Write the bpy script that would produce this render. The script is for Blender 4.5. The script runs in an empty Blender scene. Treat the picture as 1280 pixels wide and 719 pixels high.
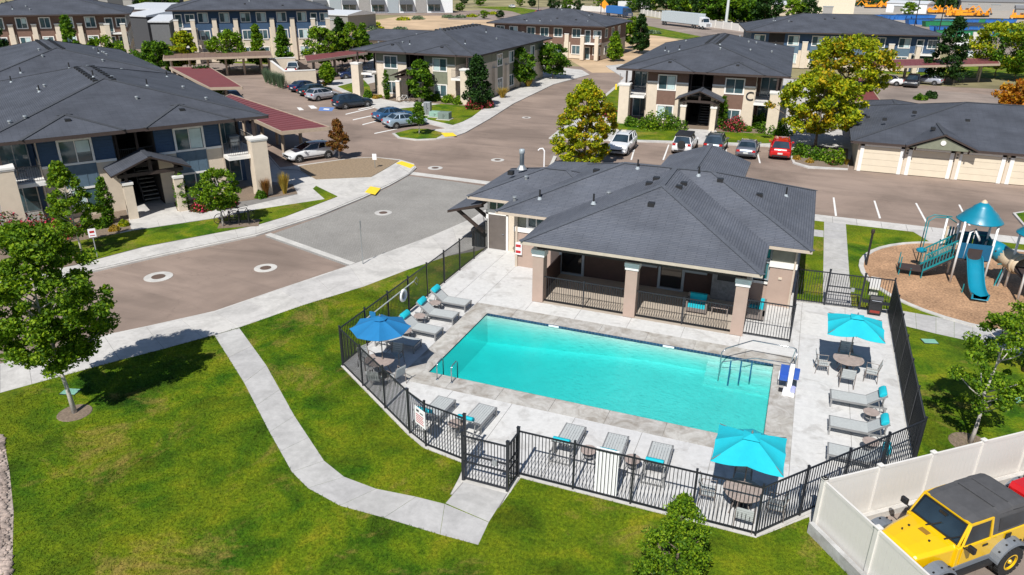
import bpy, math, random
import numpy as np
from mathutils import Vector, Matrix
from mathutils.geometry import tessellate_polygon
random.seed(7); RNG = np.random.default_rng(11)
sc = bpy.context.scene
COL = sc.collection
# ---------------------------------------------------------------- camera
CAM_H = 15.4; FPX = 923.533; TH = 0.407601; RO = 0.00831955; YAW = -0.371724
cy_, sy_ = math.cos(YAW), math.sin(YAW); ct, st = math.cos(TH), math.sin(TH); cr, sr = math.cos(RO), math.sin(RO)
R0 = Vector((cy_, -sy_, 0)); B0 = Vector((sy_, cy_, 0)); ZZ = Vector((0, 0, 1))
DN = -(B0*st + ZZ*ct); FW = B0*ct - ZZ*st
IX = cr*R0 - sr*DN; IY = sr*R0 + cr*DN
cam = bpy.data.cameras.new('camera'); camo = bpy.data.objects.new('camera', cam); COL.objects.link(camo)
M = Matrix(((IX.x, -IY.x, -FW.x, 0), (IX.y, -IY.y, -FW.y, 0), (IX.z, -IY.z, -FW.z, CAM_H), (0, 0, 0, 1)))
camo.matrix_world = M
cam.sensor_width = 36; cam.lens = 36*FPX/1280; cam.clip_start = .1; cam.clip_end = 5000
sc.camera = camo
# ---------------------------------------------------------------- world, sun, exposure
SUN_EL = math.radians(49)
w = bpy.data.worlds.new('World'); sc.world = w; w.use_nodes = True
nt = w.node_tree; bg = nt.nodes['Background']
sky = nt.nodes.new('ShaderNodeTexSky'); sky.sky_type = 'NISHITA'; sky.sun_disc = False
sky.sun_elevation = SUN_EL; sky.sun_rotation = math.radians(180); sky.air_density = 1.0; sky.dust_density = .3; sky.ozone_density = 2.0
nt.links.new(sky.outputs[0], bg.inputs[0]); bg.inputs[1].default_value = 0.072
sl = bpy.data.lights.new('sun', 'SUN'); sl.energy = 5.0; sl.angle = math.radians(.5); sl.color = (1, .965, .9)
so = bpy.data.objects.new('sun', sl); COL.objects.link(so); so.rotation_euler = (math.radians(90)-SUN_EL, 0, 0); so.location = (0, -50, 80)
sc.view_settings.view_transform = 'Standard'; sc.view_settings.look = 'None'; sc.view_settings.exposure = 0.17; sc.view_settings.gamma = 1
sc.render.engine = 'CYCLES'
sc.cycles.max_bounces = 6; sc.cycles.transparent_max_bounces = 12

# ---------------------------------------------------------------- helpers
def G(x, y, z=0.0):
    """point of the photograph's pixel (1280 wide) at height z"""
    d = IX*(x-640) + IY*(y-359.5) + FW*FPX
    t = (z-CAM_H)/d.z
    return Vector((d.x*t, d.y*t, z))
def lerp(a, b, t): return a+(b-a)*t

class MB:
    def __init__(s): s.v = []; s.f = []; s.m = []; s.uv = {}
    def add(s, vs, fs, mi=0):
        b = len(s.v); s.v += [tuple(q) for q in vs]
        for f in fs: s.f.append([b+i for i in f]); s.m.append(mi)
        return s
    def box(s, x0, x1, y0, y1, z0, z1, mi=0):
        if x0 > x1: x0, x1 = x1, x0
        if y0 > y1: y0, y1 = y1, y0
        if z0 > z1: z0, z1 = z1, z0
        return s.add([(x0,y0,z0),(x1,y0,z0),(x1,y1,z0),(x0,y1,z0),(x0,y0,z1),(x1,y0,z1),(x1,y1,z1),(x0,y1,z1)],
              [(0,3,2,1),(4,5,6,7),(0,1,5,4),(1,2,6,5),(2,3,7,6),(3,0,4,7)], mi)
    def cbox(s, c, sz, mi=0):
        return s.box(c[0]-sz[0]/2, c[0]+sz[0]/2, c[1]-sz[1]/2, c[1]+sz[1]/2, c[2]-sz[2]/2, c[2]+sz[2]/2, mi)
    def bar(s, a, b, w, h=None, mi=0, up=(0,0,1)):
        """rectangular bar from a to b"""
        a = Vector(a); b = Vector(b); h = h or w; d = (b-a).normalized(); u = Vector(up)
        if abs(d.dot(u)) > .98: u = Vector((0,1,0))
        r = d.cross(u).normalized(); u = r.cross(d)
        c = [a+r*(i*w/2)+u*(j*h/2) for i, j in ((-1,-1),(1,-1),(1,1),(-1,1))]
        e = [q+(b-a) for q in c]
        return s.add(c+e, [(0,1,2,3),(7,6,5,4),(0,4,5,1),(1,5,6,2),(2,6,7,3),(3,7,4,0)], mi)
    def tube(s, pts, r, n=8, mi=0, cap=True, radii=None):
        pts = [Vector(q) for q in pts]; rings = []; prev = None
        for i, q in enumerate(pts):
            d = (pts[min(i+1, len(pts)-1)]-pts[max(i-1, 0)]).normalized()
            u = Vector((0,0,1)) if abs(d.z) < .95 else Vector((1,0,0))
            if prev is not None:
                u = prev
            r1 = d.cross(u); r1.normalize(); u = r1.cross(d).normalized(); prev = u
            rr = radii[i] if radii else r
            rings.append([q + r1*(rr*math.cos(2*math.pi*k/n)) + u*(rr*math.sin(2*math.pi*k/n)) for k in range(n)])
        vs = [v for rg in rings for v in rg]; fs = []
        for i in range(len(rings)-1):
            for k in range(n):
                k2 = (k+1) % n; fs.append((i*n+k, i*n+k2, (i+1)*n+k2, (i+1)*n+k))
        if cap: fs.append(tuple(range(n-1, -1, -1))); fs.append(tuple((len(rings)-1)*n+k for k in range(n)))
        return s.add(vs, fs, mi)
    def lathe(s, prof, n=16, c=(0,0,0), mi=0):
        """prof: list of (r, z)"""
        vs = []; fs = []
        for r, z in prof:
            for k in range(n):
                a = 2*math.pi*k/n; vs.append((c[0]+r*math.cos(a), c[1]+r*math.sin(a), c[2]+z))
        for i in range(len(prof)-1):
            for k in range(n):
                k2 = (k+1) % n; fs.append((i*n+k, i*n+k2, (i+1)*n+k2, (i+1)*n+k))
        fs.append(tuple(range(n-1, -1, -1))); fs.append(tuple((len(prof)-1)*n+k for k in range(n)))
        return s.add(vs, fs, mi)
    def prism(s, poly, z0, z1, mi=0, holes=()):
        loops = [[Vector((q[0], q[1], 0)) for q in poly]]+[[Vector((q[0], q[1], 0)) for q in h] for h in holes]
        tris = tessellate_polygon(loops); flat = [q for l in loops for q in l]; n = len(flat)
        b = len(s.v)
        s.v += [(q.x, q.y, z1) for q in flat]+[(q.x, q.y, z0) for q in flat]
        def area(t): a, c, d = (flat[i] for i in t); return (c.x-a.x)*(d.y-a.y)-(d.x-a.x)*(c.y-a.y)
        for t in tris:
            if area(t) < 0: t = t[::-1]
            s.f.append([b+i for i in t]); s.m.append(mi)
            s.f.append([b+n+i for i in t[::-1]]); s.m.append(mi)
        o = 0
        for li, l in enumerate(loops):
            m = len(l); A = sum(l[i].x*l[(i+1) % m].y-l[(i+1) % m].x*l[i].y for i in range(m))
            ccw = A > 0
            if li > 0: ccw = not ccw
            for i in range(m):
                a, c = o+i, o+(i+1) % m
                f = [b+n+a, b+n+c, b+c, b+a]
                s.f.append(f if ccw else f[::-1]); s.m.append(mi)
            o += m
        return s
    def profx(s, prof, x0, x1, mi=0):
        """prism of a (y,z) outline along x"""
        n = len(prof); vs = [(x0, q[0], q[1]) for q in prof]+[(x1, q[0], q[1]) for q in prof]
        loop = [Vector((q[0], q[1], 0)) for q in prof]; tr = tessellate_polygon([loop])
        A = sum(prof[i][0]*prof[(i+1) % n][1]-prof[(i+1) % n][0]*prof[i][1] for i in range(n)) > 0
        fs = []
        for t in tr:
            a, c, d = (loop[i] for i in t)
            if (c.x-a.x)*(d.y-a.y)-(d.x-a.x)*(c.y-a.y) < 0: t = t[::-1]
            fs.append(tuple(n+i for i in t)); fs.append(tuple(t[::-1]))
        for i in range(n):
            j = (i+1) % n; f = (i, j, n+j, n+i); fs.append(f if A else f[::-1])
        return s.add(vs, fs, mi)
    def profy(s, prof, y0, y1, mi=0):
        """prism of a (x,z) outline along y"""
        t = MB().profx(prof, y0, y1)
        return s.add([(y, x, z) for x, y, z in t.v], [f[::-1] for f in t.f], mi)
    def xf(s, mt):
        s.v = [tuple(mt @ Vector(q)) for q in s.v]; return s
    def join(s, o, mi=None):
        b = len(s.v); s.v += o.v; s.f += [[b+i for i in f] for f in o.f]; s.m += (o.m if mi is None else [mi]*len(o.m)); return s
    def mesh(s, name, mats, smooth=False):
        me = bpy.data.meshes.new(name); me.from_pydata(s.v, [], s.f)
        if not isinstance(mats, (list, tuple)): mats = [mats]
        for m in mats: me.materials.append(m)
        if len(mats) > 1: me.polygons.foreach_set('material_index', s.m)
        if smooth: me.polygons.foreach_set('use_smooth', [True]*len(me.polygons))
        me.update(); return me
    def build(s, name, mats, parent=None, smooth=False, loc=None, rotz=0):
        return link(name, s.mesh(name, mats, smooth), parent, loc, rotz)

def link(name, me, parent=None, loc=None, rotz=0):
    o = bpy.data.objects.new(name, me); COL.objects.link(o)
    if parent is not None: o.parent = parent
    if loc is not None: o.location = loc
    if rotz: o.rotation_euler = (0, 0, rotz)
    return o
def tag(o, label, cat, group=None):
    o['label'] = label; o['category'] = cat
    if group: o['group'] = group
    return o
def struct(o): o['kind'] = 'structure'; return o
def thing(name, label, cat, loc=(0,0,0), rotz=0, group=None):
    o = bpy.data.objects.new(name, None); COL.objects.link(o); o.empty_display_size = .2
    o.location = loc; o.rotation_euler = (0, 0, rotz); tag(o, label, cat, group); return o
KIDS = {}
def kids(o):
    return [c for c in bpy.data.objects if c.parent == o]
def dup(root, loc, rotz, label, group=None, scale=None):
    r = root.copy(); COL.objects.link(r); r.location = loc; r.rotation_euler = (0, 0, rotz); r['label'] = label
    if group: r['group'] = group
    if scale: r.scale = scale
    if root.name not in KIDS: KIDS[root.name] = [(c, kids(c)) for c in kids(root)]
    for c, gs in KIDS[root.name]:
        d = c.copy(); COL.objects.link(d); d.parent = r
        for g in gs:
            e = g.copy(); COL.objects.link(e); e.parent = d
    return r
def bevel(o, wdt=.01, seg=2):
    m = o.modifiers.new('bevel', 'BEVEL'); m.width = wdt; m.segments = seg; m.limit_method = 'ANGLE'; return o

# ---------------------------------------------------------------- materials
def newmat(name):
    m = bpy.data.materials.new(name); m.use_nodes = True; n = m.node_tree
    return m, n, n.nodes['Principled BSDF']
def noise(n, scale, detail=4, rough=.6, coord=None, dist=0):
    t = n.nodes.new('ShaderNodeTexNoise'); t.inputs['Scale'].default_value = scale; t.inputs['Detail'].default_value = detail
    t.inputs['Roughness'].default_value = rough; t.inputs['Distortion'].default_value = dist
    if coord is not None: n.links.new(coord, t.inputs['Vector'])
    return t
def ramp(n, src, stops):
    r = n.nodes.new('ShaderNodeValToRGB'); e = r.color_ramp.elements
    while len(e) < len(stops): e.new(.5)
    for i, (p, c) in enumerate(stops): e[i].position = p; e[i].color = (*c, 1)
    n.links.new(src, r.inputs[0]); return r
def mixc(n, a, b, fac, mode='MIX'):
    x = n.nodes.new('ShaderNodeMix'); x.data_type = 'RGBA'; x.blend_type = mode
    for sock, v in ((x.inputs[6], a), (x.inputs[7], b), (x.inputs[0], fac)):
        if isinstance(v, (int, float)): sock.default_value = v
        elif isinstance(v, tuple): sock.default_value = (*v, 1) if len(v) == 3 else v
        else: n.links.new(v, sock)
    return x.outputs[2]
def bumpn(n, bs, h, strength=.3, dist=.02):
    b = n.nodes.new('ShaderNodeBump'); b.inputs['Strength'].default_value = strength; b.inputs['Distance'].default_value = dist
    n.links.new(h, b.inputs['Height']); n.links.new(b.outputs[0], bs.inputs['Normal'])
def pos(n): return n.nodes.new('ShaderNodeNewGeometry').outputs['Position']
def objc(n): return n.nodes.new('ShaderNodeTexCoord').outputs['Object']
def mat(name, c, rough=.7, var=.12, scale=3., bump=0., bscale=40., metal=0., coat=0., spec=.5, var2=0, scale2=.4):
    m, n, b = newmat(name); b.inputs['Roughness'].default_value = rough; b.inputs['Metallic'].default_value = metal
    b.inputs['Coat Weight'].default_value = coat; b.inputs['Specular IOR Level'].default_value = spec
    p = objc(n); t = noise(n, scale, 5, .65, p)
    lo = tuple(v*(1-var) for v in c); hi = tuple(min(1, v*(1+var)) for v in c)
    col = ramp(n, t.outputs['Fac'], [(.3, lo), (.7, hi)]).outputs[0]
    if var2:
        t2 = noise(n, scale2, 3, .6, p)
        col = mixc(n, col, ramp(n, t2.outputs['Fac'], [(.35, (1-var2,)*3), (.65, (1+0*var2,)*3)]).outputs[0], 1.0, 'MULTIPLY')
    n.links.new(col, b.inputs['Base Color'])
    if bump: bumpn(n, b, noise(n, bscale, 4, .6, p).outputs['Fac'], bump)
    return m
# ---------------------------------------------------------------- material library
MT = {}
def grass_mat():
    m, n, b = newmat('lawn grass'); p = pos(n); b.inputs['Roughness'].default_value = .85; b.inputs['Specular IOR Level'].default_value = .15
    t1 = noise(n, .55, 5, .62, p, .4); t2 = noise(n, .16, 4, .6, p, .6); t3 = noise(n, 9, 4, .7, p); t4 = noise(n, 2.2, 3, .6, p)
    t5 = noise(n, 45, 2, .6, p)
    c = ramp(n, t1.outputs['Fac'], [(.32, (.014, .055, .002)), (.45, (.046, .125, .004)), (.56, (.115, .19, .005)), (.7, (.25, .245, .014))]).outputs[0]
    yl = ramp(n, t2.outputs['Fac'], [(.4, (0, 0, 0)), (.6, (1, 1, 1))]).outputs[0]
    c = mixc(n, c, (.19, .215, .008), mixc(n, (0, 0, 0), yl, t4.outputs['Fac']))
    t6 = noise(n, .3, 7, .75, p, .6)
    br = ramp(n, t6.outputs['Fac'], [(.535, (0, 0, 0)), (.66, (.8, .8, .8))]).outputs[0]
    c = mixc(n, c, (.30, .22, .06), br)
    dk = ramp(n, t3.outputs['Fac'], [(.3, (.45, .5, .45)), (.65, (1.3, 1.25, 1.2))]).outputs[0]
    c = mixc(n, c, dk, 1.0, 'MULTIPLY')
    c = mixc(n, c, ramp(n, t5.outputs['Fac'], [(.3, (.6, .62, .6)), (.65, (1.2, 1.2, 1.2))]).outputs[0], 1.0, 'MULTIPLY')
    n.links.new(c, b.inputs['Base Color']); bumpn(n, b, t5.outputs['Fac'], .5, .05)
    return m
def asphalt_mat(name, c, streak=.35, ang=0.0):
    m, n, b = newmat(name); p = pos(n); b.inputs['Roughness'].default_value = .88; b.inputs['Specular IOR Level'].default_value = .25
    mp = n.nodes.new('ShaderNodeMapping'); mp.inputs['Rotation'].default_value = (0, 0, ang); mp.inputs['Scale'].default_value = (.07, .4, 1); n.links.new(p, mp.inputs[0])
    s1 = noise(n, 1.3, 5, .6, mp.outputs[0], 1.2); t = noise(n, .13, 5, .6, p, .5); f = noise(n, 60, 3, .7, p)
    lo = tuple(v*.72 for v in c); hi = tuple(v*1.15 for v in c)
    col = ramp(n, t.outputs['Fac'], [(.33, lo), (.64, hi)]).outputs[0]
    col = mixc(n, col, ramp(n, s1.outputs['Fac'], [(.34, (1-streak,)*3), (.5, (1, 1, 1)), (.8, (1.08, 1.07, 1.06))]).outputs[0], 1.0, 'MULTIPLY')
    col = mixc(n, col, ramp(n, f.outputs['Fac'], [(.3, (.86,)*3), (.7, (1.1,)*3)]).outputs[0], 1.0, 'MULTIPLY')
    v = n.nodes.new('ShaderNodeTexVoronoi'); v.feature = 'DISTANCE_TO_EDGE'; v.inputs['Scale'].default_value = .11
    wv = noise(n, .5, 3, .6, p); ad = n.nodes.new('ShaderNodeVectorMath'); ad.operation = 'MULTIPLY_ADD'; ad.inputs[1].default_value = (3, 3, 3)
    n.links.new(wv.outputs['Color'], ad.inputs[0]); n.links.new(p, ad.inputs[2]); n.links.new(ad.outputs[0], v.inputs['Vector'])
    col = mixc(n, col, ramp(n, v.outputs['Distance'], [(.0, (.7,)*3), (.004, (1, 1, 1))]).outputs[0], .45, 'MULTIPLY')
    n.links.new(col, b.inputs['Base Color']); bumpn(n, b, f.outputs['Fac'], .25, .01)
    return m
def concrete_mat(name, c, stain=.25, scale=.6, stainc=(.55, .53, .5)):
    m, n, b = newmat(name); p = pos(n); b.inputs['Roughness'].default_value = .8; b.inputs['Specular IOR Level'].default_value = .3
    t = noise(n, scale, 6, .68, p, .9); t2 = noise(n, 4, 5, .7, p); f = noise(n, 50, 3, .7, p)
    oi = n.nodes.new('ShaderNodeObjectInfo')
    col = ramp(n, t.outputs['Fac'], [(.36, tuple(v*s for v, s in zip(c, stainc))), (.36+stain, c)]).outputs[0]
    col = mixc(n, col, ramp(n, t2.outputs['Fac'], [(.3, (.88,)*3), (.65, (1.05,)*3)]).outputs[0], 1.0, 'MULTIPLY')
    col = mixc(n, col, ramp(n, f.outputs['Fac'], [(.3, (.93,)*3), (.7, (1.05,)*3)]).outputs[0], 1.0, 'MULTIPLY')
    col = mixc(n, col, ramp(n, oi.outputs['Random'], [(0, (.95, .95, .96)), (1, (1.03, 1.03, 1.02))]).outputs[0], 1.0, 'MULTIPLY')
    n.links.new(col, b.inputs['Base Color']); bumpn(n, b, f.outputs['Fac'], .12, .01)
    return m
def brick_mat(name, c1, c2, mortar, sx, sy, rot=0, uv=False, off=.5, msz=.02, rough=.85, bump=.4, big=.12):
    m, n, b = newmat(name); b.inputs['Roughness'].default_value = rough; b.inputs['Specular IOR Level'].default_value = .3
    if uv: p = n.nodes.new('ShaderNodeUVMap').outputs[0]
    else: p = pos(n)
    mp = n.nodes.new('ShaderNodeMapping'); mp.inputs['Rotation'].default_value = (0, 0, rot); n.links.new(p, mp.inputs[0])
    t = n.nodes.new('ShaderNodeTexBrick'); t.offset = off; n.links.new(mp.outputs[0], t.inputs['Vector'])
    t.inputs['Color1'].default_value = (*c1, 1); t.inputs['Color2'].default_value = (*c2, 1); t.inputs['Mortar'].default_value = (*mortar, 1)
    t.inputs['Scale'].default_value = 1; t.inputs['Brick Width'].default_value = sx; t.inputs['Row Height'].default_value = sy
    t.inputs['Mortar Size'].default_value = msz; t.inputs['Mortar Smooth'].default_value = .3; t.inputs['Bias'].default_value = 0
    ns = noise(n, .35, 4, .6, p); f = noise(n, 18, 3, .7, p)
    c = mixc(n, t.outputs['Color'], ramp(n, ns.outputs['Fac'], [(.3, (1-big,)*3), (.7, (1+big,)*3)]).outputs[0], 1.0, 'MULTIPLY')
    c = mixc(n, c, ramp(n, f.outputs['Fac'], [(.3, (.82,)*3), (.7, (1.16,)*3)]).outputs[0], 1.0, 'MULTIPLY')
    n.links.new(c, b.inputs['Base Color'])
    if bump:
        bb = n.nodes.new('ShaderNodeBump'); bb.inputs['Strength'].default_value = bump; bb.inputs['Distance'].default_value = .02; bb.invert = True
        n.links.new(t.outputs['Fac'], bb.inputs['Height']); n.links.new(bb.outputs[0], b.inputs['Normal'])
    return m
def leaf_mat(name, cols, trans=.42):
    m, n, b = newmat(name); g = n.nodes.new('ShaderNodeNewGeometry'); p = objc(n)
    r = ramp(n, g.outputs['Random Per Island'], [(i/(len(cols)-1) if len(cols) > 1 else 0, c) for i, c in enumerate(cols)])
    t = noise(n, .9, 3, .6, p)
    c = mixc(n, r.outputs[0], ramp(n, t.outputs['Fac'], [(.35, (.72, .78, .8)), (.65, (1.2, 1.15, 1))]).outputs[0], 1.0, 'MULTIPLY')
    n.links.new(c, b.inputs['Base Color']); b.inputs['Roughness'].default_value = .6; b.inputs['Specular IOR Level'].default_value = .25
    tr = n.nodes.new('ShaderNodeBsdfTranslucent'); mx = n.nodes.new('ShaderNodeMixShader'); mx.inputs[0].default_value = trans
    n.links.new(c, tr.inputs[0]); n.links.new(b.outputs[0], mx.inputs[1]); n.links.new(tr.outputs[0], mx.inputs[2])
    n.links.new(mx.outputs[0], n.nodes['Material Output'].inputs[0]); return m
def glass_mat(name, c=(.02, .03, .035), rough=.05, refl=.9):
    m, n, b = newmat(name); b.inputs['Roughness'].default_value = rough; b.inputs['Specular IOR Level'].default_value = refl
    t = noise(n, .8, 3, .5, objc(n)); col = ramp(n, t.outputs['Fac'], [(.35, tuple(v*.6 for v in c)), (.65, tuple(v*1.5 for v in c))])
    n.links.new(col.outputs[0], b.inputs['Base Color']); return m
GRASS = grass_mat()
ASPH = asphalt_mat('reddish asphalt', (.285, .218, .18), .16, 0.1)
ASPH2 = asphalt_mat('parking asphalt', (.285, .232, .2), .14, 0)
CONC = concrete_mat('sidewalk concrete', (.57, .55, .525), .2, .5, (.78, .78, .78))
CONC_D = concrete_mat('path concrete', (.50, .49, .48), .25, .8, (.8, .8, .8))
DECK = concrete_mat('pool deck concrete', (.6, .595, .59), .12, .9, (.8, .79, .78))
COPING = concrete_mat('pool coping concrete', (.50, .485, .46), .24, 1.5, (.62, .58, .54))
KERB = concrete_mat('kerb concrete', (.6, .58, .55), .3, 1, (.8, .8, .8))
JOINT = mat('dark joint sand', (.2, .19, .18), .95)
PAVER = brick_mat('grey concrete pavers', (.27, .258, .24), (.3, .288, .27), (.215, .205, .19), .2, .1, .9, msz=.008, bump=.25)
SHIN = brick_mat('charcoal asphalt shingles', (.1, .11, .136), (.116, .125, .15), (.076, .084, .104), .9, .13, 0, uv=True, msz=.02, bump=.7, big=.22)
SHIN_B = brick_mat('black asphalt shingles', (.066, .073, .092), (.077, .084, .104), (.05, .056, .07), .9, .13, 0, uv=True, msz=.018, bump=.6, big=.26)
RIDGE_B = mat('dark ridge cap shingles', (.05, .055, .066), .85, .2, 6)
RIDGE = mat('ridge cap shingles', (.085, .094, .115), .85, .2, 6)
MULCH = mat('wood mulch', (.47, .28, .16), .95, .5, 9, 1., 25, var2=.35, scale2=.5)
BEDM = mat('bark bed', (.2, .15, .11), .95, .35, 10, .8, 40)
DIRT = mat('dry dirt', (.56, .40, .25), .95, .22, .12, 0, var2=.2, scale2=.03)
DRYG = mat('dry scrub ground', (.30, .26, .13), .95, .45, .05, 0, var2=.4, scale2=.02)
PAINT = mat('white road paint', (.75, .74, .72), .7, .1, 5)
YPAINT = mat('yellow tactile paint', (.85, .6, .03), .7, .1, 5)
BPAINT = mat('blue road paint', (.12, .22, .5), .7, .1, 5)
BLACKM = mat('black powder coated metal', (.02, .022, .028), .45, .1, 5)
STUC = mat('cream stucco', (.62, .53, .425), .9, .06, 2, .15, 60)
STUC_P = mat('tan pink stucco', (.39, .29, .24), .9, .06, 2, .15, 60)
TRIM = mat('white trim paint', (.78, .76, .73), .6, .05, 3)
TRIM_G = mat('grey trim paint', (.33, .37, .40), .6, .05, 3)
BLUE_S = mat('navy lap siding', (.035, .075, .145), .7, .1, 3)
BLUE_P = mat('blue board panel', (.09, .145, .2), .7, .1, 3)
BROWN_S = mat('brown lap siding', (.17, .098, .072), .75, .1, 3)
GREEN_S = mat('sage siding', (.19, .2, .145), .75, .1, 3)
DARKW = mat('dark stained timber', (.035, .022, .018), .7, .2, 6)
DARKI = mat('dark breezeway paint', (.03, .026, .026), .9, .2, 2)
SOFFIT = mat('brown fascia', (.05, .034, .03), .7, .1, 3)
GUT = mat('tan gutter', (.5, .42, .34), .5, .1, 3)
WGLASS = glass_mat('window glass', (.055, .10, .115)); BLIND = mat('pale window blind', (.5, .62, .62), .4, .12, 2, coat=.6)
GDOOR = mat('cream garage door', (.66, .575, .45), .6, .04, 2)
REDROOF = mat('red metal carport roof', (.185, .052, .055), .6, .1, .6, 0)
TANMET = mat('tan steel', (.42, .33, .25), .5, .1, 3)
GREYST = mat('grey galvanised steel', (.4, .42, .43), .4, .1, 5, metal=.6)
VINYL = mat('white vinyl', (.70, .675, .64), .4, .04, 2)
BARK = mat('grey brown bark', (.17, .13, .10), .9, .3, 12, .6, 30); BARK_P = mat('pale bark', (.5, .46, .42), .9, .2, 12, .4, 30)
TEALF = mat('turquoise fabric', (.006, .44, .54), .85, .06, 4, .1, 200); BLUEF = mat('blue canvas', (.008, .16, .38), .85, .06, 4, .1, 200)
GREYSL = mat('grey sling mesh', (.43, .45, .45), .7, .08, 10); FRAME = mat('bronze grey frame', (.2, .17, .155), .5, .1, 5)
TTOP = mat('mottled tan table top', (.36, .29, .26), .5, .2, 6)
WPL = mat('white plastic', (.82, .82, .84), .35, .03, 3); NAVYV = mat('blue vinyl seat', (.03, .10, .42), .4, .05, 3)
RUBBER = mat('tyre rubber', (.018, .018, .019), .85, .15, 8); RIM = mat('alloy wheel', (.5, .51, .53), .3, .1, 5, metal=.7)
CHROME = mat('steel rail', (.5, .52, .55), .2, .05, 4, metal=.9)
TAILR = mat('red lamp lens', (.45, .01, .012), .2, .1, 6, coat=.5); HEADL = mat('clear lamp lens', (.6, .62, .65), .12, .1, 6, coat=.8)
BLKPL = mat('black plastic', (.02, .02, .022), .5, .15, 8)
TEALM = mat('teal painted steel', (.01, .22, .25), .4, .06, 5); TEALP = mat('teal moulded plastic', (.004, .21, .32), .38, .05, 3, coat=.3)
PTAN = mat('tan moulded plastic', (.6, .48, .34), .5, .05, 3); PNAVY = mat('navy moulded plastic', (.008, .10, .20), .4, .05, 3)
LEAF = {
 'green': leaf_mat('green leaves', [(.02, .07, .005), (.06, .15, .008), (.12, .25, .012), (.21, .35, .018)]),
 'bright': leaf_mat('bright green leaves', [(.04, .10, .006), (.10, .21, .010), (.19, .33, .012), (.32, .44, .02)]),
 'dark': leaf_mat('dark green leaves', [(.008, .03, .008), (.018, .055, .01), (.035, .09, .015), (.05, .12, .02)]),
 'autumn': leaf_mat('autumn leaves', [(.07, .13, .01), (.2, .26, .012), (.38, .38, .012), (.6, .44, .012), (.55, .28, .02)]),
 'yellow': leaf_mat('yellow green leaves', [(.1, .17, .01), (.27, .36, .012), (.42, .48, .015), (.62, .52, .015)]),
 'brown': leaf_mat('coppery leaves', [(.12, .05, .015), (.24, .09, .025), (.36, .16, .04), (.2, .17, .03)]),
 'orange': leaf_mat('orange leaves', [(.3, .09, .01), (.5, .18, .015), (.62, .28, .02), (.4, .3, .02)]),
 'rose': leaf_mat('rose bush leaves', [(.02, .06, .01), (.05, .11, .015), (.08, .14, .02), (.45, .03, .06)]),
 'straw': leaf_mat('straw grass', [(.25, .2, .03), (.5, .33, .05), (.62, .45, .1)]),
 'blueg': leaf_mat('blue green grass', [(.08, .14, .08), (.15, .22, .13), (.25, .33, .2)]),
}
# ---------------------------------------------------------------- ground
POOL = (-12.92, .37, 23.68, 29.85)
pool_loop = [(POOL[0]-.2, POOL[2]-.2), (POOL[1]+.2, POOL[2]-.2), (POOL[1]+.2, POOL[3]+.2), (POOL[0]-.2, POOL[3]+.2)]
def sheet(name, poly, z0, z1, m, holes=(), parent=None):
    o = MB().prism(poly, z0, z1, holes=holes).build(name, m, parent)
    if parent is None: struct(o)
    return o
def px(pts, z=0): return [tuple(G(x, y, z)[:2]) for x, y in pts]
sheet('terrain', [(-1200, -60), (1200, -60), (1400, 2600), (-1400, 2600)], -1.9, -1.8, DRYG)
sheet('far_ground', [(-1200, 128), (1200, 128), (1400, 2600), (-1400, 2600)], -1.8, -.14, DRYG)
sheet('road', [(-160, -40), (90, -40), (90, 128), (-200, 128)], -.4, -.13, ASPH, [pool_loop])
d_ = (G(130, 418)-G(270, 387)).normalized(); wext = G(0, 454)+d_*60; wext2 = G(0, 491)+d_*62
south = [tuple(wext[:2])]+px([(0,454),(130,418),(183,407),(268,388),(350,360),(437,331),(480,316),(540,294),(590,272.5),(606,262)])+[(-14.5,51.2),(-12.5,53.2),(60,53.2),(60,-30),(-100,-30)]
sheet('kerb_island', south, -.3, -.03, KERB, [pool_loop])
swalk_low = [(0,491),(80,468),(200,437),(268,419),(300,409),(380,381),(455,358),(510,337),(560,320),(597,313.5)]
DECKP = [(-16.5,38.25),(-16.5,22.8),(-11.5,19.5),(-10.6,19.0),(-8.95,18.72),(-8.6,17.8),(-7.02,17.8),(-7.02,18.72),(.52,18.72),(5.27,24.4),(5.27,37.35),(3.95,37.3),(2.35,37.2),(.9,37.1),(.9,38.4)]
lawn1 = [tuple(wext2[:2])]+px(swalk_low)+[(-16.62,38.3)]+[(-16.6,22.75),(-11.55,19.4),(-10.65,18.9),(-8.95,18.62),(-8.8,17.9),(-8.7,17.0),(-7.0,17.0),(-6.9,18.62),(.55,18.62),(2.0,20.2),(2.05,19.35),(5.2,15.5),(5.2,-30),(-100,-30)]
sheet('lawn', lawn1, -.03, -.006, GRASS)
lawn2 = [(5.35,23.2),(5.35,37.5),(.95,37.45),(1.05,51.5),(50,51.5),(50,60-.5-8.0),(50,40),(12,27.9),(5.4,22.3)]
lawn2 = [(5.36,22.3),(5.36,37.5),(.95,37.5),(1.1,51.6),(58,51.6),(58,40),(24,38.2),(12,27.9)]
sheet('lawn', lawn2, -.03, -.006, GRASS)
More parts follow.
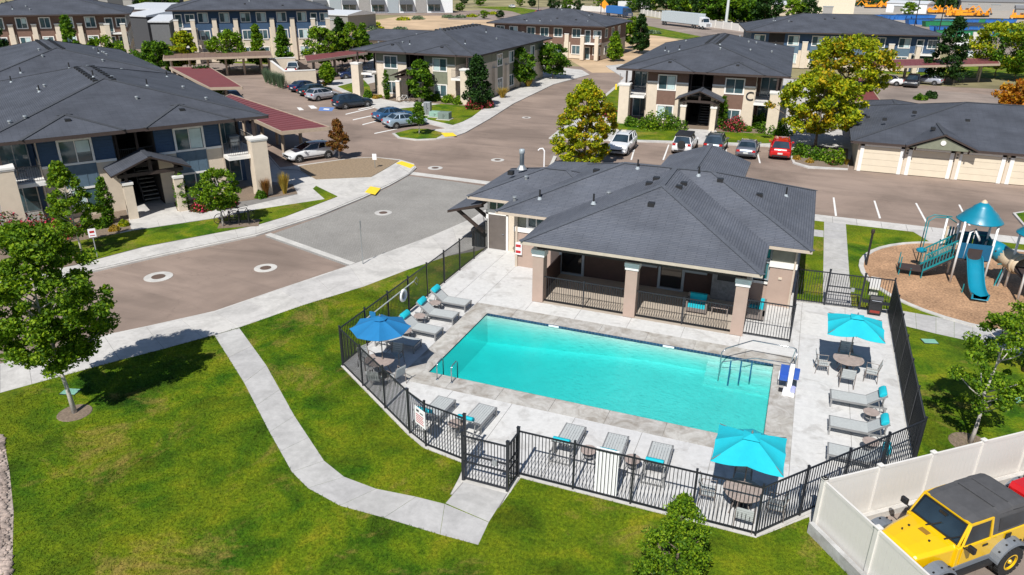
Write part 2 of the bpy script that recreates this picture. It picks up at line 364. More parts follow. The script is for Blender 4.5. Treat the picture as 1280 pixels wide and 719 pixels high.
# gravel strip lower left, parking pad behind the vinyl fence
sheet('gravel_strip', px([(15,719),(17,640),(12,590),(4,545),(-30,540),(-40,719)]), -.02, .0, mat('river gravel', (.36, .3, .26), .95, .7, 9, 1., 30))
rs = np.random.default_rng(3); gp = px([(15,719),(17,640),(12,590),(4,545),(-30,540),(-40,719)]); st_b = MB()
for i in range(900):
    a_, b_, c_, d_ = Vector((*gp[0],0)), Vector((*gp[3],0)), Vector((*gp[4],0)), Vector((*gp[5],0)); u_, v_ = rs.random(), rs.random()*.5
    q_ = a_.lerp(b_, u_).lerp(d_.lerp(c_, u_), v_); r_ = .03+.07*rs.random(); an = rs.random()*6.28
    st_b.lathe([(r_*.5,-.02),(r_,.01+r_*.2),(r_*.75,r_*.6),(r_*.2,r_*.75)], 6, (q_.x+.05*math.cos(an), q_.y, .0))
o_ = st_b.build('stones', mat('mixed river stones', (.34,.27,.23), .9, .75, 2.2)); o_['kind'] = 'stuff'; tag(o_, 'mixed river stones in the strip at the lower left corner', 'stones')
FA = Vector((2.14,19.61,0)); FAd = Vector((.762,.648,0)); FBd = Vector((.63,-.777,0))
pad = [tuple((FA+FAd*.1+FBd*.1)[:2]), tuple((FA+FAd*50)[:2]), (60,30), (40,-20), tuple((FA+FBd*30)[:2])]
sheet('parking_pad', pad, -.03, .003, ASPH2)

def clip(poly, edges):
    """Sutherland-Hodgman against half planes (nx, ny, c): nx*x+ny*y<=c"""
    for nx, ny, c in edges:
        out = []
        for i in range(len(poly)):
            a, b = poly[i], poly[(i+1) % len(poly)]
            da, db = nx*a[0]+ny*a[1]-c, nx*b[0]+ny*b[1]-c
            if da <= 0: out.append(a)
            if (da < 0 < db) or (db < 0 < da):
                t = da/(da-db); out.append((a[0]+(b[0]-a[0])*t, a[1]+(b[1]-a[1])*t))
        poly = out
        if len(poly) < 3: return None
    A = abs(sum(poly[i][0]*poly[(i+1) % len(poly)][1]-poly[(i+1) % len(poly)][0]*poly[i][1] for i in range(len(poly))))/2
    return poly if A > .05 else None
def slabs(parent, poly, ang, us, vs, org=(0,0), m=CONC, z0=-.025, z1=0., gap=.012, name='concrete_slab', skip=None):
    ca, sa = math.cos(ang), math.sin(ang)
    for i in range(len(us)-1):
        for j in range(len(vs)-1):
            if skip and skip(us[i], us[i+1], vs[j], vs[j+1]): continue
            e = []
            o = org[0]*ca+org[1]*sa; q = -org[0]*sa+org[1]*ca
            e.append((ca, sa, us[i+1]+o-gap)); e.append((-ca, -sa, -(us[i]+o+gap)))
            e.append((-sa, ca, vs[j+1]+q-gap)); e.append((sa, -ca, -(vs[j]+q+gap)))
            pl = clip(poly, e)
            if pl: MB().prism(pl, z0, z1+random.uniform(-.001, .001)).build(name, m, parent)
def strip_slabs(parent, L_, R_, n, m=CONC, z0=-.025, z1=0., gap=.006):
    """slabs between two matching polylines, n pieces along each segment"""
    P = []
    for k in range(len(L_)-1):
        for i in range(n[k] if isinstance(n, list) else n):
            t = i/(n[k] if isinstance(n, list) else n); P.append((Vector(L_[k]).lerp(Vector(L_[k+1]), t), Vector(R_[k]).lerp(Vector(R_[k+1]), t)))
    P.append((Vector(L_[-1]), Vector(R_[-1])))
    for i in range(len(P)-1):
        a, b = P[i]; c, d = P[i+1]; u = (c-a).normalized()*gap; v = (d-b).normalized()*gap
        MB().prism([tuple((a+u)[:2]), tuple((b+v)[:2]), tuple((d-v)[:2]), tuple((c-u)[:2])], z0, z1+random.uniform(-.001, .001)).build('concrete_slab', m, parent)
def rng(a, b, s):
    n = max(1, round((b-a)/s)); return [a+(b-a)*i/n for i in range(n+1)]
# sidewalk along the road
sw = sheet('sidewalk', [tuple(wext[:2])]+px([(0,456),(130,420),(183,409),(268,390),(350,362),(437,333),(480,318),(540,296),(590,274.5),(605,265)])+[(-14.6,50.9),(-14.6,38.3)]+px([(597,314)]+swalk_low[::-1][1:])+[tuple(wext2[:2])], -.03, -.012, JOINT)
U = px([(0,456),(130,420),(183,409),(268,390),(350,362),(437,333),(480,318),(540,296),(590,274.5),(603,266.5)])
Lw = px([(0,491),(150,450),(205,436),(300,409),(380,381),(455,358),(510,337),(560,320),(590,311),(607,300)])
strip_slabs(sw, [tuple(wext[:2])]+U, [tuple(wext2[:2])]+Lw, [10,4,1,2,2,2,1,2,2,2], CONC)
strip_slabs(sw, [U[-1], (-14.6,50.9)], [(-16.2,38.6), (-14.3,39)], 3, CONC)
# curving path to the front gate
pl = sheet('path', px([(268,419),(300,411),(333,457),(368,520),(405,576),(430,596),(470,611),(520,621),(556,628),(584,596),(636,613),(598,681),(550,668),(480,647),(425,632),(385,610),(365,590),(337,540),(305,478)]), -.028, -.012, JOINT)
strip_slabs(pl, px([(268,419),(305,478),(337,540),(365,590),(385,610),(425,632),(480,647),(550,668),(598,681)]), px([(299,410),(333,457),(368,520),(405,576),(430,596),(470,611),(520,621),(556,630),(611,653)]), [2,2,2,1,1,1,1,1], CONC_D)
strip_slabs(pl, px([(557,629),(583.5,598)]), px([(611,652.5),(636,613)]), 1, CONC_D)
# E-W sidewalk by the parking, walk to the gate, lower walk, diagonal walk
ws = sheet('sidewalk', [(1.3,51.6),(1.3,53.05),(58,53.05),(58,51.6)], -.028, -.014, JOINT)
slabs(ws, [(1.3,51.6),(1.3,53.05),(45,53.05),(45,51.6)], 0, rng(1.3,45,1.5), [51.6,53.05])
xa, xb = G(1029,330).x, G(1061,330).x
wk = sheet('path', [(xa,37.3),(xa,51.6),(xb,51.6),(xb,37.3)], -.028, -.013, JOINT)
slabs(wk, [(xa,37.3),(xa,51.6),(xb,51.6),(xb,37.3)], 0, [xa,xb], rng(37.3,51.6,1.7), m=CONC_D)
slabs(wk, [(1.2,48.2),(xa,48.2),(xa,49.6),(1.2,49.6)], 0, [1.2,xa], [48.2,49.6], m=CONC_D)
lw = px([(1119,387),(1170,396),(1216,407),(1290,424)]); lw2 = px([(1122,405),(1170,417),(1216,427),(1290,446)])
strip_slabs(wk, [(3.9,37.45)]+lw+[(40,34)], [(5.3,35.6)]+lw2+[(40,32)], [1,2,2,2,8], CONC_D, z1=-.0015)
dg = px([(1137,287),(1160,287),(1196,302),(1176,308),(1165,304)])
MB().prism(dg, -.025, .002).build('concrete_slab', CONC, wk)
# ---- deck with slabs, pool hole
dk = sheet('pool_deck', DECKP, -.028, -.014, JOINT, [pool_loop])
BW = .95; xs = rng(-16.5, POOL[0]-BW, 1.4)+rng(POOL[0]-BW, POOL[1]+BW, 2.65)+rng(POOL[1]+BW, 5.3, 2.0)
xs = sorted(set([round(v, 3) for v in xs])); ys = rng(17.7, POOL[2]-BW, 2.5)+rng(POOL[2]-BW, POOL[3]+BW, 2.7)+rng(POOL[3]+BW, 38.5, 2.6)
ys = sorted(set([round(v, 3) for v in ys]))
px0, px1, py0, py1 = POOL[0]-BW, POOL[1]+BW, POOL[2]-BW, POOL[3]+BW
slabs(dk, DECKP, 0, xs, ys, m=DECK, gap=.008, skip=lambda a, b, c, d: a >= px0-.01 and b <= px1+.01 and c >= py0-.01 and d <= py1+.01)
PORCHF = mat('tan porch concrete', (.42, .36, .3), .8, .08, 1)
# coping: slabs round the pool edge
for a, b in zip(rng(px0, px1, 2.3)[:-1], rng(px0, px1, 2.3)[1:]):
    for c, d in ((py0, POOL[2]), (POOL[3], py1)):
        MB().prism([(a+.006,c+.006),(b-.006,c+.006),(b-.006,d),(a+.006,d)], -.12, .006).build('coping_slab', COPING, dk)
for a, b in zip(rng(POOL[2], POOL[3], 2.1)[:-1], rng(POOL[2], POOL[3], 2.1)[1:]):
    for c, d in ((px0, POOL[0]), (POOL[1], px1)):
        MB().prism([(c+.006,a+.004),(d-.0,a+.004),(d-.0,b-.004),(c+.006,b-.004)], -.12, .006).build('coping_slab', COPING, dk)
# ---- pool
PLAS = mat('pale aqua pool plaster', (.56, .61, .58), .8, .05, .8); TILE = brick_mat('navy waterline tile', (.01, .045, .1), (.02, .07, .15), (.12, .16, .2), .15, .15, 0, msz=.012, off=0)
pool = thing('swimming_pool', 'rectangular turquoise swimming pool with grey coping in the concrete deck', 'swimming pool', (0,0,0))
x0, x1, y0, y1 = POOL; t = .18
bas = MB(); zd, zs = -1.6, -.95; xm = -5.0
prof = [(x0, zd), (xm, zs), (x1, zs)]
bas.add([(x0,y0,zd),(xm,y0,zs),(x1,y0,zs),(x1,y1,zs),(xm,y1,zs),(x0,y1,zd)], [(0,1,4,5),(1,2,3,4)])
for (ax, ay), (bx, by) in (((x0,y0),(x1,y0)),((x1,y0),(x1,y1)),((x1,y1),(x0,y1)),((x0,y1),(x0,y0))):
    bas.add([(ax,ay,-1.75),(bx,by,-1.75),(bx,by,-.14),(ax,ay,-.14)], [(3,2,1,0)])
bas.build('basin', PLAS, pool)
tl = MB(); e = .001
for (ax, ay), (bx, by) in (((x0,y0),(x1,y0)),((x1,y0),(x1,y1)),((x1,y1),(x0,y1)),((x0,y1),(x0,y0))):
    tl.add([(ax,ay,-.13),(bx,by,-.13),(bx,by,.004),(ax,ay,.004)], [(3,2,1,0)])
tl.v = [(x+(.012 if x == x0 else -.012 if x == x1 else 0), y+(.012 if y == y0 else -.012 if y == y1 else 0), z) for x, y, z in tl.v]
tl.build('tile_band', TILE, pool)
for k in range(3):   # entry steps in the far right corner
    MB().box(x1-2.7, x1-.015, y1-1.25+.4*k, y1-.015, -1.04, -.85+.22*k).build('step', PLAS, pool)
for xk in (-9.5, -4.1): MB().cbox((xk, y1-.02, -.07), (.5, .05, .09)).build('skimmer_mouth', WPL, pool)
MB().lathe([(.28, 0), (.28, .01)], 14, (-8.3, 27.2, -1.36)).build('floor_drain', WPL, pool)
MB().lathe([(.25, 0), (.25, .01)], 14, (-4.3, 26.4, -1.04)).build('floor_drain', WPL, pool)
def water_mat():
    m, n, b = newmat('pool water'); n.nodes.remove(b); out = n.nodes['Material Output']; p = pos(n)
    tr = n.nodes.new('ShaderNodeBsdfTransparent'); gl = n.nodes.new('ShaderNodeBsdfGlossy'); gl.inputs['Roughness'].default_value = .04
    fr = n.nodes.new('ShaderNodeFresnel'); fr.inputs['IOR'].default_value = 1.33; mx = n.nodes.new('ShaderNodeMixShader')
    mp = n.nodes.new('ShaderNodeMapping'); mp.inputs['Scale'].default_value = (1, 1.9, 1); mp.inputs['Rotation'].default_value = (0, 0, .5); n.links.new(p, mp.inputs[0])
    a = noise(n, 4.2, 3, .5, mp.outputs[0], 1.2); bb = n.nodes.new('ShaderNodeBump'); bb.inputs['Strength'].default_value = .2; bb.inputs['Distance'].default_value = .09
    n.links.new(a.outputs['Fac'], bb.inputs['Height'])
    for s in (gl.inputs['Normal'], fr.inputs['Normal']): n.links.new(bb.outputs[0], s)
    n.links.new(fr.outputs[0], mx.inputs[0]); n.links.new(tr.outputs[0], mx.inputs[1]); n.links.new(gl.outputs[0], mx.inputs[2])
    n.links.new(mx.outputs[0], out.inputs['Surface'])
    va = n.nodes.new('ShaderNodeVolumeAbsorption'); va.inputs['Color'].default_value = (.0, .93, .94, 1); va.inputs['Density'].default_value = .78
    n.links.new(va.outputs[0], out.inputs['Volume']); return m
wt = MB().box(x0+.013, x1-.013, y0+.013, y1-.013, -1.74, -.06).build('water', water_mat(), pool)
# ---- playground surface
pc, pr = Vector((10.75, 43.6)), 6.45
def ringp(r, n=40):
    out = []
    for k in range(n//2+1): a = math.pi/2+math.pi*k/(n//2); out.append((pc.x+r*math.cos(a), pc.y+r*math.sin(a)))
    for k in range(n//2+1): a = -math.pi/2+math.pi*k/(n//2); out.append((pc.x+5+r*math.cos(a), pc.y+r*math.sin(a)))
    return out
sheet('playground_kerb', ringp(pr+.16), -.02, .05, KERB, [ringp(pr-.1)])
sheet('playground_mulch', ringp(pr-.1), -.02, .012, MULCH)
# ---- west island (beside the blue apartments)
west = px([(520.5,209),(517,204),(500,199),(470,196),(440,197),(350,209),(325,180),(300,150),(262,118),(215,92)])+[(-120,100),(-120,20)]+px([(0,364),(108,340),(200,319),(320,293.5),(400,268.5),(455,246),(487,231),(512,217)])
sheet('kerb_island', west, -.3, -.03, KERB)
wo = sheet('sidewalk', px([(512,216.5),(519,209),(514,204.5),(503,203),(497,207),(465,222),(395,225),(372,212),(350,211),(325,182),(300,150),(262,118)])+[(-60,60),(-60,25)]+px([(40,340),(96,331),(108,338.5),(200,317.5),(320,292),(400,267),(455,244.5),(487,229.5)]), -.03, -.014, JOINT)
A_ = px([(108,338.5),(200,317.5),(320,292),(400,267),(455,244.5),(487,229.5),(512,216.5)]); B_ = px([(96,331),(180,309),(320,282),(357,271),(422,246),(465,222),(497,207)])
strip_slabs(wo, A_, B_, [5,5,3,2,1,1])
strip_slabs(wo, px([(422,246),(465,222)]), px([(395,232),(395,225)]), 1, CONC)
MB().prism(px([(512,216),(518.5,209),(514,204.5),(503,203),(497.5,207)]), -.02, .0).build('concrete_slab', CONC, wo)
# front walk of the building
strip_slabs(wo, px([(150,299),(165,288),(265,273),(290,268),(406,249),(395,232),(395,225)]), px([(150,285),(160,270),(255,258),(285,263),(372,243),(366,230),(372,213)]), [1,3,1,3,1,1], CONC)
MB().prism(px([(372,213),(366,230),(330,226),(330,190),(350,212)]), -.02, -.002).build('concrete_slab', CONC, wo)
strip_slabs(wo, px([(157,285),(226,268)]), px([(152,262),(212,244)]), 2, CONC, z1=.002)
sheet('lawn', px([(97,330),(180,308),(320,281.5),(357,270.5),(422,245.5),(395,232.5),(391,236),(406,249),(320,262),(300,267),(270,273),(165,288.5),(125,297),(84,303)]), -.014, .006, GRASS)
sheet('planting_bed', px([(97,330),(84,303),(125,297),(164,287),(158,262),(-60,290),(-60,350),(30,345)]), -.014, .004, BEDM)
sheet('planting_bed', px([(222,264),(262,257),(372,242),(366,231),(318,231),(215,248)]), -.014, .0045, BEDM)
sheet('planting_bed', px([(374,207.5),(440,198),(470,197),(499,200.5),(480,212),(464,221),(395,224),(376,213)]), -.02, .006, mat('dry brown bed', (.27, .2, .13), .95, .3, 6, .6, 30))
sheet('tactile_pad', px([(495,204),(502,201.5),(518.5,206.5),(513,210.5)]), 0, .008, YPAINT); sheet('tactile_pad', px([(456,240.5),(463,233),(476,235.5),(469,243.5)]), 0, .008, YPAINT)
# ---- paver crossing
pv = sheet('paver_crossing', px([(331,293.5),(400,269),(455,246.5),(487,231.5),(511,218),(560,224),(608,231),(640,236),(640,250),(606,262),(590,272.5),(540,294),(480,316),(437,331),(428,328)]), -.14, -.126, PAVER)
for a, b, c, d in (((331,293.5),(338,291),(444,328.5),(437,331)), ((511,218),(517,215),(625,228.5),(620,232))):
    MB().prism(px([a,b,c,d], -.12), -.13, -.121).build('header_course', KERB, pv)
# ---- manholes
for k, (x, y, sc_, lb) in enumerate([(198,346,1,'cast iron manhole in a wide white collar at the left of the road'), (332,335,.85,'manhole cover in a pale collar just before the paver crossing'), (544,210,.85,'dark manhole in a pale collar just past the paver crossing'), (622,200,.8,'manhole in a pale collar nearest the clubhouse roof'), (658,147,.7,'small round manhole collar far up the road'), (479,266,.8,'square dark drain cover in the grey pavers')]):
    c = G(x, y, -.12); mh = thing('manhole_cover', lb, 'manhole cover', c, 0, 'manhole covers in the road')
    MB().lathe([(.74*sc_, -.01), (.74*sc_, .006)], 28).build('collar', KERB, mh); MB().lathe([(.36*sc_, 0), (.36*sc_, .014), (.3*sc_, .016)], 20).build('lid', mat('rusty cast iron', (.12, .08, .06), .7), mh)
# ---- parking lines, kerbs
ln = lambda pts, m=PAINT, z=-.13: sheet('road_marking', px(pts, z), z, z+.005, m)
for a, b in (((1045,270),(1042,247)),((1100,273),(1093,251)),((1158,278),(1145,254)),((1212,282),(1199,256))):
    ln([(a[0]-1.3,a[1]),(a[0]+1.3,a[1]),(b[0]+1.1,b[1]),(b[0]-1.1,b[1])])
# ---------------------------------------------------------------- roofs
def roof_mesh(name, polys, m, parent, loc=None):
    me = bpy.data.meshes.new(name); vs = []; fs = []; uv = []
    for pl in polys:
        P = [Vector(q) for q in pl]; nrm = (P[1]-P[0]).cross(P[2]-P[0]).normalized()
        if nrm.z < 0: P = P[::-1]; nrm = -nrm
        e = Vector((0,0,1)).cross(nrm)
        e = e.normalized() if e.length > 1e-4 else Vector((1,0,0)); s_ = nrm.cross(e)
        b = len(vs); vs += [tuple(q) for q in P]; fs.append(list(range(b, b+len(P)))); uv += [(q.dot(e), q.dot(s_)) for q in P]
    me.from_pydata(vs, [], fs); me.materials.append(m); ul = me.uv_layers.new(name='UVMap')
    for i, q in enumerate(uv): ul.data[i].uv = q
    me.update(); return link(name, me, parent, loc)
def hip_polys(x0, x1, y0, y1, z, sl):
    w, d = x1-x0, y1-y0
    if w <= d:
        h = w/2; cx = (x0+x1)/2; A = (cx, y0+h, z+h*sl); B = (cx, y1-h, z+h*sl)
        return [[(x0,y0,z),(x1,y0,z),A],[(x1,y0,z),(x1,y1,z),B,A] if B[1]-A[1] > .01 else [(x1,y0,z),(x1,y1,z),A],[(x1,y1,z),(x0,y1,z),B],[(x0,y1,z),(x0,y0,z),A,B] if B[1]-A[1] > .01 else [(x0,y1,z),(x0,y0,z),A]], A, B
    h = d/2; cy = (y0+y1)/2; A = (x0+h, cy, z+h*sl); B = (x1-h, cy, z+h*sl)
    return [[(x0,y0,z),(x1,y0,z),B,A],[(x1,y0,z),(x1,y1,z),B],[(x1,y1,z),(x0,y1,z),A,B],[(x0,y1,z),(x0,y0,z),A]], A, B
def hip_roof(parent, x0, x1, y0, y1, z, sl, m=SHIN_B, fascia=SOFFIT, loc=None, caps=True, capm=None, th=.2, gutter=None):
    polys, A, B = hip_polys(x0, x1, y0, y1, z, sl)
    r = roof_mesh('roof', polys, m, parent, loc)
    f = MB(); f.box(x0+.004, x1-.004, y0+.004, y1-.004, z-th, z-.003); f.build('fascia', fascia, r)
    if gutter:
        g = MB()
        for a, b in (((x0,y0),(x1,y0)),((x1,y0),(x1,y1)),((x1,y1),(x0,y1)),((x0,y1),(x0,y0))):
            dx, dy = b[0]-a[0], b[1]-a[1]; L_ = math.hypot(dx, dy); nx, ny = dy/L_*.06, -dx/L_*.06
            g.bar((a[0]+nx,a[1]+ny,z-.05),(b[0]+nx,b[1]+ny,z-.05), .11, .11)
        g.build('gutter', gutter, r)
    if caps:
        c = MB()
        for a in (A, B):
            for q in ((x0,y0,z),(x1,y0,z),(x1,y1,z),(x0,y1,z)):
                if math.hypot(q[0]-a[0], q[1]-a[1]) < min(x1-x0, y1-y0)/2*1.4143+.05: c.bar((q[0],q[1],q[2]+.012),(a[0],a[1],a[2]+.012), .26, .03)
        if (Vector(A)-Vector(B)).length > .05: c.bar((A[0],A[1],A[2]+.014),(B[0],B[1],B[2]+.014), .28, .03)
        c.build('ridge_cap', capm or (RIDGE if m is SHIN else RIDGE_B), r)
    return r
def gable_roof(parent, x0, x1, y0, y1, z, sl, m=SHIN_B, fascia=SOFFIT, loc=None, th=.12, capm=None):
    """ridge along y"""
    cx = (x0+x1)/2; zr = z+(x1-x0)/2*sl
    r = roof_mesh('roof', [[(x0,y0,z),(cx,y0,zr),(cx,y1,zr),(x0,y1,z)],[(cx,y0,zr),(x1,y0,z),(x1,y1,z),(cx,y1,zr)]], m, parent, loc)
    f = MB().profy([(x0,z-.004),(cx,zr-.004),(x1,z-.004),(x1,z-th),(cx,zr-th),(x0,z-th)], y0+.003, y1-.003); f.build('fascia', fascia, r)
    MB().bar((cx,y0,zr+.014),(cx,y1,zr+.014), .28, .03).build('ridge_cap', capm or (RIDGE if m is SHIN else RIDGE_B), r)
    return r
def vents(parent, spots, loc=None):
    """spots: (x,y,z,kind)"""
    for x, y, z, k in spots:
        if k == 'b': MB().box(x-.16, x+.16, y-.16, y+.16, z-.1, z+.14).build('roof_vent', BLKPL, parent, loc=loc)
        elif k == 'p':
            MB().tube([(x,y,z-.1),(x,y,z+.5)], .05, 8).build('vent_pipe', BLKPL, parent, loc=loc)
            MB().lathe([(.15,-.06),(.07,.1)], 10, (x,y,z)).build('pipe_flashing', TRIM_G, parent, loc=loc)
        else: MB().lathe([(.09,-.1),(.09,.12),(.14,.13),(.12,.2)], 10, (x,y,z)).build('vent_cap', GREYST, parent, loc=loc)
# ---------------------------------------------------------------- windows
WC = {}
def window(parent, c, w_, h, ang=0, lights=2, frame=TRIM, glass=WGLASS, dep=.09, fw=.13, blind=True, bt=.55):
    """c: centre of the bottom edge on the wall; ang: facing angle, 0 = facing -y"""
    key = (round(w_,2), round(h,2), lights, frame.name, glass.name)
    if key not in WC:
        f = MB(); f.box(-w_/2-fw, w_/2+fw, -dep, .02, -fw, 0); f.box(-w_/2-fw, w_/2+fw, -dep, .02, h, h+fw)
        f.box(-w_/2-fw, -w_/2, -dep, .02, 0, h); f.box(w_/2, w_/2+fw, -dep, .02, 0, h)
        for i in range(1, lights): xx = -w_/2+w_*i/lights; f.box(xx-.03, xx+.03, -dep+.02, .02, 0, h)
        ps = []
        for i in range(lights):
            a = -w_/2+w_*i/lights+.03; b = -w_/2+w_*(i+1)/lights-.03
            ps.append(MB().box(a, b, -.035, .01, .02, h-.02).mesh('pane', glass))
        WC[key] = (f.mesh('window', frame), ps)
    fm, ps = WC[key]; o = link('window', fm, parent, c, ang)
    for pm in ps: link('pane', pm, o)
    if blind and random.random() < bt:
        a = random.choice([-1, 1]) if lights > 1 else 0
        z0 = 0.03 if random.random() < .6 else h*.45
        xx = (-w_/2+.05, -.05) if a == -1 else (.05, w_/2-.05) if a == 1 else (-w_/2+.05, w_/2-.05)
        MB().box(xx[0], xx[1], -.045, -.036, z0, h-.04).build('blind', BLIND, o)
    return o
def railing(name, parent, pts, z, h=1.0, sp=.12, pk=.018, m=BLACKM, loc=None):
    b = MB()
    for a, c in zip(pts[:-1], pts[1:]):
        a = Vector((a[0],a[1],z)); c = Vector((c[0],c[1],z)); L_ = (c-a).length; n_ = max(1, int(L_/sp))
        b.bar(a+ZZ*h, c+ZZ*h, .045, .04); b.bar(a+ZZ*.1, c+ZZ*.1, .035, .03)
        for i in range(n_+1): q = a.lerp(c, i/n_); b.box(q.x-pk/2, q.x+pk/2, q.y-pk/2, q.y+pk/2, z+.1, z+h)
    return b.build(name, m, parent, loc=loc)
# ---------------------------------------------------------------- two storey apartment block (24-plex front)
def apartment(label, loc, rot, upper, panel, blocks=((-1.2, 26.5),), side=None, letter=None, group='two-storey apartment blocks', core_end=None, sl=.252, ez=5.7, detail=True, vent_seed=0, lz=3.5):
    t = thing('apartment_building', label, 'apartment building', loc, rot, group); rs = random.Random(vent_seed)
    D = core_end or blocks[-1][1]-1.8; lo, up = MB(), MB()
    for x0, x1, y0, y1 in ((-5.6,-1.25,0,6),(1.25,5.6,0,6),(-8.0,-5.6,3.2,6),(5.6,8.0,3.2,6),(-8.02,8.02,6,D)):
        lo.box(x0, x1, y0, y1, 0, lz); up.box(x0+.02, x1-.02, y0+.02, y1-.02, lz, ez-.2)
    lo.build('stucco_wall', STUC, t); up.build('siding_wall', upper, t)
    lap = MB()
    for x0, x1 in ((-5.6,-1.25),(1.25,5.6)):
        z = lz+.2
        while z < ez-.3: lap.box(x0+.03, x1-.03, -.005, .019, z, z+.012); z += .19
    lap.build('siding_lap', upper, t)['kind'] = 'stuff'
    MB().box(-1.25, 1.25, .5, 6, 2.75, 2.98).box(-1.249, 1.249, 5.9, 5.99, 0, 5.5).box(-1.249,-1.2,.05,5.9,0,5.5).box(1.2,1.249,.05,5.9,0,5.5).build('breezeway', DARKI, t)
    railing('breezeway_rail', t, [(-1.2,.6),(1.2,.6)], 2.98)
    MB().box(-1.1,-.95,.4,.55,2.98,5.5).box(.15,.3,.4,.55,2.98,5.5).build('breezeway_post', DARKW, t)
    stp = MB()
    for k in range(11): stp.box(.1, 1.15, 1.0+.26*k, 1.27+.26*k, .2+.235*k, .25+.235*k)
    stp.build('stair', GREYST if False else mat_step, t)
    sg = MB(); sg.bar((.08,1.0,.15),(.08,3.9,2.75), .05, .25).bar((1.17,1.0,.15),(1.17,3.9,2.75), .05, .25).bar((.05,1.0,1.1),(.05,3.9,3.7), .05, .05)
    for k in range(6): sg.box(.03,.07,1.0+.5*k,1.04+.5*k,.2+.45*k,1.15+.45*k)
    sg.build('stair_stringer', BLACKM, t)
    for s in (-1, 1):
        c = s*3.5
        window(t, (c, 0, 3.62), 1.75, 1.4, 0); window(t, (c, 0, .5), 1.6, 1.35, 0)
        MB().box(c-1.0, c+1.0, -.045, 0, 1.98, 3.5).build('board_panel', panel, t)
        for k in range(4): MB().box(c-.93+.6*k, c-.87+.6*k, -.065, -.045, 2.0, 3.48).build('batten', panel, t)
        for a, b in ((1.25, s*c-1.01), (s*c+1.01, 5.6)):
            a_, b_ = s*a, s*b; MB().box(a_, b_, -.07, .0, lz-.06, lz+.1).build('ledge', TRIM, t)
        # corner balcony
        x0, x1 = sorted((s*5.62, s*8.0))
        MB().box(x0, x1, -1.35, 3.2, 2.72, 2.96).build('balcony_slab', TRIM, t)
        MB().box(x0+.02, x1-.02, 3.16, 3.2, 0, 2.7).box(x0+.02, x1-.02, 3.16, 3.2, 2.98, 5.45).build('balcony_wall', upper, t)
        dr = MB().box(s*6.8-.85, s*6.8+.85, 3.1, 3.16, 3.0, 5.1).build('patio_door', TRIM, t); MB().box(s*6.8-.78, s*6.8-.03, 3.06, 3.1, 3.08, 5.03).build('pane', WGLASS, dr); MB().box(s*6.8+.03, s*6.8+.78, 3.06, 3.1, 3.08, 5.03).build('pane', WGLASS, dr)
        dr = MB().box(s*6.8-.85, s*6.8+.85, 3.1, 3.16, .02, 2.15).build('patio_door', TRIM, t); MB().box(s*6.8-.78, s*6.8-.03, 3.06, 3.1, .08, 2.08).build('pane', WGLASS, dr); MB().box(s*6.8+.03, s*6.8+.78, 3.06, 3.1, .08, 2.08).build('pane', WGLASS, dr)
        railing('balcony_rail', t, [(s*5.65,-1.2),(s*7.05,-1.2)], 2.96); railing('balcony_rail', t, [(s*7.9,-.8),(s*7.9,3.1)], 2.96)
        p0, p1 = sorted((s*7.15, s*8.25))
        pl_ = MB().box(p0, p1, -1.95, -.95, 0, 4.1).build('pillar', STUC, t); MB().box(p0-.08, p1+.08, -2.03, -.87, 4.1, 4.22).box(p0-.04, p1+.04, -1.99, -.91, 4.0, 4.1).build('pillar_cap', TRIM, pl_)
        MB().box(s*7.7-.09, s*7.7+.09, -1.15, -.97, 4.1, ez-.25).box(s*7.7-.09, s*7.7+.09, 2.9, 3.08, 2.96, ez-.25).build('roof_post', DARKW, t)
        MB().box(s*5.64-.04, s*5.64+.04, -.1, -.02, 0, ez-.2).build('downpipe', GUT, t)
    # entry portico
    pm = MB
    for xx in (-1.25, 1.85):
        pl_ = MB().box(xx-.28, xx+.28, -2.5, -1.95, 0, 2.3).build('portico_pillar', STUC, t); MB().box(xx-.33, xx+.33, -2.55, -1.9, 2.3, 2.45).build('pillar_cap', TRIM, pl_)
        MB().box(xx-.09, xx+.09, -2.32, -2.14, 2.45, 3.1).build('portico_post', DARKW, t)
    MB().box(-1.7, 2.3, -2.36, -2.12, 2.75, 2.98).box(-1.7,-1.5,-2.1,0,2.76,2.96).box(2.1,2.3,-2.1,0,2.76,2.96).box(.2,.42,-2.33,-2.15,2.98,3.85).build('portico_beam', DARKW, t)
    gable_roof(t, -2.15, 2.75, -2.75, .02, 3.05, .4, SHIN_B, DARKW, capm=SHIN_B)
    # side facades
    for sd in (side or ()):
        s = 1 if sd == 'right' else -1; ang = s*math.pi/2; xx = s*8.02; y = 6.6; k = 0
        while y < D-3:
            MB().box(xx, xx+s*.35, y-.5, y+.4, 0, 3.5).build('side_pier', STUC, t)
            for zz in (.5, 3.62): window(t, (xx, y+1.9, zz), 1.6, 1.35, ang)
            MB().box(xx-.01*s, xx+s*.05, y+.9, y+2.9, 1.98, 3.5).build('board_panel', panel, t)
            y += 4.2; k += 1
    if letter:
        cu = bpy.data.curves.new('letter', 'FONT'); cu.body = letter; cu.size = 1.25; cu.extrude = .03; cu.align_x = 'CENTER'
        lo_ = bpy.data.objects.new('letter', cu); COL.objects.link(lo_); lo_.parent = t; lo_.location = (5.12, -.06, 3.0); lo_.rotation_euler = (math.pi/2, 0, 0); cu.materials.append(BLACKM)
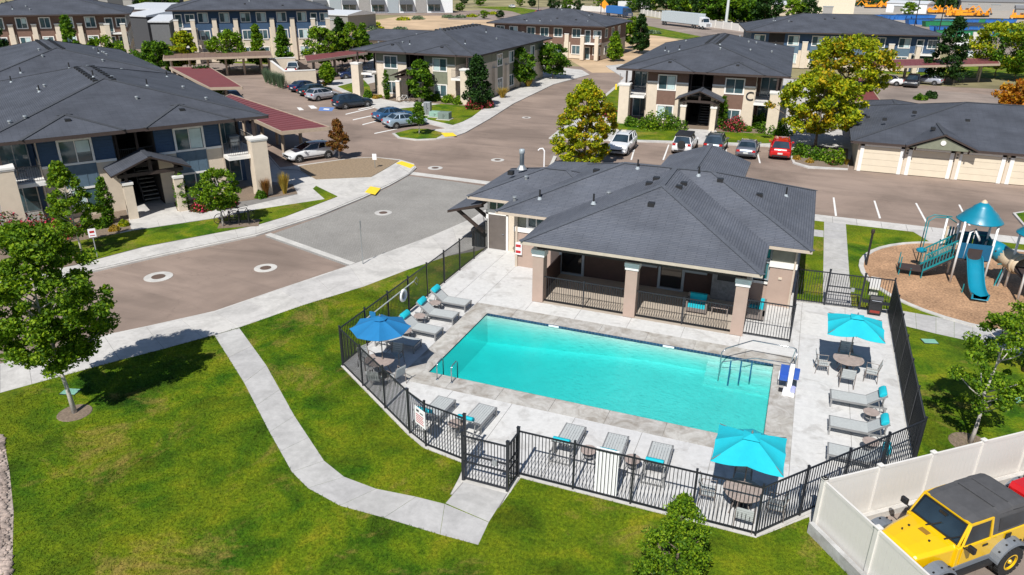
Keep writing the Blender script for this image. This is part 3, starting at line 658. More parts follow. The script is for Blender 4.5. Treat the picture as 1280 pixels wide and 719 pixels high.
    for i, (a, b) in enumerate(blocks):
        hip_roof(t, -8.85, 8.85, a, b, ez-.002*i, sl)
        hw_ = 8.85; zr = ez+hw_*sl; sp = []
        ya, yb = a+hw_, b-hw_
        k = ya-.3
        while k < max(yb, ya+.2)+.5 and len(sp) < 26:
            sp += [(-.6, k, zr-.14, 'b'), (.6, k, zr-.14, 'b')]; k += 1.15
        for j in range(17):
            xx = rs.uniform(-7, 7); yy = rs.uniform(a+2.5, b-2.5)
            zz = ez+min(hw_-abs(xx), yy-a, b-yy)*sl; sp.append((xx, yy, zz, rs.choice('pcc')))
        vents(t, sp)
    a = blocks[0][0]
    for s in (-1, 1):
        hip_roof(t, s*3.5-2.9, s*3.5+2.9, a-.06, a+5.7, ez+.02, sl+.05, fascia=SOFFIT, th=.24)
        vents(t, [(s*3.5, a+1.9, ez+1.9*(sl+.05)+.02, 'b')])
    return t
mat_step = mat('grey concrete treads', (.3, .29, .28), .8)
LU = Vector((.537,.843,0)); LN = Vector((.843,-.537,0))
pL = LU*8.6+LN*(-54.85)
apartment('large navy and cream two-storey apartment block at the left with a gabled stair entry', (pL.x, pL.y, 0), math.atan2(.843,.537), BLUE_S, BLUE_P, ((-1.2,25.5),(25.3,54)), ('right',), vent_seed=1, ez=5.58)
apartment('brown and cream two-storey apartment block with the letter C beside its entry', (-10.75, 81.9, 0), math.radians(1.5), BROWN_S, BROWN_S, ((-1.2,31),), None, 'C', vent_seed=2, lz=4.3)
apartment('sage and cream two-storey apartment block at the road bend, bicycles by its entry', (-46.75, 85.6, 0), 0, GREEN_S, GREEN_S, ((-1.2,28),), ('right',), vent_seed=3, lz=4.3)
# ---------------------------------------------------------------- long blocks seen from the side
def long_block(label, loc, rot, L_, D, floors, siding, pattern, ez, low=False, sl=.25, group='apartment blocks in the distance', roof=SHIN_B, fl=None, right=True, seed=5):
    t = thing('apartment_building', label, 'apartment building', loc, rot, group); fl = fl or ez/floors
    MB().box(-L_/2, L_/2, 0, D, 0, fl*(floors-1)*.98).build('stucco_wall', STUC, t); MB().box(-L_/2+.02, L_/2-.02, .02, D-.02, fl*(floors-1)*.98, ez-.2).build('siding_wall', siding, t)
    x = -L_/2; tot = sum({'W':3.4,'P':1.1,'B':4.4,'S':3.0}[c] for c in pattern); k = (L_)/tot
    for c in pattern:
        wd = {'W':3.4,'P':1.1,'B':4.4,'S':3.0}[c]*k; a, b = x, x+wd; cx = (a+b)/2
        if c == 'W':
            MB().box(a if low else cx-1.3*min(1,wd/3), b if low else cx+1.3*min(1,wd/3), -.03, 0, 4.3 if low else fl*(floors-2)+.9, ez-.3).build('siding_panel', siding, t)
            if floors > 2: pass
            if low: MB().box(cx-1.05, cx+1.05, -.06, 0, 2.3, fl+.7).build('board_panel', BLUE_P, t)
            for f in range(floors): window(t, (cx, -.03, f*fl+.85), min(1.9, wd*.55), 1.4, 0)
        elif c == 'P':
            pr_ = MB().box(a+.05, b-.05, -.4, 0, 0, fl*(floors-1)+1.3).build('pier', STUC, t); MB().box(a, b, -.45, 0, fl*(floors-1)+1.3, fl*(floors-1)+1.42).build('pier_cap', TRIM, pr_)
        elif c == 'S':
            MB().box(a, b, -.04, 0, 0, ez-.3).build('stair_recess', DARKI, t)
        elif c == 'B':
            MB().box(a, b, -.04, 0, 0, ez-.3).build('balcony_wall', siding, t)
            for f in range(floors):
                if f: MB().box(a, b, -1.7, -.04, f*fl-.25, f*fl).build('balcony_slab', TRIM, t); railing('balcony_rail', t, [(a+.5,-1.6),(b-.5,-1.6)], f*fl, 1.0, .16)
                window(t, (cx-.3*wd/2-.4, -.04, f*fl+.05), .9, 2.0, 0, 1, blind=False); window(t, (cx+.9, -.04, f*fl+.85), 1.3, 1.2, 0)
            for q in (a+.05, b-.75):
                pr_ = MB().box(q, q+.7, -2.0, -1.3, 0, fl*(floors-1)+1.25).build('pillar', STUC, t); MB().box(q-.06, q+.76, -2.06, -1.24, fl*(floors-1)+1.25, fl*(floors-1)+1.37).build('pillar_cap', TRIM, pr_)
        x = b
    if right:
        y = 1.5
        while y < D-3:
            for f in range(floors): window(t, (L_/2, y+1.2, f*fl+.85), 1.4, 1.4, math.pi/2)
            y += 4.4
    hip_roof(t, -L_/2-1, L_/2+1, -1.4, D+.9, ez, sl)
    rs = random.Random(seed); hw_ = (D+3)/2; sp = []
    for j in range(16):
        xx = rs.uniform(-L_/2+3, L_/2-3); yy = rs.uniform(0, D-1.5)
        sp.append((xx, yy, ez+min(yy+1.4, D+.9-yy, xx+L_/2+1, L_/2+1-xx)*sl, rs.choice('bpc')))
    vents(t, sp); return t
def span(a, b):
    a = Vector(a); b = Vector(b); d = b-a; return (a+b)/2, math.atan2(d.y, d.x), d.length
def block_px(label, pa, pb, ez, D, floors, siding, pat, **k):
    """pa, pb: pixels of the eave corners, ez the eave height"""
    a, b = G(*pa, ez), G(*pb, ez); c, an, L_ = span(a, b); nrm = Vector((-math.sin(an), math.cos(an), 0)); c = c+nrm*1.4
    return long_block(label, (c.x, c.y, 0), an, L_-2, D, floors, siding, pat, ez, **k)
block_px('navy and cream three-storey apartment block behind the brown flat carport', (206,13), (418,11), 8.6, 18, 3, BLUE_S, 'BWPWPWWPWPWB', seed=6)
block_px('brown and cream three-storey apartment block in the upper left corner', (-60,20), (163,17), 8.4, 18, 3, BROWN_S, 'BWPWPWPWPWPB', seed=7)
block_px('brown and cream apartment block beyond the bend, partly behind the sage one', (608,28), (757,33.5), 5.9, 17, 2, BROWN_S, 'WWPWWWPWB', seed=8)
block_px('navy and cream apartment block at the right behind the yellowing trees', (933,39), (1188,45), 5.9, 18, 2, BLUE_S, 'WSWPWWPWWPWB', seed=9, low=True)
# ---------------------------------------------------------------- clubhouse
CL = Vector((-6.5, 36.2, 0)); NL = tuple(-CL)
cb = thing('clubhouse', 'tan stucco pool clubhouse with a hipped grey shingle roof and fenced porch beside the pool', 'clubhouse', CL)
def cpart(mb, name, m, par=None, smooth=False):
    o = mb.build(name, m, par or cb, smooth)
    if par is None: o.location = NL
    return o
lo = MB(); up = MB(); bd = MB()
for x0, x1, y0, y1 in ((-13.95,-1.25,36.2,45.8),(-1.25,-.45,36.35,45.8),(-.45,.72,36.1,45.8),(-16.55,-13.95,38.3,45.0)):
    hl = 1.05 if x0 == -1.25 else 2.08
    lo.box(x0, x1, y0, y1, 0, hl); up.box(x0+.02, x1-.02, y0+.02, y1-.02, hl, 3.2)
for x0, x1, y in ((-14.0,-11.5,36.2),(-.5,.77,36.1)): bd.box(x0, x1, y-.07, y+.03, 2.06, 2.34)
bd.box(-1.3,-.46,36.24,36.34,1.03,1.25); bd.box(.72,.79,36.1,45.8,2.06,2.34); bd.box(-14.02,-13.95,36.13,38.3,2.06,2.34)
cpart(lo, 'stucco_wall', STUC_P); cpart(up, 'siding_wall', mat('grey sage siding', (.27,.27,.22), .8)); cpart(bd, 'trim_band', TRIM)
def cwin(c, w_, h, ang=0, **k):
    o = window(cb, (c[0]-CL.x, c[1]-CL.y, c[2]), w_, h, ang, **k); return o
cwin((-12.7,36.2,2.45), .9, .5, blind=False); cwin((-15.9,38.3,2.45), .9, .45, blind=False)
TG = glass_mat('teal tinted glass', (.02,.13,.15))
cwin((-.87,36.33,1.3), .7, .85, lights=1, glass=TG, frame=TRIM_G, blind=False); cwin((-.87,36.33,2.4), .7, .6, lights=1, glass=TG, frame=TRIM_G, blind=False)
for xx, w_, lts in ((-10.6,1.15,1),(-5.2,1.1,1),(-8.2,1.3,1)):
    if xx != -8.2: cwin((xx,36.14,.12), w_, 2.05, lights=lts, frame=TRIM_G, blind=False, glass=glass_mat('dark door glass',(.01,.012,.014)))
cwin((-6.35,36.14,1.55), .7, .75, lights=1, frame=TRIM_G, blind=False); cwin((-3.95,36.14,1.55), .9, .75, lights=1, frame=TRIM_G, blind=False)
cpart(MB().box(-7.0,-5.95,36.0,36.14,1.15,1.42).box(-4.5,-3.4,36.0,36.14,1.15,1.42), 'trim_band', TRIM_G)
cpart(MB().box(-3.1,-1.5,35.75,36.2,.0,2.3), 'fireplace', mat('grey stone facing', (.25,.25,.25), .8, .3, 6)); cpart(MB().box(-2.85,-1.75,35.7,35.76,1.1,1.9), 'television', BLKPL)
dr = cpart(MB().box(-16.42,-15.3,38.24,38.3,.01,2.15), 'door', mat('grey brown steel door', (.13,.11,.10), .5)); MB().tube([(-15.42,38.2,1.0),(-15.55,38.2,1.0)], .02).build('handle', CHROME, dr)
cpart(MB().box(-16.58,-16.42,38.2,38.3,0,2.25).box(-15.3,-15.17,38.2,38.3,0,2.25).box(-16.58,-15.17,38.2,38.3,2.15,2.4), 'door_frame', TRIM)
cpart(MB().box(-15.15,-13.98,38.22,38.3,0,2.4), 'wall_panel', STUC)
fa = cpart(MB().box(-13.86,-13.5,36.05,36.2,.75,1.45), 'aid_box', WPL); MB().box(-13.84,-13.55,36.03,36.05,1.2,1.35).box(-13.84,-13.55,36.03,36.05,.85,1.0).build('red_marking', TAILR, fa)
cpart(MB().box(-13.9,-13.78,36.1,36.19,0,3.2), 'downpipe', GUT); cpart(MB().box(.62,.7,36.0,36.09,0,3.1), 'downpipe', GUT)
cpart(MB().box(-.0,.16,36.04,36.1,1.45,1.55), 'vent_hood', STUC)
for x0, x1 in ((-11.39,-10.83),(-6.73,-6.17),(-1.7,-1.14)):
    c_ = cpart(MB().box(x0,x1,32.0,32.56,0,2.45), 'porch_column', STUC_P)
    MB().box(x0-.07,x1+.07,31.93,32.63,2.62,2.8).box(x0-.04,x1+.04,31.96,32.6,2.45,2.62).build('column_cap', TRIM, c_)
cpart(MB().box(-11.2,-1.3,32.1,32.5,2.8,3.1).box(-11.2,-10.95,32.5,36.2,2.8,3.1).box(-1.5,-1.3,32.5,36.2,2.8,3.1), 'porch_beam', SOFFIT)
cpart(MB().box(-11.35,-1.2,32.0,36.19,.001,.012), 'porch_floor', PORCHF)
cpart(MB().box(-11.3,-1.26,36.15,36.19,.012,3.1).box(-11.28,-11.2,32.56,36.15,.012,1.1), 'porch_shade_wall', mat('brown porch siding with shade darkened in', (.085,.05,.04), .8))  # brown back wall panel, colour darkened to stand in for the porch's shade
hip_roof(cb, -14.8, 1.32, 35.4, 46.6, 3.34, .345, SHIN, GUT, NL, th=.16)
hip_roof(cb, -11.85, -.63, 31.4, 46.3, 3.343, .347, SHIN, GUT, NL, th=.155, caps=True)
hip_roof(cb, -17.4, -9.0, 37.4, 44.4, 3.337, .343, SHIN, GUT, NL, th=.165)
hip_roof(cb, -15.4, -8.9, 40.5, 47.4, 3.331, .30, SHIN, GUT, NL, th=.15, caps=False)
gable_roof(cb, -8.5, -2.95, 43.5, 52.4, 3.34, .36, SHIN, GUT, NL, th=.16)
for xx in (-8.1,-3.4):
    cpart(MB().box(xx-.25,xx+.25,51.5,52.0,-.02,3.05), 'entry_column', STUC_P)
cpart(MB().box(-8.35,-3.15,51.55,51.95,3.0,3.2), 'entry_beam', SOFFIT)
rz = lambda x, y: 3.34+min(x+14.8, 1.32-x, y-35.4, 46.6-y)*.345
rz2 = lambda x, y: 3.343+min(x+11.85, -.63-x, y-31.4)*.347
vents(cb, [(-10.6,40.3,rz(-10.6,40.3),'b'),(-3.7,40.2,rz(-3.7,40.2),'b'),(-1.6,40.4,rz(-1.6,40.4),'b'),(-6.9,38.9,rz2(-6.9,38.9),'b'),(-5.4,38.7,rz2(-5.4,38.7),'b'),(-7.1,38.0,rz2(-7.1,38.0),'b'),(-5.5,37.8,rz2(-5.5,37.8),'b'),(-6.4,35.3,rz2(-6.4,35.3),'b'),
   (-9.5,35.9,rz2(-9.9,36.9)+.25,'p'),(-12.8,36.9,rz(-12.8,36.9),'p'),(-.3,42.6,rz(-.3,42.6),'p'),(-8.3,40.6,rz(-8.3,40.6),'p'),(-4.9,40.5,rz(-4.9,40.5),'p'),(-9.2,37.9,rz(-9.2,37.9),'c'),(-14.6,39.6,4.1,'c'),(-14.3,37.0,3.6,'c'),(-15.8,40.2,4.2,'b')], NL)
fl_ = cpart(MB().lathe([(.14,0),(.14,.8),(.17,.82),(.17,1.05),(.14,1.08)], 14, (-15.6,41.5,4.3)), 'metal_flue', mat('bright zinc', (.42,.47,.5), .35, .1, 5, metal=.2), None, True)
cpart(MB().lathe([(.32,-.15),(.16,.1)], 14, (-15.6,41.5,4.3)), 'flue_flashing', GREYST)
# bike shelter awning on the left wall
aw = roof_mesh('awning_roof', [[(-18.75,37.5,2.3),(-16.55,37.5,2.95),(-16.55,41.8,2.95),(-18.75,41.8,2.3)]], SHIN, cb, NL)
MB().profy([(-18.75,2.295),(-16.55,2.945),(-16.55,2.8),(-18.75,2.15)], 37.5, 41.8).build('fascia', DARKW, aw)
for yy in (37.9, 39.6, 41.4): cpart(MB().bar((-18.3,yy,2.3),(-16.6,yy,1.1), .14, .18).bar((-18.6,yy,2.22),(-16.6,yy,2.7), .12, .14), 'awning_brace', DARKW)
# ---------------------------------------------------------------- garages
gr = thing('garage_block', 'single-storey cream garage row with grey shingle roof and small gables at the right', 'garage', (4.3,67.85,-.1), 0)
MB().box(.3,30,.2,17,0,2.5).build('garage_wall', STUC, gr)
xg = .75; gi = 0
while xg < 28:
    door = MB()
    for k in range(4): door.box(xg, xg+2.75, .1, .16, .02+.52*k, .525+.52*k)
    dd = door.build('garage_door', GDOOR, gr)
    MB().box(xg-.28,xg,0.02,.2,0,2.35).box(xg+2.75,xg+3.03,0.02,.2,0,2.35).box(xg-.28,xg+3.03,0.02,.2,2.12,2.38).build('door_trim', TRIM, gr)
    MB().box(xg+3.12,xg+3.4,-.08 if gi % 2 else .1,.2,0,2.5).build('garage_pier', STUC, gr)
    for zz in (1.75, 1.98): MB().box(xg+3.2,xg+3.3,-.12 if gi % 2 else .05,.1,zz,zz+.09).build('wall_lamp', BLKPL, gr)
    xg += 3.62; gi += 1
hip_roof(gr, -.4, 34, -.35, 18, 2.55, .26, SHIN_B, SOFFIT)
hip_roof(gr, -.2, 8, 11, 22, 2.54, .24, SHIN_B, SOFFIT)
for cx in (6.3, 17.3):
    gable_roof(gr, cx-2.6, cx+2.6, -.95, 5, 2.62, .42, SHIN_B, SOFFIT, th=.14)
    MB().profy([(cx-2.3,2.45),(cx+2.3,2.45),(cx,3.45)], -.75, -.6).box(cx-2.2,cx+2.2,-.7,.2,2.42,2.56).build('gable_wall', GREEN_S, gr)
    for q in (cx-1.9, cx+1.9): MB().bar((q,-.95,2.6),(q,-.7,2.3), .1, .14).build('gable_bracket', DARKW, gr)
    MB().lathe([(.2,0),(.2,.05)], 16).xf(Matrix.Translation((cx,-.76,3.0)) @ Matrix.Rotation(math.pi/2,4,'X')).build('gable_vent', TRIM, gr)
vents(gr, [(2.2,4.2,3.73,'b'),(4.6,6.0,4.2,'b'),(8.6,5.0,3.95,'b'),(13.8,12.9,3.87,'b'),(15.8,12.7,3.9,'b'),(19,13,3.85,'b'),(5.7,1.7,3.65,'b'),(1.2,9,3.0,'b')])
# ---------------------------------------------------------------- carports
def carport(label, corners, z=2.8, m=REDROOF, posts=6):
    """corners: four pixels of the roof outline, near-left, near-right, far-right, far-left"""
    P = [G(x, y, z) for x, y in corners]; c = sum(P, Vector())/4; t = thing('carport', label, 'carport', (c.x, c.y, 0), 0, 'carports')
    q = [tuple((p-c)[:2]) for p in P]
    a = Vector((*q[0],0)); b = Vector((*q[1],0)); d = Vector((*q[3],0)); e = Vector((*q[2],0))
    MB().prism(q, z-.02, z).build('roof_deck', m, t)
    ed = MB()
    for u_, v_ in ((a,b),(b,e),(e,d),(d,a)): ed.bar(u_+ZZ*(z-.1), v_+ZZ*(z-.1), .12, .3)
    ed.build('roof_edge', TANMET, t)
    L1, L2 = (b-a).length, (d-a).length
    ribs = MB()
    if L1 > L2: A0, A1, B0_, B1 = a, b, d, e
    else: A0, A1, B0_, B1 = b, e, a, d
    n_ = int((A1-A0).length/.8)
    for i in range(1, n_): ribs.bar(A0.lerp(A1, i/n_)+ZZ*(z+.012), B0_.lerp(B1, i/n_)+ZZ*(z+.012), .045, .03)
    ribs.build('roof_ribs', m, t)['kind'] = 'stuff'
    for i in range(posts):
        f = (i+.35)/posts
        for g_ in (.28, .72):
            p = A0.lerp(A1, f).lerp(B0_.lerp(B1, f), g_); MB().box(p.x-.11,p.x+.11,p.y-.11,p.y+.11,-.13,z-.1).build('post', TANMET, t)
    return t
carport('long dark red metal carport beside the navy block, near the parked white hatchback', [(269,127),(352,165),(412,159),(288,118)], posts=4)
carport('short dark red carport behind the navy block, farther along the lot', [(212,84),(262,110),(303,109),(262,84)], posts=3)
carport('long low brown carport in front of the three-storey navy block', [(204,74),(340,70),(338,64),(205,67)], m=mat('brown metal roof', (.2,.13,.10), .6), posts=6)
carport('dull red carport at the left of the sage block', [(383,77),(459,66),(456,61),(380,70)], posts=3)
carport('dull red carport across the front of the right navy block', [(1090,84),(1250,80),(1245,72.5),(1090,75)], posts=5)
carport('dark red carport behind the garages beside the yellowing tree', [(1055,127),(1101,127),(1080,98),(1050,98)], posts=3)
# ---------------------------------------------------------------- black fences
PICK = MB().box(-.0105,.0105,-.0105,.0105,.09,1.72).mesh('picket', BLACKM)
POSTM = MB().box(-.03,.03,-.03,.03,0,1.84).box(-.036,.036,-.036,.036,1.84,1.87).mesh('post', BLACKM)
def iron_fence(label, pts, name='iron_fence', cat='fence', sp=.115, ps=2.05, kerb=True, endpost=(True,True), h=1.8, group='black metal fence runs round the pool'):
    c = Vector((*pts[0],0)); t = thing(name, label, cat, c, 0, group)
    P = [Vector((*q,0))-c for q in pts]; npk = 0
    for si, (a, b) in enumerate(zip(P[:-1], P[1:])):
        L_ = (b-a).length; d = (b-a)/L_; an = math.atan2(d.y, d.x); n_ = max(1, round(L_/ps))
        for k in range(n_+1):
            if k == 0 and (si > 0 or not endpost[0]): continue
            if k == n_ and si == len(P)-2 and not endpost[1]: continue
            link('post', POSTM, t, a.lerp(b, k/n_), an)
        for z, hh in ((1.74,.05),(.11,.035),(.62,.03) if False else (.09,.03)):
            MB().bar(a+ZZ*z, b+ZZ*z, .038, hh).build('rail', BLACKM, t)
        m = int(L_/sp)
        for k in range(1, m): link('picket', PICK, t, a.lerp(b, k/m), an)
    return t
f_l = 'black metal picket fence run '
iron_fence(f_l+'beside the left lawn, with rescue pole and ring', [(-16.5,38.2),(-16.5,22.8)])
iron_fence(f_l+'slanting past the blue umbrella to the sign', [(-16.5,22.8),(-11.5,19.5),(-10.6,19.02)], endpost=(False,True))
iron_fence(f_l+'short, between the sign corner and the front gate', [(-10.6,19.02),(-8.95,18.72)], endpost=(False,True))
iron_fence(f_l+'along the front beside three loungers, right of the gate', [(-7.02,18.72),(.52,18.72)])
iron_fence(f_l+'slanting beside the white vinyl fence', [(.52,18.72),(5.27,24.4)], endpost=(False,True))
iron_fence(f_l+'at the right, seen nearly end on', [(5.27,24.4),(5.27,37.35)], endpost=(False,True))
iron_fence(f_l+'at the back right behind the black grill', [(3.95,37.3),(5.27,37.35)], endpost=(True,False))
iron_fence(f_l+'between the clubhouse corner and the back gate', [(.9,35.9),(.9,37.1),(2.35,37.2)])
iron_fence(f_l+'from the right porch column round to the clubhouse wall', [(-1.14,32.25),(.9,32.25),(.9,35.9)], endpost=(False,False))
def rail_fence(label, a, b):
    c = Vector((*a,0)); t = thing('porch_fence', label, 'fence', c, 0, 'porch fences between the columns'); A = Vector((0,0,0)); B = Vector((*b,0))-c; L_ = (B-A).length
    for z in (1.36,.1,.12): MB().bar(A+ZZ*z, B+ZZ*z, .04, .045).build('rail', BLACKM, t)
    for k in range(1, int(L_/.115)): q = A.lerp(B, k*.115/L_); o = link('picket', PICK, t, q); o.scale = (1,1,.78)
    o = link('post', POSTM, t, A.lerp(B,.5)); o.scale = (1,1,.77); return t
rail_fence('black porch railing between the left and middle columns', (-10.83,32.2), (-6.73,32.2))
rail_fence('black porch railing between the middle and right columns, blue sofa behind it', (-6.17,32.2), (-1.7,32.2))
def gate(label, a, b, side_a=None, side_b=None, mesh=True):
    c = Vector((*a,0)); t = thing('gate', label, 'gate', c, 0, 'black metal gates'); 
    def panel(p, q, nm):
        p = Vector((*p,0))-c; q = Vector((*q,0))-c; L_ = (q-p).length; an = math.atan2(q.y-p.y, q.x-p.x)
        f = MB()
        for z in (.1,.75,1.05,1.72): f.bar(p+ZZ*z, q+ZZ*z, .045, .05)
        f.bar(p+ZZ*.05, p+ZZ*1.78, .06, .06).bar(q+ZZ*.05, q+ZZ*1.78, .06, .06); f.build(nm, BLACKM, t)
        for k in range(1, int(L_/.11)): link('picket', PICK, t, p.lerp(q, k*.11/L_), an)
    panel(a, b, 'gate_frame')
    for s_, e in ((a, side_a), (b, side_b)):
        if e: panel(s_, e, 'side_frame')
    for q in (a, b, side_a, side_b):
        if q: o = link('post', POSTM, t, Vector((*q,0))-c); o.scale = (1.5,1.5,1.03)
    m = (Vector((*a,0))+Vector((*b,0)))/2-c; MB().cbox((m.x+.35, m.y-.03, 1.0), (.16,.06,.2)).build('latch_box', GREYST, t)
    if mesh:
        # fine security mesh beside the latch
        g = MB()
        for s_, e in ((a, side_a), (b, side_b)):
            if not e: continue
            p = Vector((*s_,0))-c; q = Vector((*e,0))-c
            for k in range(1, 12): g.bar(p.lerp(q,k/12)+ZZ*.1, p.lerp(q,k/12)+ZZ*1.7, .012, .012)
        if g.v: g.build('mesh_panel', BLACKM, t)['kind'] = 'stuff'
    return t
gate('black metal gate at the end of the curving path, set forward in a box', (-8.6,17.83), (-7.05,17.83), (-8.95,18.72), (-7.02,18.68))
gate('black metal gate at the back leading to the playground walk', (2.35,37.2), (3.95,37.3), None, None)
# things hung on the fence
sg = thing('fence_sign', 'small white rules sign with red print hung on the slanting fence at the left', 'sign', (-10.72,18.98,0), math.radians(-28))
MB().box(-.32,.32,-.05,-.035,.85,1.55).build('sign_board', WPL, sg); MB().box(-.2,-.05,-.056,-.05,1.38,1.46).box(.02,.2,-.056,-.05,1.36,1.4).build('black_pictogram', BLKPL, sg)
for k in range(5): MB().box(-.24,.22-.04*(k % 2),-.056,-.05,.95+.075*k,.975+.075*k).build('red_text_line', TAILR, sg)
rp = thing('rescue_pole', 'long pale rescue pole hung along the left fence', 'pole', (-16.42,26.8,1.35), 0)
MB().tube([(0,-2.4,.0),(0,2.2,.1)], .028, 8).build('shaft', mat('pale aluminium', (.55,.6,.6), .35, metal=.3), rp); MB().tube([(0,2.2,.1),(.0,2.5,.2),(.0,2.62,.0),(0,2.5,-.2),(0,2.25,.05)], .02, 6).build('hook', GREYST, rp)
lr = thing('life_ring', 'white ring buoy on the left fence beside the loungers', 'life ring', (-16.4,27.9,1.15), 0)
tor = MB(); n1, n2 = 20, 8
vs = [(.07*math.sin(2*math.pi*j/n2)*1.0, (.25+.075*math.cos(2*math.pi*j/n2))*math.cos(2*math.pi*i/n1), (.25+.075*math.cos(2*math.pi*j/n2))*math.sin(2*math.pi*i/n1)) for i in range(n1) for j in range(n2)]
tor.add(vs, [(i*n2+j, ((i+1) % n1)*n2+j, ((i+1) % n1)*n2+(j+1) % n2, i*n2+(j+1) % n2) for i in range(n1) for j in range(n2)]); tor.build('ring', WPL, lr, True)
MB().box(-.02,.03,-.05,.05,-.12,.25).build('throw_rope', mat('grey rope', (.3,.3,.32), .9), lr)
bf = thing('pool_float', 'small blue float board stuck upright on the left fence behind the blue umbrella', 'float', (-16.3,25.0,.95), 0)
MB().prism([(-.13,-.02),(.13,-.02),(.16,.0),(.13,.03),(-.13,.03)], 0, .62).build('board', BLUEF, bf); MB().box(-.05,.05,-.03,-.02,.1,.25).build('pale_patch', WPL, bf)
wpn = thing('striped_panel', 'white upright panel leaning behind the front fence between the loungers', 'panel', (-4.08,18.745,0), 0)
for k in range(6): MB().box(-.36+.12*k,-.245+.12*k,-.0,.03,.12,1.8).build('board', mat('bright white board', (.86,.87,.88), .5, .02), wpn)
MB().box(-.38,.38,.03,.06,.2,.3).box(-.38,.38,.03,.06,1.4,1.5).build('back_rail', GREYST, wpn)
# ---------------------------------------------------------------- loungers
def make_lounger(label):
    """foot at x=0, head at x=+2 ; back raised"""
    t = thing('sun_lounger', label, 'sun lounger', group='grey sling sun loungers round the pool')
    fr = MB()
    for y in (-.36,.36): fr.bar((0,y,.34),(1.98,y,.34), .045, .06); fr.box(.02,.08,y-.025,y+.025,0,.34); fr.box(1.32,1.38,y-.025,y+.025,0,.34); fr.box(1.9,1.96,y-.025,y+.025,0,.34)
    fr.bar((.03,-.36,.34),(.03,.36,.34), .05,.06).bar((1.95,-.36,.06),(1.95,.36,.06), .03,.03).bar((.05,-.36,.06),(.05,.36,.06), .03,.03)
    fr.build('frame', FRAME2, t)
    for k in range(7): MB().box(.05,1.3,-.33+.095*k,-.245+.095*k,.365,.38).build('sling_strip', GREYSL, t)
    a = Vector((1.3,0,.37)); b = Vector((1.92,0,.86)); bk = MB()
    for y in (-.34,.34): bk.bar((a.x,y,a.z),(b.x,y,b.z), .04,.05)
    bk.bar((1.65,-.3,.6),(1.8,-.3,.1), .03).bar((1.65,.3,.6),(1.8,.3,.1), .03); bk.build('back_frame', FRAME2, t)
    s = MB(); s.add([(a.x,-.33,a.z+.02),(a.x,.33,a.z+.02),(b.x,.33,b.z+.02),(b.x,-.33,b.z+.02),(a.x,-.33,a.z),(a.x,.33,a.z),(b.x,.33,b.z),(b.x,-.33,b.z)], [(0,3,2,1)[::-1],(4,5,6,7),(0,1,5,4),(2,3,7,6),(1,2,6,5),(3,0,4,7)]); s.build('sling_back', GREYSL, t)
    p = MB(); d = (b-a).normalized(); n = Vector((-d.z,0,d.x)); c = b-d*.12+n*.09
    prof = []
    for k in range(12):
        an = 2*math.pi*k/12; q = c+d*(.15*math.cos(an))+n*(.085*math.sin(an)); prof.append((q.x, q.z))
    p.profy(prof, -.29, .29); o = p.build('headrest_pillow', TEALF, t, True); bevel(o, .04, 2)
    return t
FRAME2 = mat('silver bronze frame', (.3,.3,.3), .4, .1, 5, metal=.3)
LG0 = None
def lounger(x, y, rot, label):
    global LG0
    if LG0 is None:
        LG0 = make_lounger(label); LG0.location = (x, y, 0); LG0.rotation_euler = (0,0,rot)
    else: dup(LG0, (x, y, 0), rot, label)
PI = math.pi
lounger(-13.9, 29.85, PI, 'grey sun lounger farthest up the left side of the pool, next to the concrete apron')
lounger(-13.85, 28.35, PI+.03, 'middle grey sun lounger of the left row, a round side table on each side')
lounger(-13.85, 26.6, PI-.03, 'grey sun lounger of the left row just above the blue umbrella')
lounger(-14.2, 25.2, PI+.02, 'grey sun lounger half in the shade of the blue umbrella')
lounger(-11.05, 21.65, -PI/2-.03, 'grey sun lounger right behind the rules sign on the fence')
lounger(-9.4, 21.75, -PI/2-.05, 'grey sun lounger just left of the front gate box')
lounger(-5.95, 21.75, -PI/2, 'grey sun lounger nearest the front gate in the front row of three')
lounger(-4.4, 21.75, -PI/2+.03, 'grey sun lounger in the middle of the front row, above the white panel')
lounger(-2.85, 21.8, -PI/2+.02, 'grey sun lounger of the front row nearest the cyan umbrella')
lounger(2.55, 27.5, .02, 'grey sun lounger at the right side nearest the table under the far cyan umbrella')
lounger(2.5, 25.5, 0, 'middle grey sun lounger of the right row between two side tables')
lounger(2.45, 23.65, -.02, 'grey sun lounger of the right row nearest the vinyl fence')
def make_side(label):
    t = thing('side_table', label, 'side table', group='small round side tables by the loungers')
    MB().lathe([(.27,.43),(.28,.44),(.28,.46),(.27,.465)], 20).build('table_top', TTOP, t)
    for k in range(3):
        a = 2*PI*k/3; MB().tube([(.2*math.cos(a),.2*math.sin(a),.43),(.25*math.cos(a),.25*math.sin(a),0)], .014, 6).build('leg', FRAME2, t)
    MB().lathe([(.17,.2),(.17,.215)], 12).build('lower_ring', FRAME2, t); return t
ST0 = make_side('small round side table between the upper two loungers on the left'); ST0.location = (-15.35,29.1,0)
for x, y, lb in ((-15.35,27.5,'small round side table between the middle and lower loungers on the left'),(-15.2,25.9,'small round side table at the edge of the blue umbrella'),(-9.95,20.1,'small round side table behind the rules sign'),(-5.1,20.35,'small round side table left of the white panel'),(-3.6,20.4,'small round side table right of the white panel'),(3.95,26.55,'small round side table between the upper two loungers on the right'),(3.85,24.5,'small round side table between the lower two loungers on the right')):
    dup(ST0, (x,y,0), random.uniform(0,2), lb)
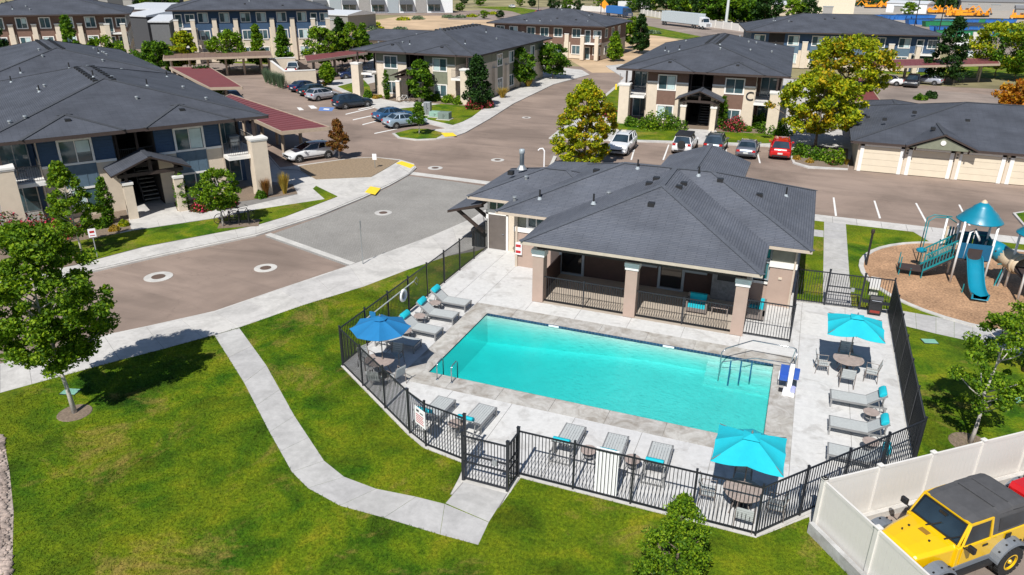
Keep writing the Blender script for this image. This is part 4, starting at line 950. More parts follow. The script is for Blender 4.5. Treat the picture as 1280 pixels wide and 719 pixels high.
# ---------------------------------------------------------------- tables, chairs, umbrellas
def make_table(label, loc):
    t = thing('round_table', label, 'table', loc, 0, 'round patio tables under umbrellas')
    MB().lathe([(.04,.715),(.58,.715),(.6,.725),(.6,.745),(.585,.75),(.04,.75)], 28).build('table_top', TTOP, t)
    for k in range(4):
        a = PI/4+PI*k/2; MB().tube([(.42*math.cos(a),.42*math.sin(a),.71),(.3*math.cos(a),.3*math.sin(a),.4),(.45*math.cos(a),.45*math.sin(a),0)], .02, 6).build('leg', FRAME, t)
    return t
def make_chair(label):
    """faces +x (sitter looks +x)"""
    t = thing('patio_chair', label, 'chair', group='patio chairs round the umbrella tables')
    f = MB()
    for y in (-.27,.27):
        f.tube([(.26,y,0),(.22,y,.4),(.24,y,.63),(-.2,y,.62),(-.26,y,.0)], .017, 6); f.tube([(-.18,y*.9,.4),(-.3,y*.9,.9)], .016, 6); f.tube([(.22,y,.4),(-.2,y,.4)], .015, 6)
    f.build('frame', FRAME, t)
    for k in range(5): MB().box(-.2+.085*k,-.125+.085*k,-.25,.25,.405,.425).build('seat_strip', GREYSL, t)
    bk = MB()
    for k in range(5):
        z = .46+.085*k; x = -.2-.12*(z-.4)/.5; bk.box(x-.012,x+.008,-.25,.25,z,z+.075)
    bk.build('backrest', GREYSL, t); return t
CH0 = None
def chair(x, y, rot, label):
    global CH0
    if CH0 is None: CH0 = make_chair(label); CH0.location = (x,y,0); CH0.rotation_euler = (0,0,rot)
    else: dup(CH0, (x,y,0), rot, label)
def umbrella(label, loc, kind, m, rim, top, r, rot=0, tilt=0, pole=True):
    t = thing('patio_umbrella', label, 'umbrella', loc, rot, None)
    n = 8 if kind == 'oct' else 4
    cs = [(r*math.cos(2*PI*(k+.5)/n), r*math.sin(2*PI*(k+.5)/n)) for k in range(n)]
    if kind == 'sq': cs = [(r*sx, r*sy) for sx, sy in ((1,1),(0,1),(-1,1),(-1,0),(-1,-1),(0,-1),(1,-1),(1,0))]; n = 8
    K = 6; mb = MB()
    for k in range(n):
        a = Vector((*cs[k],0)); b = Vector((*cs[(k+1) % n],0))
        g = []
        subs = 6
        for i in range(K+1):
            f = i/K; row = []
            for j in range(subs+1):
                u = j/subs; p = a.lerp(b, u)*f; z = top-(top-rim)*f**1.15
                sag = -math.sin(PI*u)*.07*f*(1 if kind == 'oct' else 1.2); z += sag*.8; p = p*(1-(.035 if kind == 'oct' else .02)*math.sin(PI*u)*f)
                if kind == 'sq' and k % 1 == 0: ee = (1-u if k % 2 == 0 else u); z -= .10*ee*f*f
                if kind == 'sq': z += .03*math.cos(2*PI*u*2)*f*0
                row.append((p.x, p.y, z+.0))
            g.append(row)
        base = len(mb.v); mb.v += [q for row in g for q in row]
        for i in range(K):
            for j in range(subs):
                q = base+i*(subs+1)+j; mb.f.append([q, q+subs+1, q+subs+2, q+1]); mb.m.append(0)
    can = mb.build('canopy', m, t)
    so_ = can.modifiers.new('thick', 'SOLIDIFY'); so_.thickness = .012
    # vent cap and finial
    vc = MB()
    for k in range(n):
        a = Vector((*cs[k],0))*.24; b = Vector((*cs[(k+1) % n],0))*.24; vc.add([(0,0,top+.06),(a.x,a.y,top-.03),(b.x,b.y,top-.03)], [(0,1,2)])
    vo = vc.build('vent_cap', m, can); s2 = vo.modifiers.new('thick','SOLIDIFY'); s2.thickness = .01
    MB().lathe([(.03,0),(.035,.04),(.02,.09),(.01,.12)], 10, (0,0,top+.05)).build('finial', CHROME, t)
    for k in range(n if kind == 'oct' else 8):
        if kind == 'oct': e = Vector((*cs[k], rim))
        else:
            an = [(1,1),(0,1),(-1,1),(-1,0),(-1,-1),(0,-1),(1,-1),(1,0)][k]; e = Vector((an[0]*r*.97, an[1]*r*.97, rim-.02))
        MB().bar(Vector((0,0,top-.05)), e-ZZ*.03, .018, .022).build('rib', FRAME, t)
        MB().bar(Vector((0,0,top-.75)), Vector((0,0,top-.05)).lerp(e, .5)-ZZ*.03, .014, .016).build('strut', FRAME, t)
    MB().tube([(0,0,.05),(0,0,top)], .022, 10).build('pole', FRAME, t); MB().lathe([(.28,0),(.28,.05),(.08,.1),(.05,.3)], 16).build('base', BLKPL, t)
    return t
ux, uy = -14.5, 22.75
umbrella('octagonal blue umbrella over the round table at the left of the pool', (ux,uy,0), 'oct', BLUEF, 2.2, 2.62, 1.22, .1)
umbrella('square cyan umbrella over the table near the back gate', (3.22,30.2,0), 'sq', TEALF, 2.2, 2.62, 1.06)
umbrella('square cyan umbrella in front, nearest the camera beside the pool corner', (-.02,19.95,0), 'sq', TEALF, 2.2, 2.62, 1.03)
make_table('round tan patio table under the blue umbrella', (-14.6,22.7,0)); make_table('round tan patio table under the far cyan umbrella', (3.2,30.05,0)); make_table('round tan patio table under the near cyan umbrella', (-.02,19.75,0))
for x, y, r, lb in ((-13.65,22.35,2.8,'patio chair at the blue umbrella table, nearest the pool'),(-14.5,23.75,-1.5,'patio chair behind the blue umbrella table, hidden by the canopy'),(-15.5,23.1,-.4,'patio chair at the blue umbrella table, against the fence corner'),(-14.3,21.8,1.8,'patio chair at the blue umbrella table by the slanting fence'),
  (2.25,29.95,.1,'patio chair on the left of the far cyan umbrella table'),(4.15,29.95,PI-.1,'patio chair on the right of the far cyan umbrella table'),(3.2,29.1,PI/2,'patio chair at the near side of the far cyan umbrella table'),(3.15,31.1,-PI/2,'patio chair in shade behind the far cyan umbrella table'),
  (-1.05,19.75,.05,'patio chair on the left of the near cyan umbrella table'),(1.0,19.85,PI,'patio chair on the right of the near cyan umbrella table'),(.15,18.98,PI/2-.05,'patio chair at the front of the near cyan umbrella table'),(-.1,20.8,-PI/2,'patio chair in shade behind the near cyan umbrella table')):
    chair(x, y, r, lb)
bq = lambda x, y: pL+LU*x+LN*(-y)
for x, y, r, lb in ((6.7,.6,2.4,'chair on the right upstairs balcony of the navy block'),(-6.7,.5,1.0,'chair on the left upstairs balcony of the navy block'),(-7.2,1.6,.2,'second chair on the left upstairs balcony of the navy block')):
    v_ = bq(x, y); dup(CH0, (v_.x, v_.y, 2.97), r, lb, 'chairs on the navy block balconies')
v_ = bq(7.0, 1.8); t = thing('storage_box', 'grey box on the right upstairs balcony of the navy block', 'box', (v_.x,v_.y,2.97), 1.0); MB().box(-.35,.35,-.3,.3,0,.8).build('body', GREYST, t); MB().box(-.38,.38,-.33,.33,.8,.87).build('lid', TRIM_G, t)
# porch furniture
sf = thing('outdoor_sofa', 'blue cushioned outdoor seat on the porch behind the railing', 'sofa', (-3.5,34.0,.01), 0)
MB().box(-.5,.5,-.4,.4,.1,.3).box(-.5,-.4,-.4,.4,.3,.6).box(.4,.5,-.4,.4,.3,.6).box(-.5,.5,.3,.4,.3,.8).build('frame', FRAME, sf); MB().box(-.4,.4,-.38,.28,.3,.46).build('seat_cushion', TEALF, sf); MB().box(-.4,.4,.14,.3,.46,.85).build('back_cushion', TEALF, sf)
ptb = thing('porch_table', 'low brown coffee table beside the blue seat on the porch', 'table', (-2.4,34.1,.01), 0)
MB().box(-.4,.4,-.3,.3,.38,.43).build('table_top', TTOP, ptb)
for sx in (-.36,.36):
    for sy in (-.26,.26): MB().box(sx-.03,sx+.03,sy-.03,sy+.03,0,.38).build('leg', FRAME, ptb)
st2 = thing('outdoor_sofa', 'turquoise outdoor seat at the right end of the porch by the fence', 'sofa', (-.75,34.4,.01), -PI/2)
MB().box(-.5,.5,-.4,.4,.1,.3).box(-.5,-.4,-.4,.4,.3,.6).box(.4,.5,-.4,.4,.3,.6).box(-.5,.5,.3,.4,.3,.8).build('frame', FRAME, st2); MB().box(-.4,.4,-.38,.28,.3,.46).build('seat_cushion', TEALF, st2); MB().box(-.4,.4,.14,.3,.46,.85).build('back_cushion', TEALF, st2)
# ---------------------------------------------------------------- pool fittings
def hoop(label, x, y):
    t = thing('grab_rail', label, 'grab rail', (x,y,0), 0, 'steel grab rails at the shallow left corner')
    MB().tube([(0,-.35,0),(0,-.35,.62),(0,-.28,.74),(0,.1,.76),(0,.22,.66),(0,.22,-.1)], .024, 8).build('rail', CHROME, t, True); MB().lathe([(.06,0),(.05,.025)], 12, (0,-.35,.006)).build('flange', CHROME, t)
hoop('left steel grab rail at the pool corner by the slanting fence', -12.3, 23.6); hoop('right steel grab rail at the pool corner by the slanting fence', -11.65, 23.6)
hr = thing('pool_handrail', 'long steel handrail over the entry steps in the far right pool corner', 'handrail', (0,0,0), 0)
MB().tube([(-1.75,29.0,-.9),(-1.75,29.0,.55),(-1.6,29.1,.72),(-.75,29.85,.85),(-.6,30.0,.86),(1.05,29.95,.86),(1.15,29.9,.84),(1.2,29.6,.8),(1.2,29.5,0)], .026, 8).build('rail', CHROME, hr, True)
MB().tube([(1.15,29.9,.84),(1.0,29.9,0)], .024, 8).build('post', CHROME, hr); MB().tube([(-1.7,29.0,.1),(-.4,29.4,.35),(1.2,29.5,.35)], .02, 8).build('mid_rail', CHROME, hr)
for k in range(3): MB().box(-1.35+.42*k,-1.29+.42*k,28.75,28.81,-.85+.2*k,.35+.05*k).build('step_marker', PNAVY, hr)
lf = thing('pool_lift', 'white pool access lift with blue seat on the deck by the pool corner', 'pool lift', (.95,27.3,0), 0)
MB().prism([(-.3,-.35),(.3,-.4),(.25,.3),(-.25,.3)], 0, .16).build('base', WPL, lf); MB().bar((0,-.05,.16),(0,.1,1.55), .22, .2).build('mast', WPL, lf); MB().bar((-.0,.1,1.5),(-.0,.45,1.35), .18, .14).build('arm', WPL, lf)
st_ = MB().box(-.52,-.14,.15,.6,.55,.65).build('seat', NAVYV, lf); MB().box(-.55,-.12,.58,.68,.6,1.2).build('seat_back', NAVYV, lf); MB().box(.14,.4,.1,.4,.75,1.25).build('battery_cover', NAVYV, lf)
MB().box(-.6,-.56,.1,.6,.6,.85).box(-.12,-.08,.1,.6,.6,.85).build('armrest', WPL, lf); MB().box(-.5,-.15,-.1,.15,.05,.15).build('footrest', BLKPL, lf); MB().lathe([(.13,0),(.13,.3)], 12, (.2,-.15,.16)).build('foot_cylinder', mat('lilac plastic', (.4,.42,.7), .4), lf)
lf.scale = (.75,.75,.8); lf.location = (1.05,27.6,0)
# grill, trash can, bench, signs, lights
gl_ = thing('barbecue_grill', 'black gas grill with red trim by the back fence', 'grill', (4.6,36.75,0), 0)
MB().box(-.4,.4,-.3,.3,.1,.8).build('cabinet', BLKPL, gl_); MB().profx([(-.3,.82),(-.28,1.05),(-.1,1.2),(.15,1.2),(.3,1.0),(.3,.82)], -.4, .4).build('lid', BLKPL, gl_); MB().box(-.85,-.42,-.25,.25,.76,.8).box(.42,.85,-.25,.25,.76,.8).build('side_shelf', BLKPL, gl_)
MB().box(-.38,.38,-.32,-.3,.15,.7).build('door', BLKPL, gl_); MB().box(-.3,.3,-.335,-.32,.2,.36).build('red_panel', mat('red enamel', (.25,.03,.02), .4), gl_); MB().tube([(-.3,-.36,1.0),(.3,-.36,1.0)], .02, 6).build('handle', CHROME, gl_)
tc = thing('trash_can', 'dark bin under the awning beside the clubhouse door', 'trash can', (-17.15,38.6,0), .1)
MB().prism([(-.38,-.38),(.38,-.38),(.38,.38),(-.38,.38)], 0, .95).build('bin', mat('dark slatted metal', (.03,.045,.06), .5), tc); MB().prism([(-.43,-.43),(.43,-.43),(.43,.43),(-.43,.43)], .95, 1.1).build('lid', BLKPL, tc)
for k in range(7): MB().box(-.37+.115*k,-.3+.115*k,-.4,-.38,.05,.9).build('slat', BLKPL, tc)
bn = thing('bench', 'pale concrete bench behind the grill, outside the back fence', 'bench', (4.75,40.0,0), PI/2-.1)
MB().box(-.8,.8,-.24,.24,.42,.52).build('seat', VINYL, bn); MB().box(-.6,-.45,-.2,.2,0,.42).build('leg', KERB, bn); MB().box(.45,.6,-.2,.2,0,.42).build('leg', KERB, bn)
def bollard(label, x, y, h=1.3):
    t = thing('bollard_light', label, 'bollard light', (x,y,0), 0, 'dark bollard lights'); MB().tube([(0,0,0),(0,0,h)], .06, 10).build('post', BLKPL, t); MB().lathe([(.08,0),(.1,.05),(.1,.2),(.05,.26)], 12, (0,0,h)).build('lamp_head', DARKW, t)
bollard('dark bollard light at the left rim of the playground', 4.55, 44.0, 1.9)
def signpost(label, x, y, h, board=None, m=GREYST, rot=0):
    t = thing('sign_post', label, 'sign', (x,y,0), rot, None); MB().tube([(0,0,-.05),(0,0,h)], .03, 8).build('post', m, t)
    if board: w_, hh, col = board; o = MB().box(-w_/2,w_/2,-.045,-.035,h-hh,h).build('sign_board', col, t)
    return t
q = G(453.7,330); signpost('slim grey post with an edge-on sign on the near kerb of the paver crossing', q.x, q.y, 2.55, (.06,.45,GREYST), rot=PI/2)
q = G(122,322); s_ = signpost('white parking sign on a grey post in the lawn before the navy block', q.x, q.y, 1.75, (.38,.5,WPL), rot=.9)
MB().box(-.12,.12,-.052,-.045,1.5,1.62).box(-.13,.13,-.052,-.045,1.33,1.37).build('red_marking', TAILR, s_)
q = G(469,210); signpost('small white sign on a post in the brown bed by the kerb tip', q.x, q.y, 1.2, (.35,.5,WPL), rot=.3)
q = G(680,211); t = thing('bent_pipe', 'white hooked pipe rising from the ground behind the clubhouse', 'pipe', (q.x,q.y,0)); MB().tube([(0,0,0),(0,0,1.5),(-.15,0,1.7),(-.4,0,1.65),(-.55,0,1.5)], .06, 8).build('pipe', WPL, t)
MB().prism(px([(684,211),(688,204),(692,195),(696,196),(692,204),(689,212)]), -.13, .02).build('kerb_ramp', KERB)['kind'] = 'structure'
# green utility lids in lawns
for x, y, lb in ((88,490,'green irrigation valve lid in the lawn behind the near tree'),(1162,427,'green irrigation valve lid in the right lawn'),(1277,501,'green irrigation valve lid at the right edge of the lawn')):
    q = G(x, y); t = thing('valve_lid', lb, 'valve lid', (q.x,q.y,0), .3, 'green irrigation valve lids'); MB().box(-.3,.3,-.2,.2,-.02,.03).build('lid', mat('pale green plastic', (.2,.42,.33), .6), t); MB().box(-.33,.33,-.23,.23,-.02,.015).build('rim', BLKPL, t)
gl_.scale = (.72,.72,.8); gl_.location = (4.6,36.95,0)
# ---------------------------------------------------------------- white vinyl fence
def vinyl(label, a, d, n, L_, h=1.85):
    t = thing('vinyl_fence', label, 'fence', tuple(a), math.atan2(d.y, d.x), 'white vinyl fence runs round the jeep')
    nb = 11; bw = (L_-.13)/nb; BM = MB().box(0.002,bw-.002,-.018,.018,.1,h-.12).box(0,.002,-.01,.01,.1,h-.12).mesh('board', VINYL)
    for i in range(n):
        x = i*L_
        p = MB().box(x-.065,x+.065,-.065,.065,-.3,h+.02).build('post', VINYL, t); MB().prism([(x-.085,-.085),(x+.085,-.085),(x+.085,.085),(x-.085,.085)], h+.02, h+.06).box(x-.04,x+.04,-.04,.04,h+.06,h+.09).build('post_cap', VINYL, p)
        if i < n-1:
            MB().box(x+.065,x+L_-.065,-.03,.03,h-.13,h-.01).build('top_rail', VINYL, t); MB().box(x+.065,x+L_-.065,-.03,.03,.03,.16).build('bottom_rail', VINYL, t)
            for k in range(nb): link('board', BM, t, (x+.065+bw*k, 0, 0))
    return t
vinyl('white vinyl privacy fence run going back to the right behind the jeep', FA, FAd, 13, 2.05)
vinyl('white vinyl privacy fence run coming towards the camera beside the jeep hood', FA+FBd*.0, FBd, 4, 2.12)
fw = MB().bar(Vector((2.14,19.61,.12))+Vector((-.13,-.12,0)), Vector((2.14,19.61,.12))+FBd*8+Vector((-.13,-.12,0)), .16, .5).build('footing_wall', concrete_mat('footing concrete', (.5,.5,.5)))
tag(fw, 'low grey concrete footing along the outside of the near vinyl fence run', 'wall')
fw = MB().bar(Vector((2.14,19.61,.06))+FAd*.2+Vector((.09,-.1,0)), Vector((2.14,19.61,.06))+FAd*24+Vector((.09,-.1,0)), .14, .3).build('footing_wall', KERB)
tag(fw, 'low pale concrete kerb under the vinyl fence behind the jeep', 'wall')
dkk = MB()
for a, b in zip(DECKP[1:-1], DECKP[2:]): 
    dkk.bar((a[0],a[1],-.03),(b[0],b[1],-.03), .16, .07)
struct(dkk.build('deck_edge', KERB))
# ---------------------------------------------------------------- playground
pg = thing('playground_structure', 'teal and white playground tower with conical roof, blue slide, ramp and tunnel', 'playground', (9.2,43.2,0))
WP = mat('white painted post', (.78,.78,.78), .4, .04, 4); DKM = mat('dark rubber deck', (.045,.03,.028), .8)
def pp(mb, name, m, par=None, smooth=False): return mb.build(name, m, par or pg, smooth)
r0 = .82
T1 = [(-.55,-.3),(1.0,-.15),(.95,1.15),(-.5,1.15)]
for x, y in T1: pp(MB().tube([(x,y,0),(x,y,3.45)], .06, 10), 'post', WP, None, True)
def cone_roof(cx, cy, z, r, par, n=20):
    ro = MB().lathe([(r,0),(r*.98,.05),(r*.72,.36),(r*.72,.40),(r*.42,.68),(r*.42,.72),(.14,.98)], n, (cx,cy,z)).build('roof', TEALP, par, True)
    MB().lathe([(.17,.95),(.12,1.05),(.02,1.12)], 10, (cx,cy,z)).build('roof_tip', PTAN, ro)
cone_roof(.22,.45,3.4,1.12,pg)
pp(MB().prism(T1, 1.35, 1.45), 'deck', DKM)
pp(MB().box(-.5,.95,-.32,-.26,1.45,2.3), 'slide_panel', PNAVY); pp(MB().box(-.1,.55,-.34,-.325,1.45,2.05), 'slide_opening', DKM)
for s in ((1.0,-.1,1.0,1.1),(-.5,1.15,.95,1.15)):
    b = MB(); a_, c_ = Vector((s[0],s[1],0)), Vector((s[2],s[3],0))
    for k in range(9): q = a_.lerp(c_, k/8); b.tube([(q.x,q.y,1.45),(q.x,q.y,2.4)], .018, 6)
    b.bar(a_+ZZ*2.4, c_+ZZ*2.4, .05); pp(b, 'guard_bars', TEALM)
# slide
slp = [(0,-.3,1.45),(0,-.7,1.38),(.02,-1.3,.95),(.05,-1.9,.55),(.1,-2.4,.3),(.2,-2.75,.22)]
sld = MB(); W_ = .41; prev = None
for i, q in enumerate(slp):
    q = Vector(q)+Vector((.25,0,0)); row = [(q.x-W_,q.y,q.z+.27),(q.x-W_+.07,q.y,q.z+.28),(q.x-W_+.12,q.y,q.z),(q.x+W_-.12,q.y,q.z),(q.x+W_-.07,q.y,q.z+.28),(q.x+W_,q.y,q.z+.27),(q.x+W_-.03,q.y,q.z-.05),(q.x-W_+.03,q.y,q.z-.05)]
    b = len(sld.v); sld.v += row
    if prev is not None:
        for j in range(8): sld.f.append([prev+j, b+j, b+(j+1) % 8, prev+(j+1) % 8]); sld.m.append(0)
    prev = b
sld.f.append(list(range(prev, prev+8))); sld.m.append(0); so_ = pp(sld, 'slide', TEALP, None, True); ss = so_.modifiers.new('sub','SUBSURF'); ss.levels = 2; ss.render_levels = 2
pp(MB().tube([(.75,-1.6,0),(.7,-1.75,.5)], .03, 6).tube([(-.15,-1.6,0),(-.15,-1.6,.5)], .03, 6), 'slide_leg', TEALM)
# access ramp with guard bars on the left
ra, rb = Vector((-2.0,-.2,.45)), Vector((-.55,.2,1.35))
pp(MB().add([(-1.95,-.25,.42),(-.55,.0,1.38),(-.55,1.1,1.38),(-1.95,.85,.42),(-1.95,-.25,.3),(-.55,.0,1.25),(-.55,1.1,1.25),(-1.95,.85,.3)], [(0,1,2,3),(7,6,5,4),(0,4,5,1),(1,5,6,2),(2,6,7,3),(3,7,4,0)]), 'ramp_deck', DKM)
for yo in (-.25,.85):
    b = MB(); p0 = Vector((-1.95,yo,.42)); p1 = Vector((-.55,yo+.25,1.38))
    b.bar(p0+ZZ*.05, p1+ZZ*.05, .05, .09).bar(p0+ZZ*.95, p1+ZZ*.95, .05, .07)
    for k in range(11): q = p0.lerp(p1, k/10); b.tube([(q.x,q.y,q.z),(q.x,q.y,q.z+.95)], .022, 6)
    pp(b, 'ramp_guard', TEALM)
pp(MB().box(-3.1,-1.95,-.15,.75,.34,.42), 'step_deck', DKM)
for x, y in ((-3.05,-.1),(-3.05,.7),(-2.5,-.12),(-1.95,-.25),(-1.95,.85)): pp(MB().tube([(x,y,0),(x,y,1.05 if x < -3 else .45)], .03, 6), 'leg', TEALM)
# climber tower behind left
for x, y, h in ((-1.1,1.4,3.0),(-.35,2.2,2.6),(-.9,2.5,2.9)): pp(MB().tube([(x,y,0),(x,y,h)], .055, 8), 'post', WP, None, True)
pp(MB().tube([(-1.9,1.6,0),(-1.9,1.7,2.7),(-1.6,1.8,2.95),(-.9,1.9,2.95),(-.5,2.0,2.7)], .03, 6).tube([(-1.9,2.5,0),(-1.9,2.4,2.7),(-1.6,2.4,2.9),(-.7,2.4,2.9)], .03, 6), 'climber_arch', TEALM, None, True)
pp(MB().lathe([(.05,0),(.28,.1),(.28,.2),(.05,.32)], 10, (-1.95,1.5,.9)), 'climber_step', TEALP)
pp(MB().box(-1.05,-.4,1.5,2.3,1.5,1.58), 'upper_deck', DKM)
for k in range(5): pp(MB().box(-1.0+.14*k,-.92+.14*k,1.46,1.52,1.58,2.6), 'panel_slat', [PTAN, TEALM, PNAVY][k % 3])
pp(MB().box(-.3,.3,1.2,1.26,1.45,2.5), 'navy_panel', PNAVY); pp(MB().box(.35,.9,1.2,1.26,1.5,2.6), 'blue_panel', PNAVY)
pp(MB().lathe([(.28,0),(.28,.04)], 16).xf(Matrix.Translation((-.35,1.35,2.1)) @ Matrix.Rotation(PI/2,4,'X')), 'steering_ring', PTAN)
for x, y in ((0,-.28),(.05,-.05)): pp(MB().tube([(x-.25,y,1.45),(x-.2,y,2.9),(x,y,3.05),(x+.3,y,2.5)], .045, 8), 'hand_loop', WP, None, True)
# tunnel to second tower
def big_tube(name, pts, r, m, n=16):
    o = MB().tube(pts, r, n, cap=False).build(name, m, pg, True); s = o.modifiers.new('thick','SOLIDIFY'); s.thickness = .04; return o
big_tube('blue_tunnel', [(.95,.75,1.85),(1.15,.85,1.85),(1.45,.85,1.75),(1.75,.65,1.6)], .44, TEALP); big_tube('tan_tunnel', [(1.75,.65,1.6),(2.05,.4,1.5),(2.3,.1,1.42),(2.5,-.25,1.38)], .44, PTAN)
big_tube('tunnel_collar', [(2.3,.1,1.42),(2.4,-.05,1.4)], .52, PTAN)
for x, y, z in ((1.3,.42,1.85),(1.5,.38,1.78),(1.95,.05,1.6),(2.12,-.12,1.55)): pp(MB().lathe([(.05,0),(.05,.06)], 8).xf(Matrix.Translation((x,y,z)) @ Matrix.Rotation(PI/2,4,'X')), 'peep_hole', DKM)
pp(MB().tube([(1.6,.1,0),(1.9,.5,1.2)], .035, 6).tube([(1.95,.3,1.25),(1.5,.2,1.2)], .03, 6), 'tunnel_brace', TEALM)
pp(MB().tube([(1.75,.1,0),(1.95,.35,1.15)], .05, 8), 'tunnel_leg', GREYST)
# second tower at right
T2 = [(2.9,-1.1),(4.4,-1.1),(4.4,.4),(3.3,1.0)]
T2 = [(2.3,-1.8),(3.7,-1.9),(3.8,0),(2.1,.1)]
for x, y in T2: pp(MB().tube([(x,y,0),(x,y,3.3)], .06, 10), 'post', WP, None, True)
cone_roof(2.75,-.9,3.35,1.12,pg)
pp(MB().prism(T2, 1.15, 1.25), 'deck', DKM)
b = MB()
for a_, c_ in (((2.3,-1.8),(3.7,-1.9)),((3.7,-1.9),(3.8,0))):
    a_, c_ = Vector((*a_,0)), Vector((*c_,0))
    for k in range(8): q = a_.lerp(c_, k/7); b.tube([(q.x,q.y,1.2),(q.x,q.y,2.1)], .018, 6)
    b.bar(a_+ZZ*2.1, c_+ZZ*2.1, .05)
pp(b, 'guard_bars', TEALM); pp(MB().box(2.75,3.4,-1.82,-1.76,.7,2.0), 'pale_panel', mat('mint plastic', (.35,.6,.5), .5))
pp(MB().tube([(2.6,-2.6,.0),(2.5,-2.7,.5),(2.8,-2.6,.9),(3.2,-2.0,1.2)], .03, 6), 'climb_rail', TEALM)
# ---------------------------------------------------------------- vehicles
PAINTS = {}
def paint(name, c, metal=.0):
    if name not in PAINTS: PAINTS[name] = mat(name+' car paint', c, .28, .04, 1, metal=metal, coat=1.0)
    return PAINTS[name]
CGLASS = glass_mat('tinted car glass', (.018,.032,.045), .03, 1.0)
PLATE = mat('number plate', (.6,.62,.6), .5)
PROF = {  # stations: x from rear (0) to front (1) ; (x, z_belt_or_hood, roof z or None)
 'sedan': dict(L=4.7, W=1.80, belt=[(0,.72),(.04,.98),(.2,1.02),(.45,.98),(.66,.97),(.72,.93),(.9,.80),(.97,.68),(1,.5)], cab=(.13,.74,.25,.55), roof=1.43),
 'hatch': dict(L=4.35, W=1.79, belt=[(0,.7),(.03,1.0),(.2,1.05),(.45,1.0),(.68,.99),(.75,.95),(.91,.80),(.97,.66),(1,.48)], cab=(.03,.76,.14,.52), roof=1.48),
 'wagon': dict(L=4.8, W=1.85, belt=[(0,.75),(.02,1.1),(.2,1.15),(.45,1.1),(.68,1.08),(.75,1.04),(.92,.92),(.98,.75),(1,.5)], cab=(.02,.74,.09,.56), roof=1.66),
 'suv': dict(L=4.5, W=1.84, belt=[(0,.75),(.02,1.12),(.2,1.15),(.45,1.12),(.68,1.1),(.75,1.07),(.93,.97),(.985,.8),(1,.55)], cab=(.02,.74,.07,.58), roof=1.72),
 'pickup': dict(L=5.7, W=1.95, belt=[(0,.8),(.01,1.15),(.2,1.17),(.35,1.17),(.66,1.15),(.72,1.12),(.93,1.02),(.985,.85),(1,.6)], cab=(.33,.72,.36,.6), roof=1.85),
}
def interp(tb, x):
    for (a, za), (b, zb) in zip(tb[:-1], tb[1:]):
        if x <= b: return za+(zb-za)*(x-a)/(b-a)
    return tb[-1][1]
WHEELC = {}
def wheel(par, x, y, r, side, rim=RIM, wd=.22):
    key = (round(r,3), side, rim.name)
    if key not in WHEELC:
        R = Matrix.Rotation(-side*PI/2, 4, 'X')
        ty = MB().lathe([(r*.62,-wd/2),(r*.93,-wd/2),(r,-wd/2+.03),(r,wd/2-.03),(r*.93,wd/2),(r*.62,wd/2),(r*.6,wd/2-.03)], 22).xf(R)
        rm = MB().lathe([(r*.62,wd/2-.05),(r*.62,wd/2-.01),(r*.56,wd/2-.005),(r*.5,wd/2-.05),(r*.15,wd/2-.02),(.03,wd/2-.01)], 20).xf(R)
        sp = MB()
        for k in range(5):
            a = 2*PI*k/5; sp.bar((r*.12*math.cos(a),r*.12*math.sin(a),wd/2-.02),(r*.56*math.cos(a),r*.56*math.sin(a),wd/2-.012), .07, .03)
        sp.xf(R)
        dk = MB().lathe([(r*.55,wd/2-.049),(r*.55,wd/2-.045)], 18).xf(R)
        WHEELC[key] = (ty.mesh('wheel', RUBBER, True), rm.mesh('rim', BLKPL), sp.mesh('spokes', rim))
    a, b, c = WHEELC[key]; o = link('wheel', a, par, (x, y, r)); link('rim', b, o); link('spokes', c, o); return o
